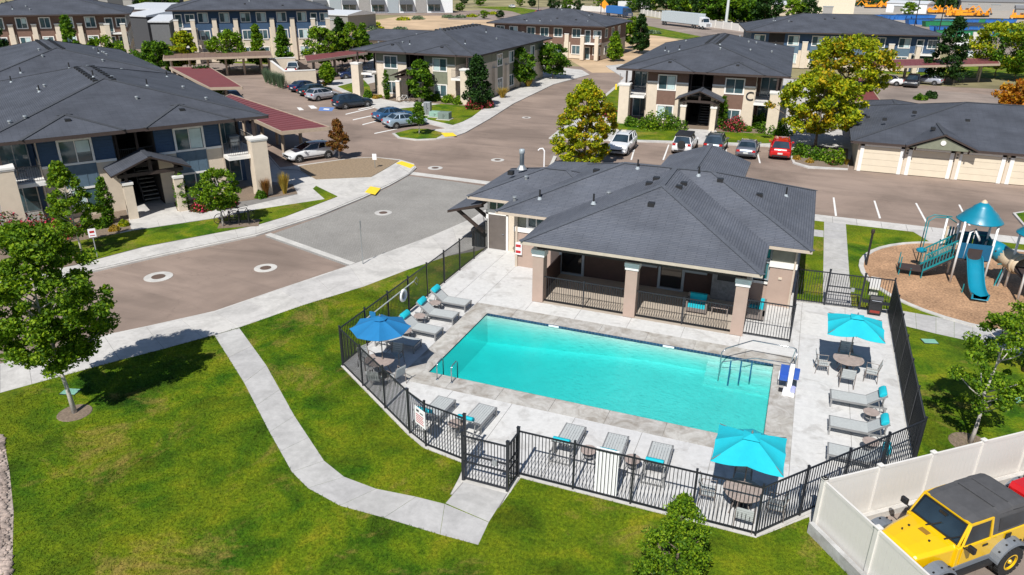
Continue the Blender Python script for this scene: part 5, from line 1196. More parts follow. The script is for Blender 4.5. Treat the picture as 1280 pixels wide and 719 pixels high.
def car(kind, label, loc, rot, pm, cat='car', group='parked cars', headlight=True, sunroof=False):
    """car's centre at loc, front along +x after rotation"""
    P = PROF[kind]; L_, W_ = P['L'], P['W']; t = thing('parked_car', label, cat, loc, rot, group)
    N = 34; xs_ = [i/N for i in range(N+1)]; rows = []; c0, c1, r0_, r1_ = P['cab']; body = MB(); zr = P['roof']
    def hw(x):
        e = 1.0
        if x < .06: e = .88+.12*(x/.06)**.6
        if x > .9: e = 1-.16*((x-.9)/.1)**1.8
        return W_/2*e
    def zb(x):
        s = .24
        if x < .05: s += .2*(1-x/.05)
        if x > .96: s += .1*((x-.96)/.04)
        return s
    wr = .33 if kind in ('sedan','hatch') else .37
    wx = (.19, .81) if kind != 'pickup' else (.2,.82)
    for x in xs_:
        h = hw(x); z1 = interp(P['belt'], x); z0 = zb(x); zm = z0+(z1-z0)*.45
        rows.append([(0,z0),(h*.86,z0),(h*.985,z0+.09),(h,zm),(h*.985,z1-.12),(h*.93,z1-.015),(h*.6,z1+.02),(0,z1+.03)])
    vs = []; n = 8
    for x, rw in zip(xs_, rows):
        X = (x-.5)*L_
        for y, z in rw: vs.append((X, y, z))
        for y, z in rw: vs.append((X, -y, z))
    fs = []
    for i in range(N):
        for j in range(n-1):
            a = i*16+j; b = (i+1)*16+j; fs.append((a, b, b+1, a+1)); fs.append((a+8, a+9, b+9, b+8))
    fs.append(tuple(range(0,8))+tuple(range(15,8,-1))); e = N*16; fs.append(tuple(e+k for k in (7,6,5,4,3,2,1,0))+tuple(e+k for k in range(9,16)))
    body.add(vs, fs)
    bo = body.build('body', pm, t, True)
    # wheel arches: dark discs proud of the side
    for wx_ in wx:
        for s in (-1, 1):
            X = (wx_-.5)*L_; R = Matrix.Translation((X, s*(W_/2-.045), wr+.0)) @ Matrix.Rotation(-s*PI/2, 4, 'X')
            MB().lathe([(wr*1.2,-.05),(wr*1.2,.052),(wr*1.0,.052)], 22).xf(R).build('wheel_arch', BLKPL, t); wheel(t, X, s*(W_/2-.075), wr, s)
    # cabin: glass shell and roof
    gz = lambda x: interp(P['belt'], x)+.0
    xa, xb, ra_, rb_ = [(v-.5)*L_ for v in (c0, c1, r0_, r1_)]
    hb, ht = W_/2*.91, W_/2*.70; gl = MB()
    B = [(xa,gz(c0)),(xb,gz(c1))]
    low = [(xa,hb*.93,B[0][1]-.02),(lerp(xa,xb,.5),hb,gz((c0+c1)/2)-.03),(xb,hb*.9,B[1][1]-.02)]; 
    hi = [(ra_,ht*.96,zr-.08),(lerp(ra_,rb_,.5),ht,zr-.035),(rb_,ht*.93,zr-.09)]
    v = low+hi+[(x,-y,z) for x, y, z in low+hi]
    gl.add(v, [(0,3,4,1)[::-1],(1,4,5,2)[::-1],(6,7,10,9)[::-1],(7,8,11,10)[::-1],(0,6,9,3)[::-1],(2,5,11,8)[::-1]])
    gl.build('windows', CGLASS, t)
    rf = MB(); M_ = 8; rr = []
    for i in range(M_+1):
        f = i/M_; X = lerp(ra_-.03, rb_+.02, f); zc = zr+.0-.075*abs(2*f-1)**2.2; hwid = ht*(1-.06*abs(2*f-1))
        rr.append([(X,-hwid-.015,zc-.055),(X,-hwid*.9,zc-.01),(X,-hwid*.4,zc+.012),(X,hwid*.4,zc+.012),(X,hwid*.9,zc-.01),(X,hwid+.015,zc-.055)])
    rf.v = [q for r in rr for q in r]; rf.f = [[i*6+j, (i+1)*6+j, (i+1)*6+j+1, i*6+j+1] for i in range(M_) for j in range(5)]; rf.m = [0]*len(rf.f)
    rf.build('roof', pm, t, True)
    # pillars
    pil = MB()
    for s in (-1, 1):
        k = lambda q: (q[0], s*(q[1]+.012), q[2]+.005)
        pil.bar(k(low[0]), k(hi[0]), .07, .06); pil.bar(k(low[2]), k(hi[2]), .055, .05); pil.bar(k(low[1]), k(hi[1]), .06, .03); pil.bar(k((lerp(xa,xb,.02),low[0][1],low[0][2]+.02)), k((lerp(xa,xb,.98),low[2][1],low[2][2]+.02)), .03, .03)
        if kind in ('wagon','suv','hatch','sedan'): q0 = lerp(xa,xb,.26); q1 = lerp(ra_,rb_,.2); pil.bar((q0,s*(hb*.97+.012),gz(.3)), (q1,s*(ht*.98+.012),zr-.06), .06,.03)
    pil.build('window_pillar', pm, t)
    if kind == 'pickup': MB().box(-.48*L_,-.2*L_,-W_*.38,W_*.38,1.1,1.19).build('truck_bed', BLKPL, t)
    for s in (-1, 1):
        y = s*hw(.02)*.78
        MB().cbox((-.493*L_, y, interp(P['belt'],.03)-.14), (.09,.3,.17)).build('tail_lamp', TAILR, t)
        MB().cbox((.478*L_, s*hw(.97)*.8, interp(P['belt'],.97)-.06), (.14,.34,.12)).build('headlight', HEADL, t)
        MB().cbox((lerp(xa,xb,.9), s*(W_/2+.08), gz(c1)+.03), (.16,.18,.13)).build('wing_mirror', pm, t)
        MB().bar((-.27*L_,s*(W_/2+.004),.42),(.27*L_,s*(W_/2+.004),.42), .012, .06).build('door_trim', BLKPL, t)
        for d in (.42,.6): MB().box((d-.5)*L_-.09,(d-.5)*L_+.09,s*(W_/2-.01),s*(W_/2+.012),gz(d)-.17,gz(d)-.13).build('door_handle', pm, t)
    MB().cbox((.497*L_,0,.55),(.05,W_*.55,.16)).build('grille', BLKPL, t); MB().cbox((-.499*L_,0,.62),(.04,.42,.14)).build('number_plate', PLATE, t); MB().cbox((-.497*L_,0,.4),(.06,W_*.7,.14)).build('rear_bumper', BLKPL, t)
    if kind in ('wagon','suv'):
        for s in (-1,1): MB().bar((ra_+.2,s*ht*.85,zr+.03),(rb_-.2,s*ht*.85,zr+.03), .04,.04).build('roof_rail', BLKPL, t)
    return t
def car_px(kind, label, rear, front, pm, side=1, **k):
    """rear, front: pixels of the ground contacts of the two wheels nearest the camera"""
    a, b = G(*rear, -.13), G(*front, -.13); P = PROF[kind]; d = (b-a).normalized(); n = Vector((-d.y,d.x,0))
    if n.dot((a+b)/2) < 0: n = -n
    c = (a+b)/2+n*(P['W']/2-.08); return car(kind, label, (c.x,c.y,-.13), math.atan2(d.y,d.x), pm, **k)
car_px('hatch','white hatchback parked beside the brown bed, in front of the red carport',(410.5,198),(374.4,203.5),paint('white',(.75,.76,.78)))
car_px('sedan','pale silver blue saloon nearest the small lawn island',(496.7,161),(524.7,157.6),paint('silver blue',(.35,.45,.55),.3))
car_px('sedan','blue saloon partly behind the silver blue one',(483,153),(511,149.5),paint('blue',(.04,.12,.25),.3))
car_px('wagon','dark navy estate car with grey sills beside the blue parking symbol',(432.3,137),(458.8,133.8),paint('dark navy',(.015,.03,.055),.3))
car_px('hatch','silver hatchback in the row before the sage block',(396.4,127),(420.8,123.3),paint('silver',(.5,.52,.58),.4))
car_px('sedan','dark green saloon with red tail lamps behind the silver hatchback',(387,121),(411,117.5),paint('dark teal',(.01,.035,.045),.3))
car_px('sedan','navy saloon at the far end of the row by the refuse enclosure',(375.5,116),(399,112.5),paint('navy',(.015,.03,.09),.3))
car('suv','dark blue van parked under the dull carport left of the sage block',(*G(443,98,-.13)[:2],-.13),-2.4,paint('navy',(.015,.03,.09)))
car('pickup','white pickup truck parked beyond the refuse enclosure',(*G(368,92,-.13)[:2],-.13),math.radians(118),paint('white',(.75,.76,.78)),cat='pickup truck')
c = G(774,196,-.13); car('wagon','white estate facing the camera beside the yellowing tree',(c.x-.3,c.y+2.3,-.13),-PI/2,paint('white',(.75,.76,.78)))
wj = car('suv','white four-wheel drive with black roof and a spare wheel on the back',(-10.0,69.9,-.13),PI/2,paint('white',(.75,.76,.78)))
MB().box(-1.9,.45,-.72,.72,1.62,1.78).build('black_hardtop', BLKPL, wj); sp_ = MB().lathe([(.2,-.12),(.36,-.1),(.38,0),(.36,.1),(.2,.12)], 20).xf(Matrix.Translation((-2.38,0,1.0)) @ Matrix.Rotation(PI/2,4,'Y')).build('spare_wheel', RUBBER, wj)
car('suv','grey green estate parked left of the silver saloon before building C',(-7.35,71.0,-.13),PI/2,paint('grey green',(.12,.15,.17),.4))
car('sedan','silver grey saloon parked left of the red car',(-4.4,70.6,-.13),PI/2,paint('silver grey',(.22,.24,.28),.5))
car('suv','bright red car parked at the end of the row before building C',(-1.6,71.4,-.13),PI/2+.03,paint('red',(.55,.008,.008)))
c = G(1107,106,-.13); car('sedan','white saloon under the far right carport, left of two others',(c.x,c.y,-.13),math.radians(172),paint('white',(.75,.76,.78)))
c = G(1139,108,-.13); car('suv','black car under the far right carport between two pale ones',(c.x,c.y,-.13),math.radians(-100),paint('black',(.02,.02,.025)))
c = G(1156,105,-.13); car('sedan','silver saloon under the far right carport, rightmost',(c.x,c.y,-.13),math.radians(160),paint('silver',(.5,.52,.58),.4))
c = G(1208,73,-.13); car('sedan','white saloon passing beyond the carport at the right',(c.x,c.y,-.13),math.radians(170),paint('white',(.75,.76,.78)))
for x, y, lb in ((292,128,'dark car in deep shade under the long red carport, far end'),(318,150,'dark car in deep shade under the long red carport, near end')):
    c = G(x, y, -.13); car('sedan', lb, (c.x,c.y,-.13), math.radians(-35), paint('black',(.02,.02,.025)))
# ---- yellow jeep
YEL = paint('yellow', (.82,.50,.003)); SOFT = mat('charcoal soft top canvas', (.075,.075,.08), .9, .12, 5, .3, 120); FLARE = mat('grey fender plastic', (.16,.18,.21), .6, .08, 5)
def jeep(label, loc, rot, pm, yellow_rim=True, top=True):
    t = thing('parked_jeep', label, 'off-road car', loc, rot, 'off-road cars behind the vinyl fence')
    zf = .62  # frame height
    # tub from the cowl back to the tail
    tub = MB().profy([(-1.95,zf),(.55,zf),(.55,1.22),(.42,1.24),(-1.9,1.24),(-1.97,1.1)], -.76, .76); bevel(tub.build('tub', pm, t), .03, 3)
    hd = MB()
    st = [(.5,.70,1.26),(.9,.66,1.24),(1.3,.61,1.21),(1.62,.55,1.17),(1.7,.53,1.12)]
    v = []
    for x, w_, z in st: v += [(x,-w_,zf+.05),(x,-w_,z-.07),(x,-w_*.86,z-.01),(x,-w_*.35,z+.02),(x,w_*.35,z+.02),(x,w_*.86,z-.01),(x,w_,z-.07),(x,w_,zf+.05)]
    f = [(i*8+j,(i+1)*8+j,(i+1)*8+j+1,i*8+j+1)[::-1] for i in range(len(st)-1) for j in range(7)]; f += [tuple(range(8))[::-1], tuple(32+k for k in range(8))]
    hood = hd.add(v, f).build('hood', pm, t, False); bevel(hood, .025, 2)
    MB().box(.74,.9,-.13,.13,1.262,1.272).build('hood_vent', mat('brown vent', (.3,.16,.02), .6), hood)
    for y in (-.3,.3): MB().lathe([(.025,0),(.03,.04)], 8, (1.0,y,1.24)).build('hood_latch', BLKPL, hood)
    MB().lathe([(.02,0),(.02,.06)], 6, (1.25,-.28,1.22)).build('washer_nozzle', BLKPL, hood)
    gr_ = MB().box(1.7,1.76,-.55,.55,zf+.1,1.13).build('grille', pm, t)
    for k in range(7): MB().box(1.755,1.77,-.26+.075*k,-.22+.075*k,.8,1.05).build('grille_slot', BLKPL, gr_)
    for s in (-1,1): MB().lathe([(.1,0),(.1,.04)], 14).xf(Matrix.Translation((1.75,s*.4,.97)) @ Matrix.Rotation(PI/2,4,'Y')).build('headlight', HEADL, gr_)
    MB().box(1.9,2.05,-.72,.72,.58,.74).bar((1.6,.4,.62),(1.95,.4,.66), .1).bar((1.6,-.4,.62),(1.95,-.4,.66), .1).build('front_bumper', BLKPL, t); MB().box(-2.12,-1.99,-.7,.7,.55,.7).build('rear_bumper', BLKPL, t)
    # windshield
    a, b = Vector((.5,0,1.24)), Vector((.2,0,1.80)); ws = MB()
    for s in (-1,1): ws.bar((a.x,s*.70,a.z),(b.x,s*.64,b.z), .05,.05)
    ws.bar((a.x,-.7,a.z+.01),(a.x,.7,a.z+.01), .05,.05); ws.bar((b.x,-.66,b.z),(b.x,.66,b.z), .045,.05); ws.build('windshield_frame', pm, t)
    g = MB().add([(a.x-.02,-.65,a.z+.05),(a.x-.02,.65,a.z+.05),(b.x-.0,.6,b.z-.02),(b.x-.0,-.6,b.z-.02),(a.x-.04,-.65,a.z+.05),(a.x-.04,.65,a.z+.05),(b.x-.02,.6,b.z-.02),(b.x-.02,-.6,b.z-.02)], [(0,1,2,3),(7,6,5,4),(0,4,5,1),(2,6,7,3)]).build('windshield', CGLASS, t)
    MB().bar((a.x+.02,-.66,a.z+.03),(b.x+.04,-.61,b.z-.03), .02,.03).bar((a.x+.02,.66,a.z+.03),(b.x+.04,.61,b.z-.03), .02,.03).bar((a.x+.02,-.65,a.z+.07),(a.x+.02,.65,a.z+.07), .02,.03).bar((b.x+.04,-.6,b.z-.04),(b.x+.04,.6,b.z-.04), .02,.03).build('windshield_seal', BLKPL, g)
    for y in (-.12,.42): MB().bar((.56,y,1.28),(.42,y+.22,1.5), .02,.02).bar((.62,y-.02,1.27),(.5,y+.02,1.34), .03,.03).build('wiper', BLKPL, t)
    MB().cbox((.3,0,1.68),(.03,.2,.07)).build('rear_view_mirror', BLKPL, t)
    if top:
        prof = [(.22,1.83),(-.1,1.90),(-.75,1.905),(-.78,1.925),(-1.25,1.92),(-1.28,1.935),(-1.75,1.90),(-1.92,1.84)]
        tp = MB(); v = []
        for x, z in prof: v += [(x,-.66,z-.12),(x,-.63,z-.03),(x,-.45,z),(x,.45,z),(x,.63,z-.03),(x,.66,z-.12)]
        f = [(i*6+j,(i+1)*6+j,(i+1)*6+j+1,i*6+j+1)[::-1] for i in range(len(prof)-1) for j in range(5)]
        so2 = tp.add(v, f).build('soft_top', SOFT, t); sd_ = so2.modifiers.new('thick','SOLIDIFY'); sd_.thickness = .03
        for x in (-.77,-1.27): MB().bar((x,-.5,1.937),(x,.5,1.937), .05,.02).build('top_seam', SOFT, so2)
        for s in (-1,1):
            sd2 = MB().add([(-.62,s*.73,1.24),(-1.95,s*.73,1.24),(-1.93,s*.655,1.74),(-.6,s*.655,1.80)], [(0,1,2,3)]).build('side_curtain', SOFT, t); q = sd2.modifiers.new('thick','SOLIDIFY'); q.thickness = .02
            MB().add([(-.85,s*.735,1.31),(-1.8,s*.735,1.31),(-1.78,s*.685,1.65),(-.83,s*.685,1.69)], [(0,1,2,3)]).build('soft_window', CGLASS, sd2)
        MB().add([(-1.97,-.7,1.24),(-1.97,.7,1.24),(-1.94,.62,1.78),(-1.94,-.62,1.78)], [(0,1,2,3)]).build('rear_curtain', SOFT, t)
    for s in (-1,1):
        d = MB().box(-.55,.42,s*.765,s*.785,.72,1.22).build('door', pm, t); MB().box(-.45,-.28,s*.785,s*.81,1.08,1.13).build('handle', BLKPL, d)
        MB().bar((-.58,s*.745,1.22),(-.56,s*.66,1.8), .06,.05).bar((.42,s*.75,1.22),(.18,s*.67,1.78), .045,.05).bar((-.56,s*.67,1.78),(.2,s*.67,1.78), .05,.045).build('window_frame', pm, d)
        MB().add([(-.54,s*.735,1.24),(.4,s*.735,1.24),(.17,s*.67,1.76),(-.53,s*.67,1.76)], [(0,1,2,3)]).build('side_window', CGLASS, d)
        m_ = MB().cbox((.42,s*.98,1.36),(.1,.19,.17)).bar((.42,s*.76,1.25),(.42,s*.95,1.3), .04).build('wing_mirror', BLKPL, t); bevel(m_, .03, 2)
        for x, nm in ((1.25,'front_flare'),(-1.25,'rear_flare')):
            fl2 = MB(); v = []; K = 11
            for k in range(K):
                an = PI*(.06+.88*k/(K-1)); X = x+.56*math.cos(an); Z = .5+.52*math.sin(an)
                v += [(X,s*.7,Z+.03),(X,s*1.02,Z+.0),(X*1.0+(.0),s*1.03,Z-.07),(X,s*.7,Z-.05)]
            f = []
            for k in range(K-1):
                for j in range(4): q = (k*4+j, k*4+(j+1) % 4, (k+1)*4+(j+1) % 4, (k+1)*4+j); f.append(q if s > 0 else q[::-1])
            f += [(0,1,2,3),(4*K-4,4*K-3,4*K-2,4*K-1)]
            o = fl2.add(v, f).build(nm, FLARE, t)
            for k in range(5): an = PI*(.2+.15*k); MB().cbox((x+.56*math.cos(an), s*.93, .535+.52*math.sin(an)), (.035,.035,.03)).build('bolt', BLKPL, o)
            MB().lathe([(.46,0),(.46,.04)], 22).xf(Matrix.Translation((x,s*.72,.5)) @ Matrix.Rotation(-s*PI/2,4,'X')).build('wheel_well', BLKPL, t)
            R = Matrix.Rotation(-s*PI/2,4,'X'); r = .42
            tyre = MB().lathe([(r*.56,-.15),(r*.9,-.15),(r,-.1),(r,.1),(r*.93,.14),(r*.58,.15),(r*.55,.1)], 30).xf(R).build('wheel', RUBBER, t, False, (x,s*.87,r))
            for k in range(22):
                an = 2*PI*k/22
                lug = MB().box(r*.93,r*1.035,-.04,.04,.02,.145).box(r*.93,r*1.035,.02,.1,-.145,-.02).xf(R @ Matrix.Rotation(an,4,'Z'))
                if k == 0: lg = MB()
                lg.join(lug)
            lg.build('tread_lugs', RUBBER, tyre)
            MB().lathe([(r*.58,.06),(r*.58,.145),(r*.5,.15),(r*.49,.06)], 24).xf(R).build('rim_ring', pm if yellow_rim else RIM, tyre)
            MB().lathe([(r*.5,.03),(r*.48,.05),(r*.2,.06),(r*.18,.11),(.03,.12)], 18).xf(R).build('rim', BLKPL, tyre); MB().lathe([(.07,.11),(.05,.15)], 10).xf(R).build('hub_cap', pm if yellow_rim else RIM, tyre)
        MB().box(-.72,.7,s*.72,s*.9,.45,.53).build('side_step', BLKPL, t); MB().box(-.7,.68,s*.76,s*.79,.55,.68).build('rocker_guard', FLARE, t); MB().cbox((-1.98,s*.62,1.0),(.05,.13,.2)).build('tail_lamp', TAILR, t)
    MB().cbox((-1.2,.785,1.1),(.18,.02,.18)).build('fuel_flap', BLKPL, t)
    MB().box(-.6,.3,-.6,.6,.7,.9).box(-.6,-.4,-.55,-.1,.9,1.5).box(-.6,-.4,.1,.55,.9,1.5).build('seats', BLKPL, t)
    return t
hdg = math.atan2(-.69,-.73)
jf = Vector((math.cos(hdg), math.sin(hdg), 0)); JS = 1.09; wb = (G(1141,635,1.36)+G(1204,684,1.36))/2; jc = Vector((wb.x-.1,wb.y-.1,0))-jf*.5*JS
jeep('yellow soft-top off-road car with grey fender flares behind the white vinyl fence', (jc.x,jc.y,.0), hdg, YEL).scale = (JS,JS,JS)
rj = jeep('red off-road car, only its front corner showing behind the yellow one', (jc.x,jc.y,.0), hdg+PI, paint('red',(.55,.008,.008)), False, False)
q = G(1262,603,1.2); jn = Vector((-jf.y,jf.x,0)); rj.location = (q.x-jf.x*1.97+jn.x*.76, q.y-jf.y*1.97+jn.y*.76, 0)
# ordinal words for labels
ONES = 'first second third fourth fifth sixth seventh eighth ninth tenth eleventh twelfth thirteenth fourteenth fifteenth sixteenth seventeenth eighteenth nineteenth'.split()
TENS = {2:'twenty',3:'thirty',4:'forty',5:'fifty',6:'sixty'}
def ordw(i):
    if i < 19: return ONES[i]
    t_, o_ = divmod(i+1, 10); return TENS[t_]+'-'+ONES[o_-1] if o_ else {2:'twentieth',3:'thirtieth',4:'fortieth',5:'fiftieth'}[t_]
# ---------------------------------------------------------------- plants
def leaf_mesh(name, C, size, m, up=.35, rs=RNG):
    """one bent rhombus per centre"""
    n = len(C); s = size*(.7+.6*rs.random((n,1)))
    nr = rs.normal(size=(n,3)); nr[:,2] = np.abs(nr[:,2])*.8+up; nr /= np.linalg.norm(nr, axis=1, keepdims=True)
    a = np.cross(nr, rs.normal(size=(n,3))); a /= np.linalg.norm(a, axis=1, keepdims=True)+1e-9; b = np.cross(nr, a)
    V = np.empty((n,4,3)); V[:,0] = C-a*s; V[:,1] = C-b*s*.62-nr*s*.12; V[:,2] = C+a*s; V[:,3] = C+b*s*.62-nr*s*.12
    me = bpy.data.meshes.new(name); me.vertices.add(n*4); me.vertices.foreach_set('co', V.reshape(-1)); me.loops.add(n*4); me.loops.foreach_set('vertex_index', np.arange(n*4, dtype=np.int32))
    me.polygons.add(n); me.polygons.foreach_set('loop_start', np.arange(0, n*4, 4, dtype=np.int32)); me.polygons.foreach_set('loop_total', np.full(n, 4, dtype=np.int32))
    me.materials.append(m); me.update(calc_edges=True); return me
def crown_clusters(h0, h1, R, shape, n, rs):
    """cluster centres in the crown envelope"""
    out = []
    while len(out) < n:
        t = rs.random(); 
        if shape == 'cone': e = (1-t)**.75*min(1, t/.12+.35)
        elif shape == 'oval': e = math.sin(PI*min(1, (t*.93+.07)))**.6
        elif shape == 'round': e = math.sqrt(max(0, 1-(2*t-1)**2))*.97+.05
        else: e = math.sin(PI*(t*.86+.14)**.75)**.7
        r = R*e*math.sqrt(rs.random()*.75+.25*rs.random()); 
        if rs.random() < .55: r = R*e*(.8+.25*rs.random())
        a = rs.random()*2*PI; k = 1+.16*math.sin(a*3+h1*5+t*7)+.10*math.sin(a*5+t*11)
        out.append((r*k*math.cos(a), r*k*math.sin(a), h0+(h1-h0)*t))
    return np.array(out)
def tree(label, x, y, H_, R, kind='green', shape='oval', h0=None, ncl=90, per=60, leaf=.1, csz=.32, bark=None, seed=1, cat='tree', group=None, name='tree', lean=(0,0), mixk=None, z0=0, bed=None, tr=.07):
    rs = np.random.default_rng(seed); h0 = H_*.25 if h0 is None else h0; t = thing(name, label, cat, (x,y,z0), 0, group)
    C = crown_clusters(h0, H_, R, shape, ncl, rs); C[:,0] += lean[0]*C[:,2]/H_; C[:,1] += lean[1]*C[:,2]/H_
    def cloud(CC):
        P = np.repeat(CC, per, axis=0); d = rs.normal(size=P.shape); d /= np.linalg.norm(d, axis=1, keepdims=True)
        return P+d*(csz*rs.random((len(P),1))**.5)*np.array([1,1,.75])*(.6+.8*np.repeat(rs.random(len(CC)), per)[:,None])
    if mixk:
        w_ = (np.sin(C[:,0]*1.1+seed)+np.cos(C[:,2]*1.3+seed*2)+rs.normal(size=len(C))*.8) > mixk[1]
        link('crown', leaf_mesh('crown', cloud(C[~w_]), leaf, LEAF[kind], rs=rs), t)
        if w_.any(): link('crown_patch', leaf_mesh('crown_patch', cloud(C[w_]), leaf, LEAF[mixk[0]], rs=rs), t)
    else: link('crown', leaf_mesh('crown', cloud(C), leaf, LEAF[kind], rs=rs), t)
    bark = bark or BARK; tb = MB(); top = H_*.86; pts = [(lean[0]*k/6*top/H_+.04*math.sin(k*2+seed)*(k > 0), lean[1]*k/6*top/H_+.04*math.cos(k*3+seed)*(k > 0), top*k/6) for k in range(7)]
    tb.tube(pts, tr, 9, radii=[tr*1.25]+[tr*(1-.13*k) for k in range(1,7)]); tb.build('trunk', bark, t, True)
    lb = MB(); idx = rs.choice(len(C), min(len(C), 34), replace=False)
    for i in idx:
        c = C[i]; zb_ = max(h0*.85, c[2]-np.hypot(c[0],c[1])*.9); f = zb_/top; k = min(5, int(f*6)); p = Vector(pts[k]).lerp(Vector(pts[min(6,k+1)]), min(1, f*6-k))
        mid = p.lerp(Vector(c), .5)+Vector((0,0,-.06)); lb.tube([p, mid, Vector(c)], tr*.3, 5, radii=[tr*.42,tr*.26,tr*.1])
    lb.build('limbs', bark, t, True)
    if bed: MB().lathe([(bed,0),(bed*.96,.02)], 18, (0,0,-.0)).build('mulch_ring', BEDM, t)
    return t
def bush(label, x, y, R, H_, kind='green', n=1500, leaf=.05, seed=1, group='bushes in the beds', name='bush', z0=0, mixk=None):
    rs = np.random.default_rng(seed); t = thing(name, label, 'bush', (x,y,z0), 0, group)
    d = rs.normal(size=(n,3)); d /= np.linalg.norm(d, axis=1, keepdims=True); d[:,2] = np.abs(d[:,2]); r = rs.random((n,1))**.25
    r *= 1+.12*np.sin(d[:,:1]*6+seed)+.1*np.cos(d[:,1:2]*7)
    P = d*r*np.array([R,R,H_])
    if mixk: k = int(n*.75); link('foliage', leaf_mesh('foliage', P[:k], leaf, LEAF[kind], rs=rs), t); link('blossom', leaf_mesh('blossom', P[k:]*1.04, leaf*.8, mixk, rs=rs), t)
    else: link('foliage', leaf_mesh('foliage', P, leaf, LEAF[kind], rs=rs), t)
    s_ = MB()
    for k in range(6): a = k*PI/3; s_.tube([(0,0,0),(R*.6*math.cos(a),R*.6*math.sin(a),H_*.7)], .02, 5)
    s_.build('stem', BARK, t); return t
def grass_clump(label, x, y, R, H_, kind='straw', n=260, seed=1, group='ornamental grasses'):
    rs = np.random.default_rng(seed); t = thing('ornamental_grass', label, 'ornamental grass', (x,y,0), 0, group); mb = MB()
    for i in range(n):
        a = rs.random()*2*PI; r = R*rs.random()**.5; b = .25*R; h = H_*(.7+.4*rs.random()); w_ = .018
        p0 = Vector((b*math.cos(a)*rs.random(), b*math.sin(a)*rs.random(), 0)); p1 = Vector((r*math.cos(a), r*math.sin(a), h)); s = Vector((-math.sin(a), math.cos(a), 0))*w_
        mb.add([p0-s, p0+s, (p0+p1)/2+Vector((0,0,h*.12))+s, p1, (p0+p1)/2+Vector((0,0,h*.12))-s], [(0,1,2,4),(4,2,3)])
    mb.build('blades', LEAF[kind], t); return t
BLOS = mat('crimson blossom', (.5,.02,.07), .7, .2, 9)
# near trees
tree('large bright green tree in the near left lawn with a pale trunk and mulch ring', -23.75, 15.95, 7.1, 2.05, 'bright', 'oval', 2.2, 270, 180, .066, .32, BARK_P, 3, bed=.6, tr=.08, lean=(-.75,.1))
tree('young maple-like tree in the right lawn just behind the vinyl fence', 7.25, 26.45, 4.9, 1.2, 'bright', 'oval', 1.5, 75, 110, .06, .24, BARK_P, 5, bed=.7, tr=.07, lean=(.15,.3))
tree('leafy branch of a tree at the right edge above the lower walk', 10.2, 33.2, 4.0, 1.3, 'bright', 'oval', 1.4, 60, 110, .065, .3, BARK, 6, tr=.07)
tree('dense pointed young tree at the bottom centre in front of the front fence', -1.38, 15.75, 3.1, 1.05, 'bright', 'cone', .2, 150, 120, .04, .2, BARK, 8, tr=.06)
q = G(103,317); tree('slender pale-trunked tree in the lawn strip before the navy block, left', q.x, q.y, 5.3, 1.6, 'bright', 'cone', 1.4, 130, 80, .085, .27, BARK_P, 9, tr=.06, lean=(-.35,0))
q = G(279,283); tree('round-headed tree with a pale trunk beside the bicycle rack', q.x, q.y, 3.7, 1.3, 'bright', 'oval', 1.35, 110, 75, .08, .28, BARK_P, 10, tr=.06)
q = G(424,198); tree('small copper brown tree in the brown bed at the kerb tip', q.x, q.y, 3.3, .95, 'brown', 'cone', .85, 90, 70, .09, .27, BARK_P, 11, tr=.05)
q = G(524,168); tree('small tree with thin crown on the lawn island by the silver blue saloon', q.x, q.y, 3.1, .85, 'green', 'cone', 1.2, 55, 60, .09, .28, BARK_P, 12, tr=.05)
q = G(728,207); tree('broad pyramidal tree turning yellow, behind the clubhouse roof', q.x, q.y+.5, 6.9, 2.35, 'yellow', 'tear', .6, 240, 100, .11, .36, BARK, 13, tr=.1, mixk=('autumn',.5))
tree('yellow green tree right of building C above the red car', 1.35, 75.6, 6.7, 3.6, 'yellow', 'round', 1.7, 170, 80, .17, .55, BARK, 14, tr=.13, mixk=('autumn',.9))
tree('second yellowing tree behind the first, right of building C', 4.0, 97.0, 8.4, 4.4, 'yellow', 'round', 1.7, 190, 70, .2, .7, BARK, 15, tr=.13, mixk=('autumn',.6))
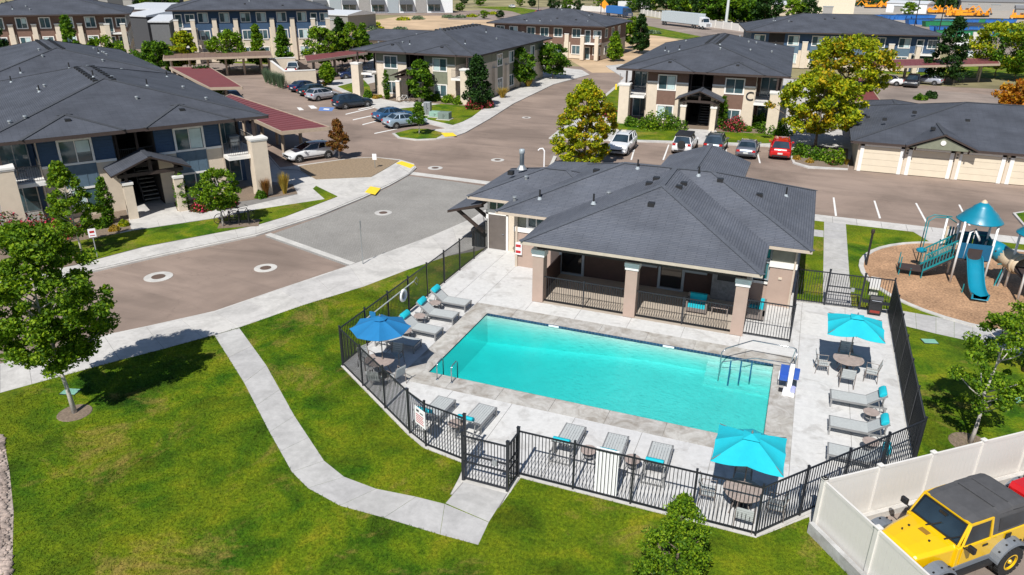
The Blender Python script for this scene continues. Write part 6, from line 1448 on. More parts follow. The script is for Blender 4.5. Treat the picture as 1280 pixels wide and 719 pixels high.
# mid trees
mid = [(597,134,'dark','cone',5.4,1.75,'dark upright tree right of the sage block entry'),(527,128,'green','oval',4.6,1.3,'tree before the sage block entry stair'),(650,108,'green','oval',4.6,2.0,'tree at the corner of the sage block by the road'),(691,98,'green','oval',4.8,2.3,'tree with spreading crown where the side road curves'),
 (768,76,'bright','cone',4.5,1.3,'small light green tree by the brown block corner'),(799,66,'dark','cone',6.6,1.9,'tall dark green tree right of the brown block'),(790,60,'bright','oval',5.5,1.8,'light green tree behind the tall dark one'),
 (405,87,'bright','round',6.4,2.6,'round bright tree before the right end of the three-storey navy block'),(410,106,'bright','oval',2.6,.8,'small bright tree in the planter by the refuse enclosure'),(287,87,'bright','round',5.8,2.7,'round bright tree before the three-storey navy block'),(325,85,'bright','cone',6.6,1.3,'slim tree before the three-storey navy block'),(356,85,'green','cone',6.4,1.5,'slim green tree right of the slim one before the navy block'),
 (235,89,'yellow','oval',5.8,1.7,'tree with a yellow top before the navy block left balcony'),(197,92,'green','round',4.6,2.2,'round green tree by the left end of the brown carport'),(220,90,'bright','cone',2.6,1.1,'low bush-like tree by the brown carport'),(255,112,'dark','round',2.6,1.5,'dark shrub-like tree beside the short red carport'),(277,122,'bright','round',1.6,.9,'small bright shrub tree between the two red carports'),
 (97,97,'green','cone',8.6,1.6,'conical green tree before the upper left brown block'),(5,100,'dark','cone',8.6,2.4,'dark conifer at the far left edge before the brown block'),(136,92,'bright','round',5.2,2.6,'wide bushy tree under the brown block balcony'),
 (428,82,'dark','cone',7.8,2.1,'very dark conifer beside the three-storey navy block'),(441,83,'bright','oval',6.8,1.8,'bright tree right of the dark conifer'),(456,80,'green','cone',6.4,1.9,'pointed green tree left of the sage roof'),
 (1181,104,'dark','cone',8.6,3.2,'dark green conical tree in front of the far right carport'),(1243,97,'yellow','round',7.5,4.4,'yellow green round tree at the right by the parked trucks'),(1268,99,'green','round',7.0,4.2,'green tree at the right edge beside the yellow green one'),(1272,143,'orange','round',3.5,2.2,'orange shrub-like tree at the right edge above the garages')]
for k, (x, y, kd, sh, hh, rr, lb) in enumerate(mid):
    q = G(x, y); dist = q.length; s = dist/60
    kk = 1.0 if (x < 470 and y < 103) else 1.08
    tree(lb, q.x, q.y, hh*kk, rr*kk, kd, sh, hh*.12 if sh == 'cone' else hh*.2, 80, 60, .095*s**.8+.03, .28+.14*rr, BARK, 30+k, tr=.08, group='trees between the apartment blocks')
# hedge columns by entries
for x, y, hh, lb in ((137,279,3.0,'narrow climbing evergreen column left of the navy block entry'),(230,262,2.6,'dark climbing column in shade right of the navy block entry'),(484,124,3.6,'narrow climbing column left of the sage block entry'),(901,161,3.4,'narrow climbing column right of the entry of building C')):
    q = G(x, y); tree(lb, q.x, q.y, hh, .36, 'green', 'oval', .05, 110, 60, .06, .18, BARK, int(x), tr=.04, group='climbing evergreen columns')
# bushes
bl = [(110,284,.45,.6,'green'),(128,284,.42,.55,'green'),(143,288,.3,.3,'straw'),(155,282,.3,.35,'yellow'),(80,285,.6,.6,'green'),(327,247,.4,.5,'green'),(806,158,.7,1.0,'green'),(827,160,1.5,2.0,'bright'),(812,161,1.2,1.6,'bright'),(842,161,1.3,1.3,'green'),(788,157,.8,.9,'green'),(770,150,.7,.8,'green'),(934,164,.5,.5,'bright'),(948,160,1.0,1.5,'green'),(962,166,1.3,1.3,'green'),(975,168,1.1,1.2,'green'),
 (1000,195,.85,1.15,'green'),(1022,199,.8,1.0,'green'),(1043,203,.95,1.2,'bright'),(996,199,.3,.3,'straw'),(1012,203,.3,.3,'straw'),(1041,206,.35,.3,'rose'),(1150,124,.8,.6,'green'),(1163,122,.8,.8,'dark'),
 (545,126,.6,.8,'green'),(536,126,.5,.6,'green'),(560,128,.8,.9,'bright'),(573,130,.8,.9,'bright'),(570,122,.6,.7,'green'),(460,122,.6,.9,'green'),(470,123,.4,.4,'straw'),(475,122,.3,.3,'yellow'),(607,129,.9,1.0,'dark'),(386,103,.6,.5,'green'),(405,106,.5,.4,'rose')]
for k, (x, y, r, hh, kd) in enumerate(bl):
    q = G(x, y); where = 'before the navy block' if x < 340 else 'before building C' if 760 < x < 980 else 'in the kerbed bed by the red car' if 980 < x < 1060 else 'by the garages' if x > 1060 else 'before the sage block'
    def wh_(v): return 'n' if v < 340 else 'c' if 760 < v < 980 else 'r' if 980 < v < 1060 else 'g' if v > 1060 else 's'
    rank = sorted(b_[0] for b_ in bl if wh_(b_[0]) == wh_(x)).index(x)
    bush(f"{'large' if r > 1 else 'small' if r < .5 else 'leafy'} {kd if kd not in ('rose','straw') else 'reddish' if kd == 'rose' else 'straw coloured'} bush {where}, {ordw(rank)} from the left", q.x, q.y, r, hh, kd, 900, .055+.0007*q.length, 50+k)
for k, (x, y, r, hh, lb) in enumerate(((15,296,1.6,1.4,'crimson flowering rose bush at the left before the navy block'),(60,296,1.7,1.3,'crimson flowering rose bush right of the first one'),(85,292,.9,.8,'dark leaved rose bush behind the slender tree'),(255,262,.8,.7,'red flowering bush left of the round-headed tree trunk'),(282,258,.8,.8,'red flowering bush behind the round-headed tree trunk'),(918,163,1.3,1.4,'pink flowering bush right of the entry of building C'),(763,145,1.0,1.0,'pink flowering bush at the left corner of building C'),(592,136,1.0,1.2,'crimson bush by the road corner of the sage block'),(608,134,.9,.9,'second crimson bush by the road corner of the sage block'))):
    q = G(x, y); bush(lb, q.x, q.y, r, hh, 'rose', 1300, .06+.0006*q.length, 90+k, mixk=BLOS, group='flowering bushes')
for k, (x, y, r, hh, kd, lb) in enumerate(((356,242,.6,1.5,'straw','golden ornamental grass by the corner walk of the navy block'),(333,246,.5,1.3,'brown','rust coloured ornamental grass in shade by the corner pillar'),(628,122,1.2,1.3,'straw','golden grass clump beside the dark upright tree'),(660,108,1.3,1.2,'straw','golden grass clump along the sage block side walk'),(565,126,.8,.9,'straw','golden grass clump between green bushes before the sage block'),(1058,206,.3,.5,'straw','straw tuft by the first garage'))):
    q = G(x, y); grass_clump(lb, q.x, q.y, r, hh, kd, 260, k)
for k, (x, y) in enumerate(((333,103),(338,105),(343,107),(349,109),(353,110))):
    q = G(x, y); grass_clump(f'blue green grass clump by the refuse enclosure wall, {["leftmost","second from the left","middle","second from the right","rightmost"][k]}', q.x, q.y, .8, 2.0, 'blueg', 300, 20+k)
# far mid hedge of low bushes along the brown block
# ---------------------------------------------------------------- refuse enclosure
t = thing('refuse_enclosure', 'cream walled refuse enclosure open at the top beside the parked row', 'enclosure', tuple(G(358,108)))
q0 = G(358,108); a = G(337,90)-q0; b = G(396,106)-q0; a.z = b.z = 0; e_ = a+b
w_ = MB().bar(a+ZZ*.95, ZZ*.95, .25, 2.1).bar(ZZ*.952, b+ZZ*.952, .25, 2.1).bar(a+ZZ*.954, e_+ZZ*.954, .25, 2.1); w_.build('wall', STUC, t)
MB().bar(a+ZZ*2.05, ZZ*2.05, .34, .12).bar(ZZ*2.053, b+ZZ*2.053, .34, .12).bar(a+ZZ*2.056, e_+ZZ*2.056, .34, .12).build('wall_cap', TRIM, t); MB().bar(b+ZZ*.9, e_+ZZ*.9, .08, 1.8).build('gate_panel', DARKW, t)
# ---------------------------------------------------------------- islands further back
def isl(name, pts, m, z=-.03, z0=-.3): return sheet(name, px(pts), z0, z, m)
isl('kerb_island', [(365,97),(400,103),(440,120),(475,137),(492,145),(520,150),(560,160),(490,166),(497,171.5),(520,174.5),(545,173.5),(568,170),(582,165),(612,148),(642,129),(692,105),(737,93),(727,87),(700,84),(640,70),(500,60),(470,62),(462,75),(440,98),(405,101)], CONC)
isl('lawn', [(422,108),(455,100),(462,108),(465,122),(440,116)], GRASS, 0.0, -.05); isl('lawn', [(462,120),(500,128),(510,124),(590,133),(650,108),(640,100),(500,95),(460,105)], BEDM, -.012, -.05)
isl('lawn', [(498,136),(560,129),(603,136),(590,146),(578,152),(566,156),(530,148)], GRASS, 0.0, -.05); isl('lawn', [(494,166.5),(500,171),(522,173.5),(545,172.5),(556,166.5),(535,161),(515,161)], GRASS, 0, -.05)
isl('lawn', [(505,126),(590,133),(640,112),(634,104),(500,110)], BEDM, .002, -.05)
sheet('tactile_pad', px([(556,171),(551,166),(566,166),(571,170)]), 0, .006, YPAINT)
isl('kerb_island', [(686,172),(697,163),(750,123),(768,108),(780,97),(762,86),(757,82),(800,78),(900,90),(1000,100),(1090,130),(1062,200),(1060,211),(1010,209),(991,203),(985,187),(958,182),(789,176)], CONC)
isl('lawn', [(757,121),(776,105),(776,150),(790,158),(976,165),(975,178),(955,179),(785,174),(760,148),(752,130)], GRASS, 0, -.05)
isl('planting_bed', [(764,140),(778,152),(850,163),(905,165),(975,168),(975,150),(780,140)], BEDM, .003, -.05); 
strip_slabs(bpy.data.objects['path'], px([(852,176),(860,161)]), px([(905,178),(895,163)]), 2, CONC, z1=.008)
isl('planting_bed', [(989,190),(994,202),(1012,207),(1060,210),(1060,186),(1000,180)], BEDM, 0, -.05)
isl('lawn', [(686,195),(700,180),(775,177),(780,188),(768,198),(735,210)], ASPH2, -.127, -.14)
isl('kerb_island', [(1266,266),(1290,262),(1300,290),(1280,282)], KERB, .0, -.2); isl('lawn', [(1270,267),(1290,264),(1300,286),(1281,280)], GRASS, .012, -.1)
isl('lawn', [(200,75),(345,80),(345,62),(200,62)], GRASS, -.09, -.13); isl('kerb_island', [(200,84),(345,90),(345,80),(200,74)], ASPH2, -.12, -.14)
isl('lawn', [(1080,90),(1300,100),(1300,75),(1100,70)], GRASS, -.1, -.14); isl('parking', [(1060,130),(1090,108),(1150,110),(1240,118),(1290,124),(1290,150),(1050,150)], ASPH2, -.09, -.14)
isl('kerb_marking', [(762,84),(770,82.5),(785,83.5),(784,86)], mat('yellow painted kerb', (.6,.5,.08), .7), -.1, -.14)
# stall lines near the sage block and by building C
for a, b in (((441,150),(482,141)),((453,156),(492,146)),((468,167),(497,161)),((432,143),(470,134)),((448,137),(466,133))): ln([(a[0],a[1]-.5),(a[0],a[1]+.5),(b[0],b[1]+.4),(b[0],b[1]-.4)])
for a, b in (((789,200),(795,179)),((829,200),(836,181)),((868,196),(870,181)),((909,197),(907,184)),((950,204),(945,184))): ln([(a[0]-1,a[1]),(a[0]+1,a[1]),(b[0]+.8,b[1]),(b[0]-.8,b[1])])
ln([(400,134),(418,134.5),(415,139),(398,138.5)], BPAINT); ln([(405,135.6),(412,136),(411,137.6),(404,137)], PAINT, -.124); ln([(385,132),(392,132),(397,135.5),(389,136)]); ln([(371,134.5),(376,134.5),(380,137.5),(374,138)])
# bicycles and rack
def bicycle(label, x, y, rot, m):
    t = thing('bicycle', label, 'bicycle', (x,y,0.02), rot, 'bicycles at the racks')
    for X in (-.52,.52):
        wv = [(X+.33*math.cos(2*PI*k/18), 0, .34+.33*math.sin(2*PI*k/18)) for k in range(19)]; o = MB().tube(wv, .022, 5).build('wheel', RUBBER, t); s = MB()
        for k in range(8): s.bar((X,0,.34),(X+.32*math.cos(PI*k/4),0,.34+.32*math.sin(PI*k/4)), .006)
        s.build('spokes', CHROME, o)
    MB().tube([(-.52,0,.34),(-.15,0,.85),(.4,0,.85),(.52,0,.34)], .02, 6).tube([(-.52,0,.34),(-.05,0,.32),(.4,0,.8)], .02, 6).tube([(-.05,0,.32),(-.2,0,.95)], .018, 6).build('frame', m, t)
    MB().cbox((-.22,0,.97),(.25,.14,.05)).build('saddle', BLKPL, t); MB().tube([(.4,-.25,1.0),(.42,0,.98),(.4,.25,1.0)], .015, 6).build('handlebar', BLKPL, t)
    return t
q = G(284,278); bicycle('purple bicycle leaning at the round-headed tree by the rack', q.x, q.y, 1.2, paint('purple', (.16,.06,.25))); q = G(303,277); bicycle('black bicycle locked to the hoop rack', q.x, q.y, 1.1, BLKPL)
q = G(505,128); bicycle('white bicycle at the sage block entry', q.x, q.y, .3, TRIM); q = G(512,126); bicycle('dark bicycle behind the white one at the sage block entry', q.x, q.y, .9, BLKPL)
q = G(300,280); rk = thing('bike_rack', 'black hoop bicycle rack on a mulch pad in the lawn strip', 'bicycle rack', (q.x,q.y,0), .6)
for k in range(3): MB().tube([(-.6+.6*k,-.3,0),(-.6+.6*k,-.3,.75),(-.6+.6*k,0,.92),(-.6+.6*k,.3,.75),(-.6+.6*k,.3,0)], .03, 7).build('hoop', BLKPL, rk)
MB().box(-1.3,1.2,-.7,.7,0,.03).build('pad', BEDM, rk)
# utility boxes by the sage block
for x, y, sx, sy, sz, m_, lb in ((535,144,.8,.6,1.5,GREYST,'tall grey utility cabinet in the lawn by the sage block'),(545,146,1.3,1.0,.6,mat('pale green enamel',(.25,.4,.33),.6),'pale green transformer box beside the grey cabinet'),(556,149,1.3,1.0,.8,mat('grey green enamel',(.17,.22,.2),.6),'grey green utility box on a pad beside the road walk')):
    q = G(x, y); t = thing('utility_box', label=lb, cat='utility box', loc=(q.x,q.y,0), rotz=.1, group='utility boxes in the sage block lawn'); o = MB().box(-sx/2,sx/2,-sy/2,sy/2,.06,sz).build('cabinet', m_, t); bevel(o,.04,2); MB().box(-sx/2-.15,sx/2+.15,-sy/2-.15,sy/2+.15,-.02,.06).build('pad', KERB, t); MB().box(-.02,.02,-sy/2-.02,-sy/2,.15,sz-.15).box(.1,.16,-sy/2-.04,-sy/2,sz*.5,sz*.6).build('door_seam', BLKPL, t)
q = G(770,112); t = thing('hydrant_marker', 'yellow hydrant and post where the side road meets the bend', 'hydrant', (q.x,q.y,0)); MB().lathe([(.16,0),(.14,.5),(.17,.55),(.1,.75)], 12).build('body', YPAINT, t); MB().tube([(.5,0,0),(.5,0,2.2)], .05, 6).build('marker_post', GREYST, t)
# ---------------------------------------------------------------- far background
sheet('dirt_lot', px([(425,32),(500,20),(640,17),(662,24),(640,52),(560,60),(430,62),(395,45)]), -.14, -.11, DIRT)
sheet('dirt_lot', px([(690,62),(740,38),(800,38),(900,62),(880,90),(740,90)]), -.14, -.108, DIRT)
sheet('dirt_lot', px([(0,18),(60,12),(150,12),(210,20),(215,60),(0,60)]), -.14, -.112, mat('grey yard', (.3,.29,.28), .9, .1, .1))
sheet('highway', px([(560,14),(700,8),(800,20),(900,34),(1010,50),(1100,60),(1100,90),(1000,70),(900,52),(790,37),(690,26),(560,24)]), -.12, -.10, ASPH2)
sheet('road', px([(380,17),(560,19.5),(640,15),(640,12.5),(560,16),(380,14)]), -.11, -.09, ASPH)
sheet('verge', px([(740,36),(800,30),(880,46),(870,50),(800,42)]), -.10, -.085, GRASS); sheet('verge', px([(885,26),(1000,36),(1100,46),(1100,52),(1000,45),(885,32)]), -.10, -.085, GRASS); sheet('verge', px([(590,8),(640,14),(660,20),(690,22),(700,16),(640,8)]), -.10, -.085, GRASS)
sheet('equipment_yard', px([(1010,30),(1300,30),(1300,0.5),(1010,0.5)]), -.12, -.105, mat('yard gravel', (.38,.34,.29), .95, .15, .05)); sheet('equipment_yard', px([(1100,62),(1300,70),(1300,30),(1010,30)]), -.12, -.104, ASPH2)
# commercial building along the top
a, b = G(425,17), G(566,16); c, an, L_ = span(a, b); cm = thing('commercial_building', 'white and grey commercial building with dark awnings along the top behind the dirt lot', 'building', (c.x,c.y,0), an)
MB().box(-L_/2-30,L_/2,0,30,0,7).build('wall', mat('white render', (.72,.73,.75), .8), cm)
xk = -L_/2-24
sq = 0
while xk < L_/2-4:
    MB().box(xk,xk+4,-.25,0,0,7.2).build('pier', mat_step if sq % 2 else TRIM_G, cm)
    o = MB().box(xk+4.6,xk+9.2,-.05,0,.6,3.0).build('shop_window', WGLASS, cm); MB().box(xk+4.4,xk+9.4,-.1,-.05,2.95,3.1).box(xk+6.8,xk+7.0,-.1,-.05,.6,3).build('window_bar', TRIM, o)
    MB().profx([(-.1,4.6),(-2.0,3.1),(-2.0,3.0),(-.1,3.05)], xk+4.4, xk+9.4).build('awning', mat('charcoal awning', (.06,.065,.075), .8), cm)
    xk += 10.3; sq += 1
# grey sheds behind the left
def shed(label, pa, pb, hh, D_, m_, rm=None, ground=True):
    a, b = G(*pa), G(*pb); c, an, L_ = span(a, b); t = thing('warehouse', label, 'warehouse', (c.x,c.y,-.1), an, 'warehouses and sheds in the distance')
    MB().box(-L_/2,L_/2,0,D_,0,hh).build('wall', m_, t); MB().profx([(-.3,hh),(-.3,hh+.25),(D_/2,hh+1.1),(D_+.3,hh+.25),(D_+.3,hh)], -L_/2-.3, L_/2+.3).build('roof', rm or mat('pale metal roof', (.55,.57,.6), .5), t)
    k = -L_/2+3
    while k < L_/2-4: MB().box(k,k+3.4,-.06,0,0,min(3.4,hh*.7)).build('bay_door', mat_step, t); MB().box(k-.2,k+3.6,-.2,-.06,min(3.4,hh*.7),min(3.4,hh*.7)+.2).build('door_canopy', TRIM_G, t); k += 9
    return t
dkwall = mat('dark grey panel', (.06,.062,.068), .8)
shed('dark grey flat-sided shed between the brown and navy three-storey blocks, left one', (163,60), (190,62), 6.2, 14, dkwall); shed('grey shed right of the dark one between the three-storey blocks', (194,66), (217,66), 5.6, 12, mat('mid grey panel', (.13,.135,.145), .8))
shed('brown fronted long shed with pale roof behind the grey ones', (150,40), (232,42), 5.5, 25, mat('taupe panel', (.16,.13,.125), .8)); shed('long low white roofed warehouse along the top left', (20,10), (200,10), 4.5, 40, dkwall)
shed('small grey building beside the dirt lot, behind the navy block', (398,38), (436,40), 4.0, 12, mat('grey block wall', (.22,.22,.21), .9)); shed('cream workshop with dark bay doors at the top right', (985,19), (1066,21), 6.5, 30, mat('cream panel', (.66,.58,.45), .8)); shed('low tan building left of the cream workshop', (962,19), (985,19.5), 3.8, 20, mat('tan panel', (.5,.42,.33), .8))
shed('white site office at the equipment yard', (1107,15), (1157,17), 3.6, 10, mat('white panel', (.7,.72,.75), .8)); shed('grey roofed shed at the far right of the yard', (1200,12), (1290,14), 3.5, 14, mat_step, mat('grey roof', (.2,.2,.21), .8)); shed('second grey shed roof lower at the far right edge', (1268,22), (1300,23), 3.2, 10, mat_step, mat('grey roof', (.2,.2,.21), .8))
gbt = roofg = None
q1 = thing('garage_block', 'dark roofed garage row behind the sage block before the dirt lot', 'garage', tuple(G(520,68,0)[:2])+(-.3,), .05); MB().box(-16,20,.5,11,0,2.6).build('garage_wall', STUC, q1); hip_roof(q1, -17, 21, 0, 12, 2.6, .28); gable_roof(q1, -1.5, 5, -.8, 6, 2.9, .35, fascia=BROWN_S)
# site walls
for pa, pb, lb in (((884,33),(1010,50),'long pale masonry wall along the highway on the right'),((800,18),(884,33),'pale wall behind the lorry, partly hidden by trees'),((690,11),(760,15),'low white wall along the highway at the top centre')):
    a, b = G(*pa), G(*pb); c, an, L_ = span(a, b); t = thing('boundary_wall', lb, 'wall', (c.x,c.y,-.1), an, 'boundary walls by the highway'); MB().box(-L_/2,L_/2,-.1,.1,0,1.9).build('panels', VINYL, t); n_ = int(L_/4)
    for k in range(n_+1): MB().box(-L_/2+L_*k/n_-.25,-L_/2+L_*k/n_+.25,-.2,.2,0,2.1).build('pier', VINYL, t)
# far trees row
far = []
xs_f = [(692,14,5),(708,13,5),(722,14,4),(750,10,5),(766,12,6),(790,14,5),(805,17,6),(818,12,7),(832,13,8),(846,15,8),(858,20,9),(870,22,9),(881,26,10),(893,27,9),(905,27,8),(918,28,8),(930,28,8),(942,29,8),(955,30,8),(990,26,7),(1008,26,7),(855,8,7),(875,8,7),(780,6,6),(800,5,6),(900,9,7),(925,12,7),(650,7,4),(665,8,4),(600,6,4),(580,5,4),(190,12,6),(203,13,6),(217,12,5),(178,9,6),(160,8,6),(555,10,3.5),(575,13,3),(625,22,2.5),(605,22,2.5),(1180,10,6),(1050,8,5),(1240,9,5),(1135,20,5),(1120,12,4),(415,14,5),(1295,18,6),(700,40,2.2),(708,44,2.5),(697,48,2.5)]
for k, (x, y, hh) in enumerate(xs_f):
    q = G(x, y+1); far.append(q)
proto = [None]*4
def ORD(x, xs): return ordw(sorted(set(xs)).index(x))
posn = ['far left','left of centre','centre','right of centre','far right']
for k, (q, (x, y, hh)) in enumerate(zip(far, xs_f)):
    v = k % 4; lb = f"distant {['dark round','olive','dense dark','lighter green'][v]} tree, {ORD(x, [p_[0] for p_ in xs_f])} from the left along the top"
    if proto[v] is None:
        proto[v] = tree(lb, q.x, q.y, 8, 3.6, ['dark','green','dark','bright'][v], 'round', 1.2, 70, 40, .34, 1.0, BARK, 200+k, tr=.2, group='distant trees along the top'); s = hh/8; proto[v].scale = (s,s,s)
    else: s = hh/8; dup(proto[v], (q.x,q.y,-.1), k*1.3, lb, scale=(s*random.uniform(.9,1.3),)*2+(s,))
# scrub in the dirt lot
SCR = ((504,25),(523,24),(467,31),(464,37),(470,36),(500,38),(441,24),(560,22),(615,18),(575,22),(590,21),(815,42),(700,32))
for k, (x, y) in enumerate(SCR):
    q = G(x, y); bush(f'dry scrub patch around the bare dirt lots, {ordw(sorted(v_[0] for v_ in SCR).index(x))} from the left', q.x, q.y, 2.2, .9, 'blueg' if k % 2 else 'yellow', 260, .3, 300+k, 'scrub patches in the dirt lots')
# lorries
def lorry(label, pa, pb, boxm, cabm, hbox=2.7, Ltr=None, cab=True):
    a, b = G(*pa,-.1), G(*pb,-.1); c, an, L_ = span(a, b); t = thing('lorry', label, 'lorry', (c.x,c.y,-.1), an, 'lorries'); x0, x1 = -L_/2, L_/2-3.4 if cab else L_/2
    bx = MB().box(x0,x1,0,2.6,1.15,1.15+hbox).build('trailer_box', boxm, t); rb = MB(); k = x0+.5
    while k < x1: rb.box(k,k+.08,-.03,0,1.2,1.1+hbox); k += 1.2
    rb.build('trailer_rib', boxm, bx)
    MB().box(x0,x1,.1,2.5,1.0,1.15).build('chassis', BLKPL, t)
    for X in [x0+1,x0+2.3,x1-1.2,x1-2.4]: wheel(t, X, .15, .5, -1, RIM, .3)
    if cab:
        cbm = MB().profy([(x1+.5,.7),(L_/2,.7),(L_/2,1.7),(L_/2-1.0,1.85),(L_/2-1.4,3.0),(x1+.6,3.3)], .1, 2.5); cb_ = cbm.build('cab', cabm, t)
        MB().box(L_/2-1.6,L_/2-1.0,.06,.1,2.0,2.7).build('cab_window', CGLASS, cb_); MB().add([(L_/2-.98,.3,1.95),(L_/2-.98,2.3,1.95),(L_/2-1.32,2.3,2.9),(L_/2-1.32,.3,2.9)],[(0,1,2,3)]).build('windshield', CGLASS, cb_); MB().box(L_/2,L_/2+.05,.6,2.0,.9,1.6).build('grille', CHROME, cb_)
        for X in (L_/2-.9, x1+.9): wheel(t, X, .15, .5, -1, RIM, .3)
    return t
lorry('white articulated lorry with a pale grey trailer driving on the highway', (826,31), (880,37.5), mat('pale grey trailer', (.5,.55,.58), .5), paint('white',(.75,.76,.78)), 2.9)
lorry('blue box lorry on the highway at the top centre', (757,20), (783,23), mat('blue tarp', (.03,.16,.45), .6), mat('dark blue cab', (.03,.05,.1), .5), 2.4)
lorry('white trailer parked behind the highway trees, top centre', (772,14), (806,16), mat('white trailer', (.7,.7,.72), .5), GREYST, 2.6, cab=False)
lorry('white box lorry parked before the right-hand navy block end', (1231,62), (1190,60), mat('cream trailer', (.6,.57,.52), .5), paint('white',(.75,.76,.78)), 2.4)
# yard equipment: skips and machines
def skip(label, q, rot, m_, s=1.0):
    t = thing('container', label, 'container', (q.x,q.y,-.1), rot, 'containers and skips in the yard'); s *= .85
    MB().profy([(-3,0),(3,0),(3.5,1.8),(-3.5,1.8)], -1.2, 1.2).build('body', m_, t); r = MB()
    for k in range(7): r.box(-2.9+.95*k,-2.75+.95*k,-1.27,-1.2,.1,1.75)
    r.box(-3.55,3.55,-1.3,1.3,1.8,1.92); r.build('rib', m_, t); MB().box(-3.3,3.3,-1.1,1.1,1.921,1.96).build('load', BLKPL, t); t.scale = (s,s,s); return t
cB = mat('blue painted steel', (.02,.13,.42), .5, .15, 1); cG = mat('green painted steel', (.02,.2,.08), .5, .15, 1); cO = mat('orange painted steel', (.8,.3,.01), .5, .15, 1); cT = mat('turquoise tarpaulin', (.02,.5,.5), .6); cK = mat('dark steel', (.06,.07,.08), .6)
sp0 = {}
ROWN = ['right of the cream workshop','below the white site office','under the office, middle line','under the orange machines','above the far right trees','of the lowest line','by the dark stacks','beside the turquoise tarpaulin','at the workshop doors','left of the workshop','before the workshop','of covered loads','at the right edge','lowest at the right edge']
rows_ = [(1065,1100,24,'B',6),(1098,1160,21,'B',12),(1140,1200,27,'B',9),(1190,1260,27,'B',9),(1172,1250,37,'B',12),(1180,1250,43,'G',7),(1200,1280,33,'K',9),(1160,1190,30,'G',3),(1030,1060,22,'B',6),(975,1015,24,'G',6),(1000,1030,28,'B',4),(1176,1182,29,'T',1),(1250,1290,40,'B',5),(1260,1290,48,'G',3)]
wh = {'B':'blue','G':'green','K':'dark','T':'turquoise covered'}
for ri, (xa_, xb_, y, c0_, n_) in enumerate(rows_):
    for k in range(n_):
        x = xa_+(xb_-xa_)*(k+.5)/n_; q = G(x, y+random.uniform(-.6,.6)+3); lb = f"{'dark' if False else 'open'} container, {ordw(k)} from the left in the yard row {ROWN[ri]}"
        c_ = c0_ if random.random() < .62 else random.choice('BGKB')
        lb = wh[c_]+lb[4:] if lb.startswith('open') else lb
        if c_ not in sp0: sp0[c_] = skip(lb, q, .1, {'B':cB,'G':cG,'K':cK,'T':cT}[c_])
        else: dup(sp0[c_], (q.x,q.y,-.1), random.uniform(-.3,.5), lb)
def digger(label, q, rot):
    t = thing('excavator', label, 'machine', (q.x,q.y,-.1), rot, 'orange machines in the yard'); MB().box(-2,2,-1.4,-.8,0,.9).box(-2,2,.8,1.4,0,.9).build('tracks', BLKPL, t); MB().box(-2,1.6,-1.3,1.3,.9,2.1).build('body', cO, t); c_ = MB().box(.3,1.7,-1.2,-.1,1.9,3.2).build('cab', cO, t); MB().box(.4,1.72,-1.22,-.2,2.3,3.1).build('cab_glass', CGLASS, c_)
    MB().bar((1.4,.3,1.6),(4.2,.3,4.4), .4,.5).bar((4.2,.3,4.4),(6.2,.3,1.8), .35,.4).build('boom', cO, t); MB().box(5.7,6.7,-.1,.7,.9,1.8).build('bucket', cK, t); t.scale = (.7,.7,.7); return t
ex0 = None; k = 0
for xa_, xb_, y, n_ in ((1070,1200,2.5,18),(1200,1290,4,12),(1160,1215,15,8),(1180,1235,19,6),(1262,1290,22,4),(1080,1120,8,5)):
    for i in range(n_):
        x = xa_+(xb_-xa_)*(i+.5)/n_; q = G(x, y+2); lb = f"orange machine with boom, {ordw(i)} from the left in the {['top row left','top row far right','row behind the office','short row before the office','edge row','row left of the office'][k]}"
        if ex0 is None: ex0 = digger(lb, q, .2)
        else: dup(ex0, (q.x,q.y,-.1), random.uniform(-.6,3.4), lb)
    k += 1
# poles
def pole(label, x, y, hh, r=.15, arm=False, m=GREYST):
    q = G(x, y); t = thing('light_pole', label, 'pole', (q.x,q.y,-.1), 0, 'tall poles in the distance'); MB().tube([(0,0,0),(0,0,hh)], r, 8, radii=[r,r*.6]).build('shaft', m, t); MB().box(-.8,.8,-.1,.1,hh-.3,hh).build('arm', m, t)
pole('tall pale steel pole by the highway right of the lorry', 907, 33, 22, .45, m=mat('pale steel', (.6,.62,.63), .5)); pole('thin dark pole in the yard right of centre', 1142, 38, 14, .14, m=BLKPL); pole('second thin dark pole in the yard farther right', 1173, 42, 14, .14, m=BLKPL); pole('thin pole before the distant cream walls', 673, 14, 12, .12, m=BLKPL); pole('brown pole with an orange diamond sign by the highway', 751, 17, 9, .15, m=DARKW)
q = G(755,17); t = thing('road_sign', 'orange diamond roadworks sign at the top centre by the highway', 'sign', (q.x,q.y,0)); MB().box(-1.2,1.2,-.03,.03,-1.2,1.2).xf(Matrix.Translation((0,-.2,3.2)) @ Matrix.Rotation(PI/4,4,'Y')).build('board', cO, t); MB().tube([(0,0,0),(0,0,3)], .08, 6).build('post', GREYST, t)
# cars far away in a lot and on the highway
for k, (x, y, c_, lb) in enumerate(((1272,58,(.02,.02,.025),'black car at the right edge on the highway'),(675,17,(.5,.1,.1),'tiny dark red car on the distant highway'),(640,10,(.7,.7,.7),'tiny white car in the distance at the top centre'),(930,27,(.03,.03,.05),'tiny dark car behind the highway wall'),(478,52,(.4,.4,.42),'tiny grey car by the dirt lot edge'))):
    if k == 4: continue
    q = G(x, y, -.1); car('sedan', lb, (q.x,q.y,-.1), .3+k, paint(f'distant {k}', c_), group='distant cars')
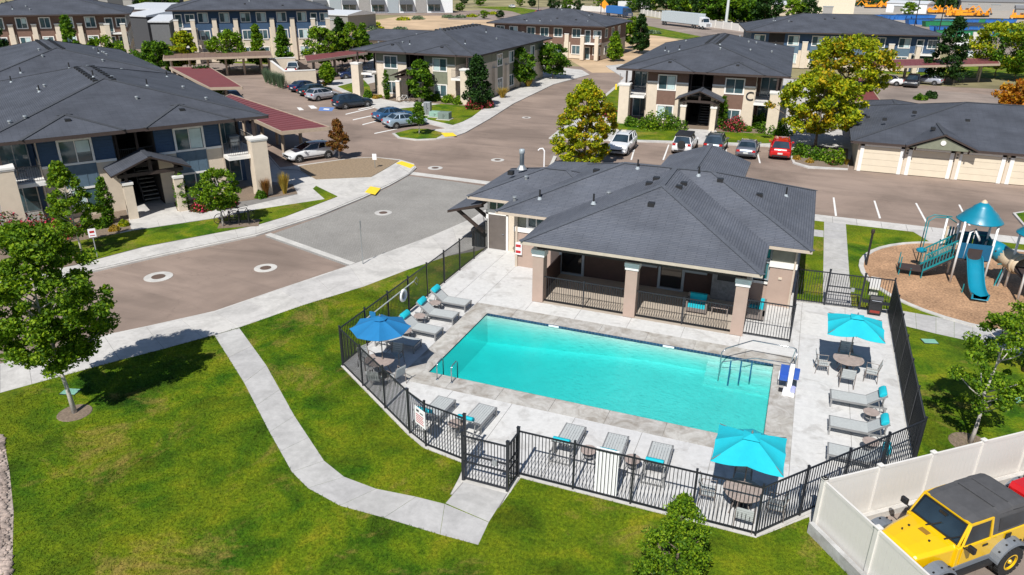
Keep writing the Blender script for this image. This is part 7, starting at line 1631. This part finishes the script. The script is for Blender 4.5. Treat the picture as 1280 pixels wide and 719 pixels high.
# far landscape beyond the yards
tw = thing('tree_belt', 'far belt of dark trees at the very top of the picture', 'tree belt', (0,420,0)); tw['kind'] = 'stuff'
rs = np.random.default_rng(5); C = np.stack([rs.uniform(-420,200,9000), rs.uniform(-12,40,9000), np.abs(rs.normal(0,3.2,9000))], 1); C[:,2] *= .6+.6*np.sin(C[:,0]*.05)**2
link('foliage', leaf_mesh('foliage', C, 1.3, LEAF['dark'], rs=rs), tw)['kind'] = 'stuff'
# letters to real mesh
dg = bpy.context.evaluated_depsgraph_get()
for o in [o for o in bpy.data.objects if o.type == 'FONT']:
    me = bpy.data.meshes.new_from_object(o.evaluated_get(dg)); n = bpy.data.objects.new('letter', me); COL.objects.link(n); n.parent = o.parent; n.location = o.location; n.rotation_euler = o.rotation_euler; bpy.data.objects.remove(o)

# ---------------------------------------------------------------- grass blades on the near lawn
def in_poly(P, poly):
    x, y = P[:,0], P[:,1]; c = np.zeros(len(P), bool); n = len(poly)
    for i in range(n):
        x1, y1 = poly[i]; x2, y2 = poly[(i+1) % n]
        k = ((y1 > y) != (y2 > y)); xi = (x2-x1)*(y-y1)/((y2-y1) if y2 != y1 else 1e-9)+x1; c ^= k & (x < xi)
    return c
rs = np.random.default_rng(21); NB = 330000
P = np.stack([rs.uniform(-27,8,NB), 7+23*rs.random(NB)**1.1], 1)
pathp = px([(268,419),(300,411),(333,457),(368,520),(405,576),(430,596),(470,611),(520,621),(556,628),(584,596),(636,613),(598,681),(550,668),(480,647),(425,632),(385,610),(365,590),(337,540),(305,478)])
keep = (in_poly(P, lawn1) | in_poly(P, lawn2)) & ~in_poly(P, pathp) & ~in_poly(P, DECKP) & ~in_poly(P, px([(15,719),(17,640),(12,590),(4,545),(-30,540),(-40,719)])) & (np.hypot(P[:,0]+23.75, P[:,1]-15.95) > .75)
P = P[keep]; n = len(P); a = rs.random(n)*2*np.pi; w_ = .008+.006*rs.random(n); h = .03+.035*rs.random(n); ln_ = rs.normal(0,.022,(n,2))
V = np.zeros((n,3,3)); V[:,0,0] = P[:,0]-np.cos(a)*w_; V[:,0,1] = P[:,1]-np.sin(a)*w_; V[:,1,0] = P[:,0]+np.cos(a)*w_; V[:,1,1] = P[:,1]+np.sin(a)*w_; V[:,2,:2] = P+ln_; V[:,:2,2] = -.01; V[:,2,2] = h
me = bpy.data.meshes.new('grass_blades'); me.vertices.add(n*3); me.vertices.foreach_set('co', V.reshape(-1)); me.loops.add(n*3); me.loops.foreach_set('vertex_index', np.arange(n*3, dtype=np.int32)); me.polygons.add(n); me.polygons.foreach_set('loop_start', np.arange(0, n*3, 3, dtype=np.int32)); me.polygons.foreach_set('loop_total', np.full(n, 3, dtype=np.int32)); me.materials.append(GRASS); me.update(calc_edges=True)
gb = link('grass_blades', me); gb['kind'] = 'stuff'; tag(gb, 'short mown grass blades of the near lawns', 'grass')
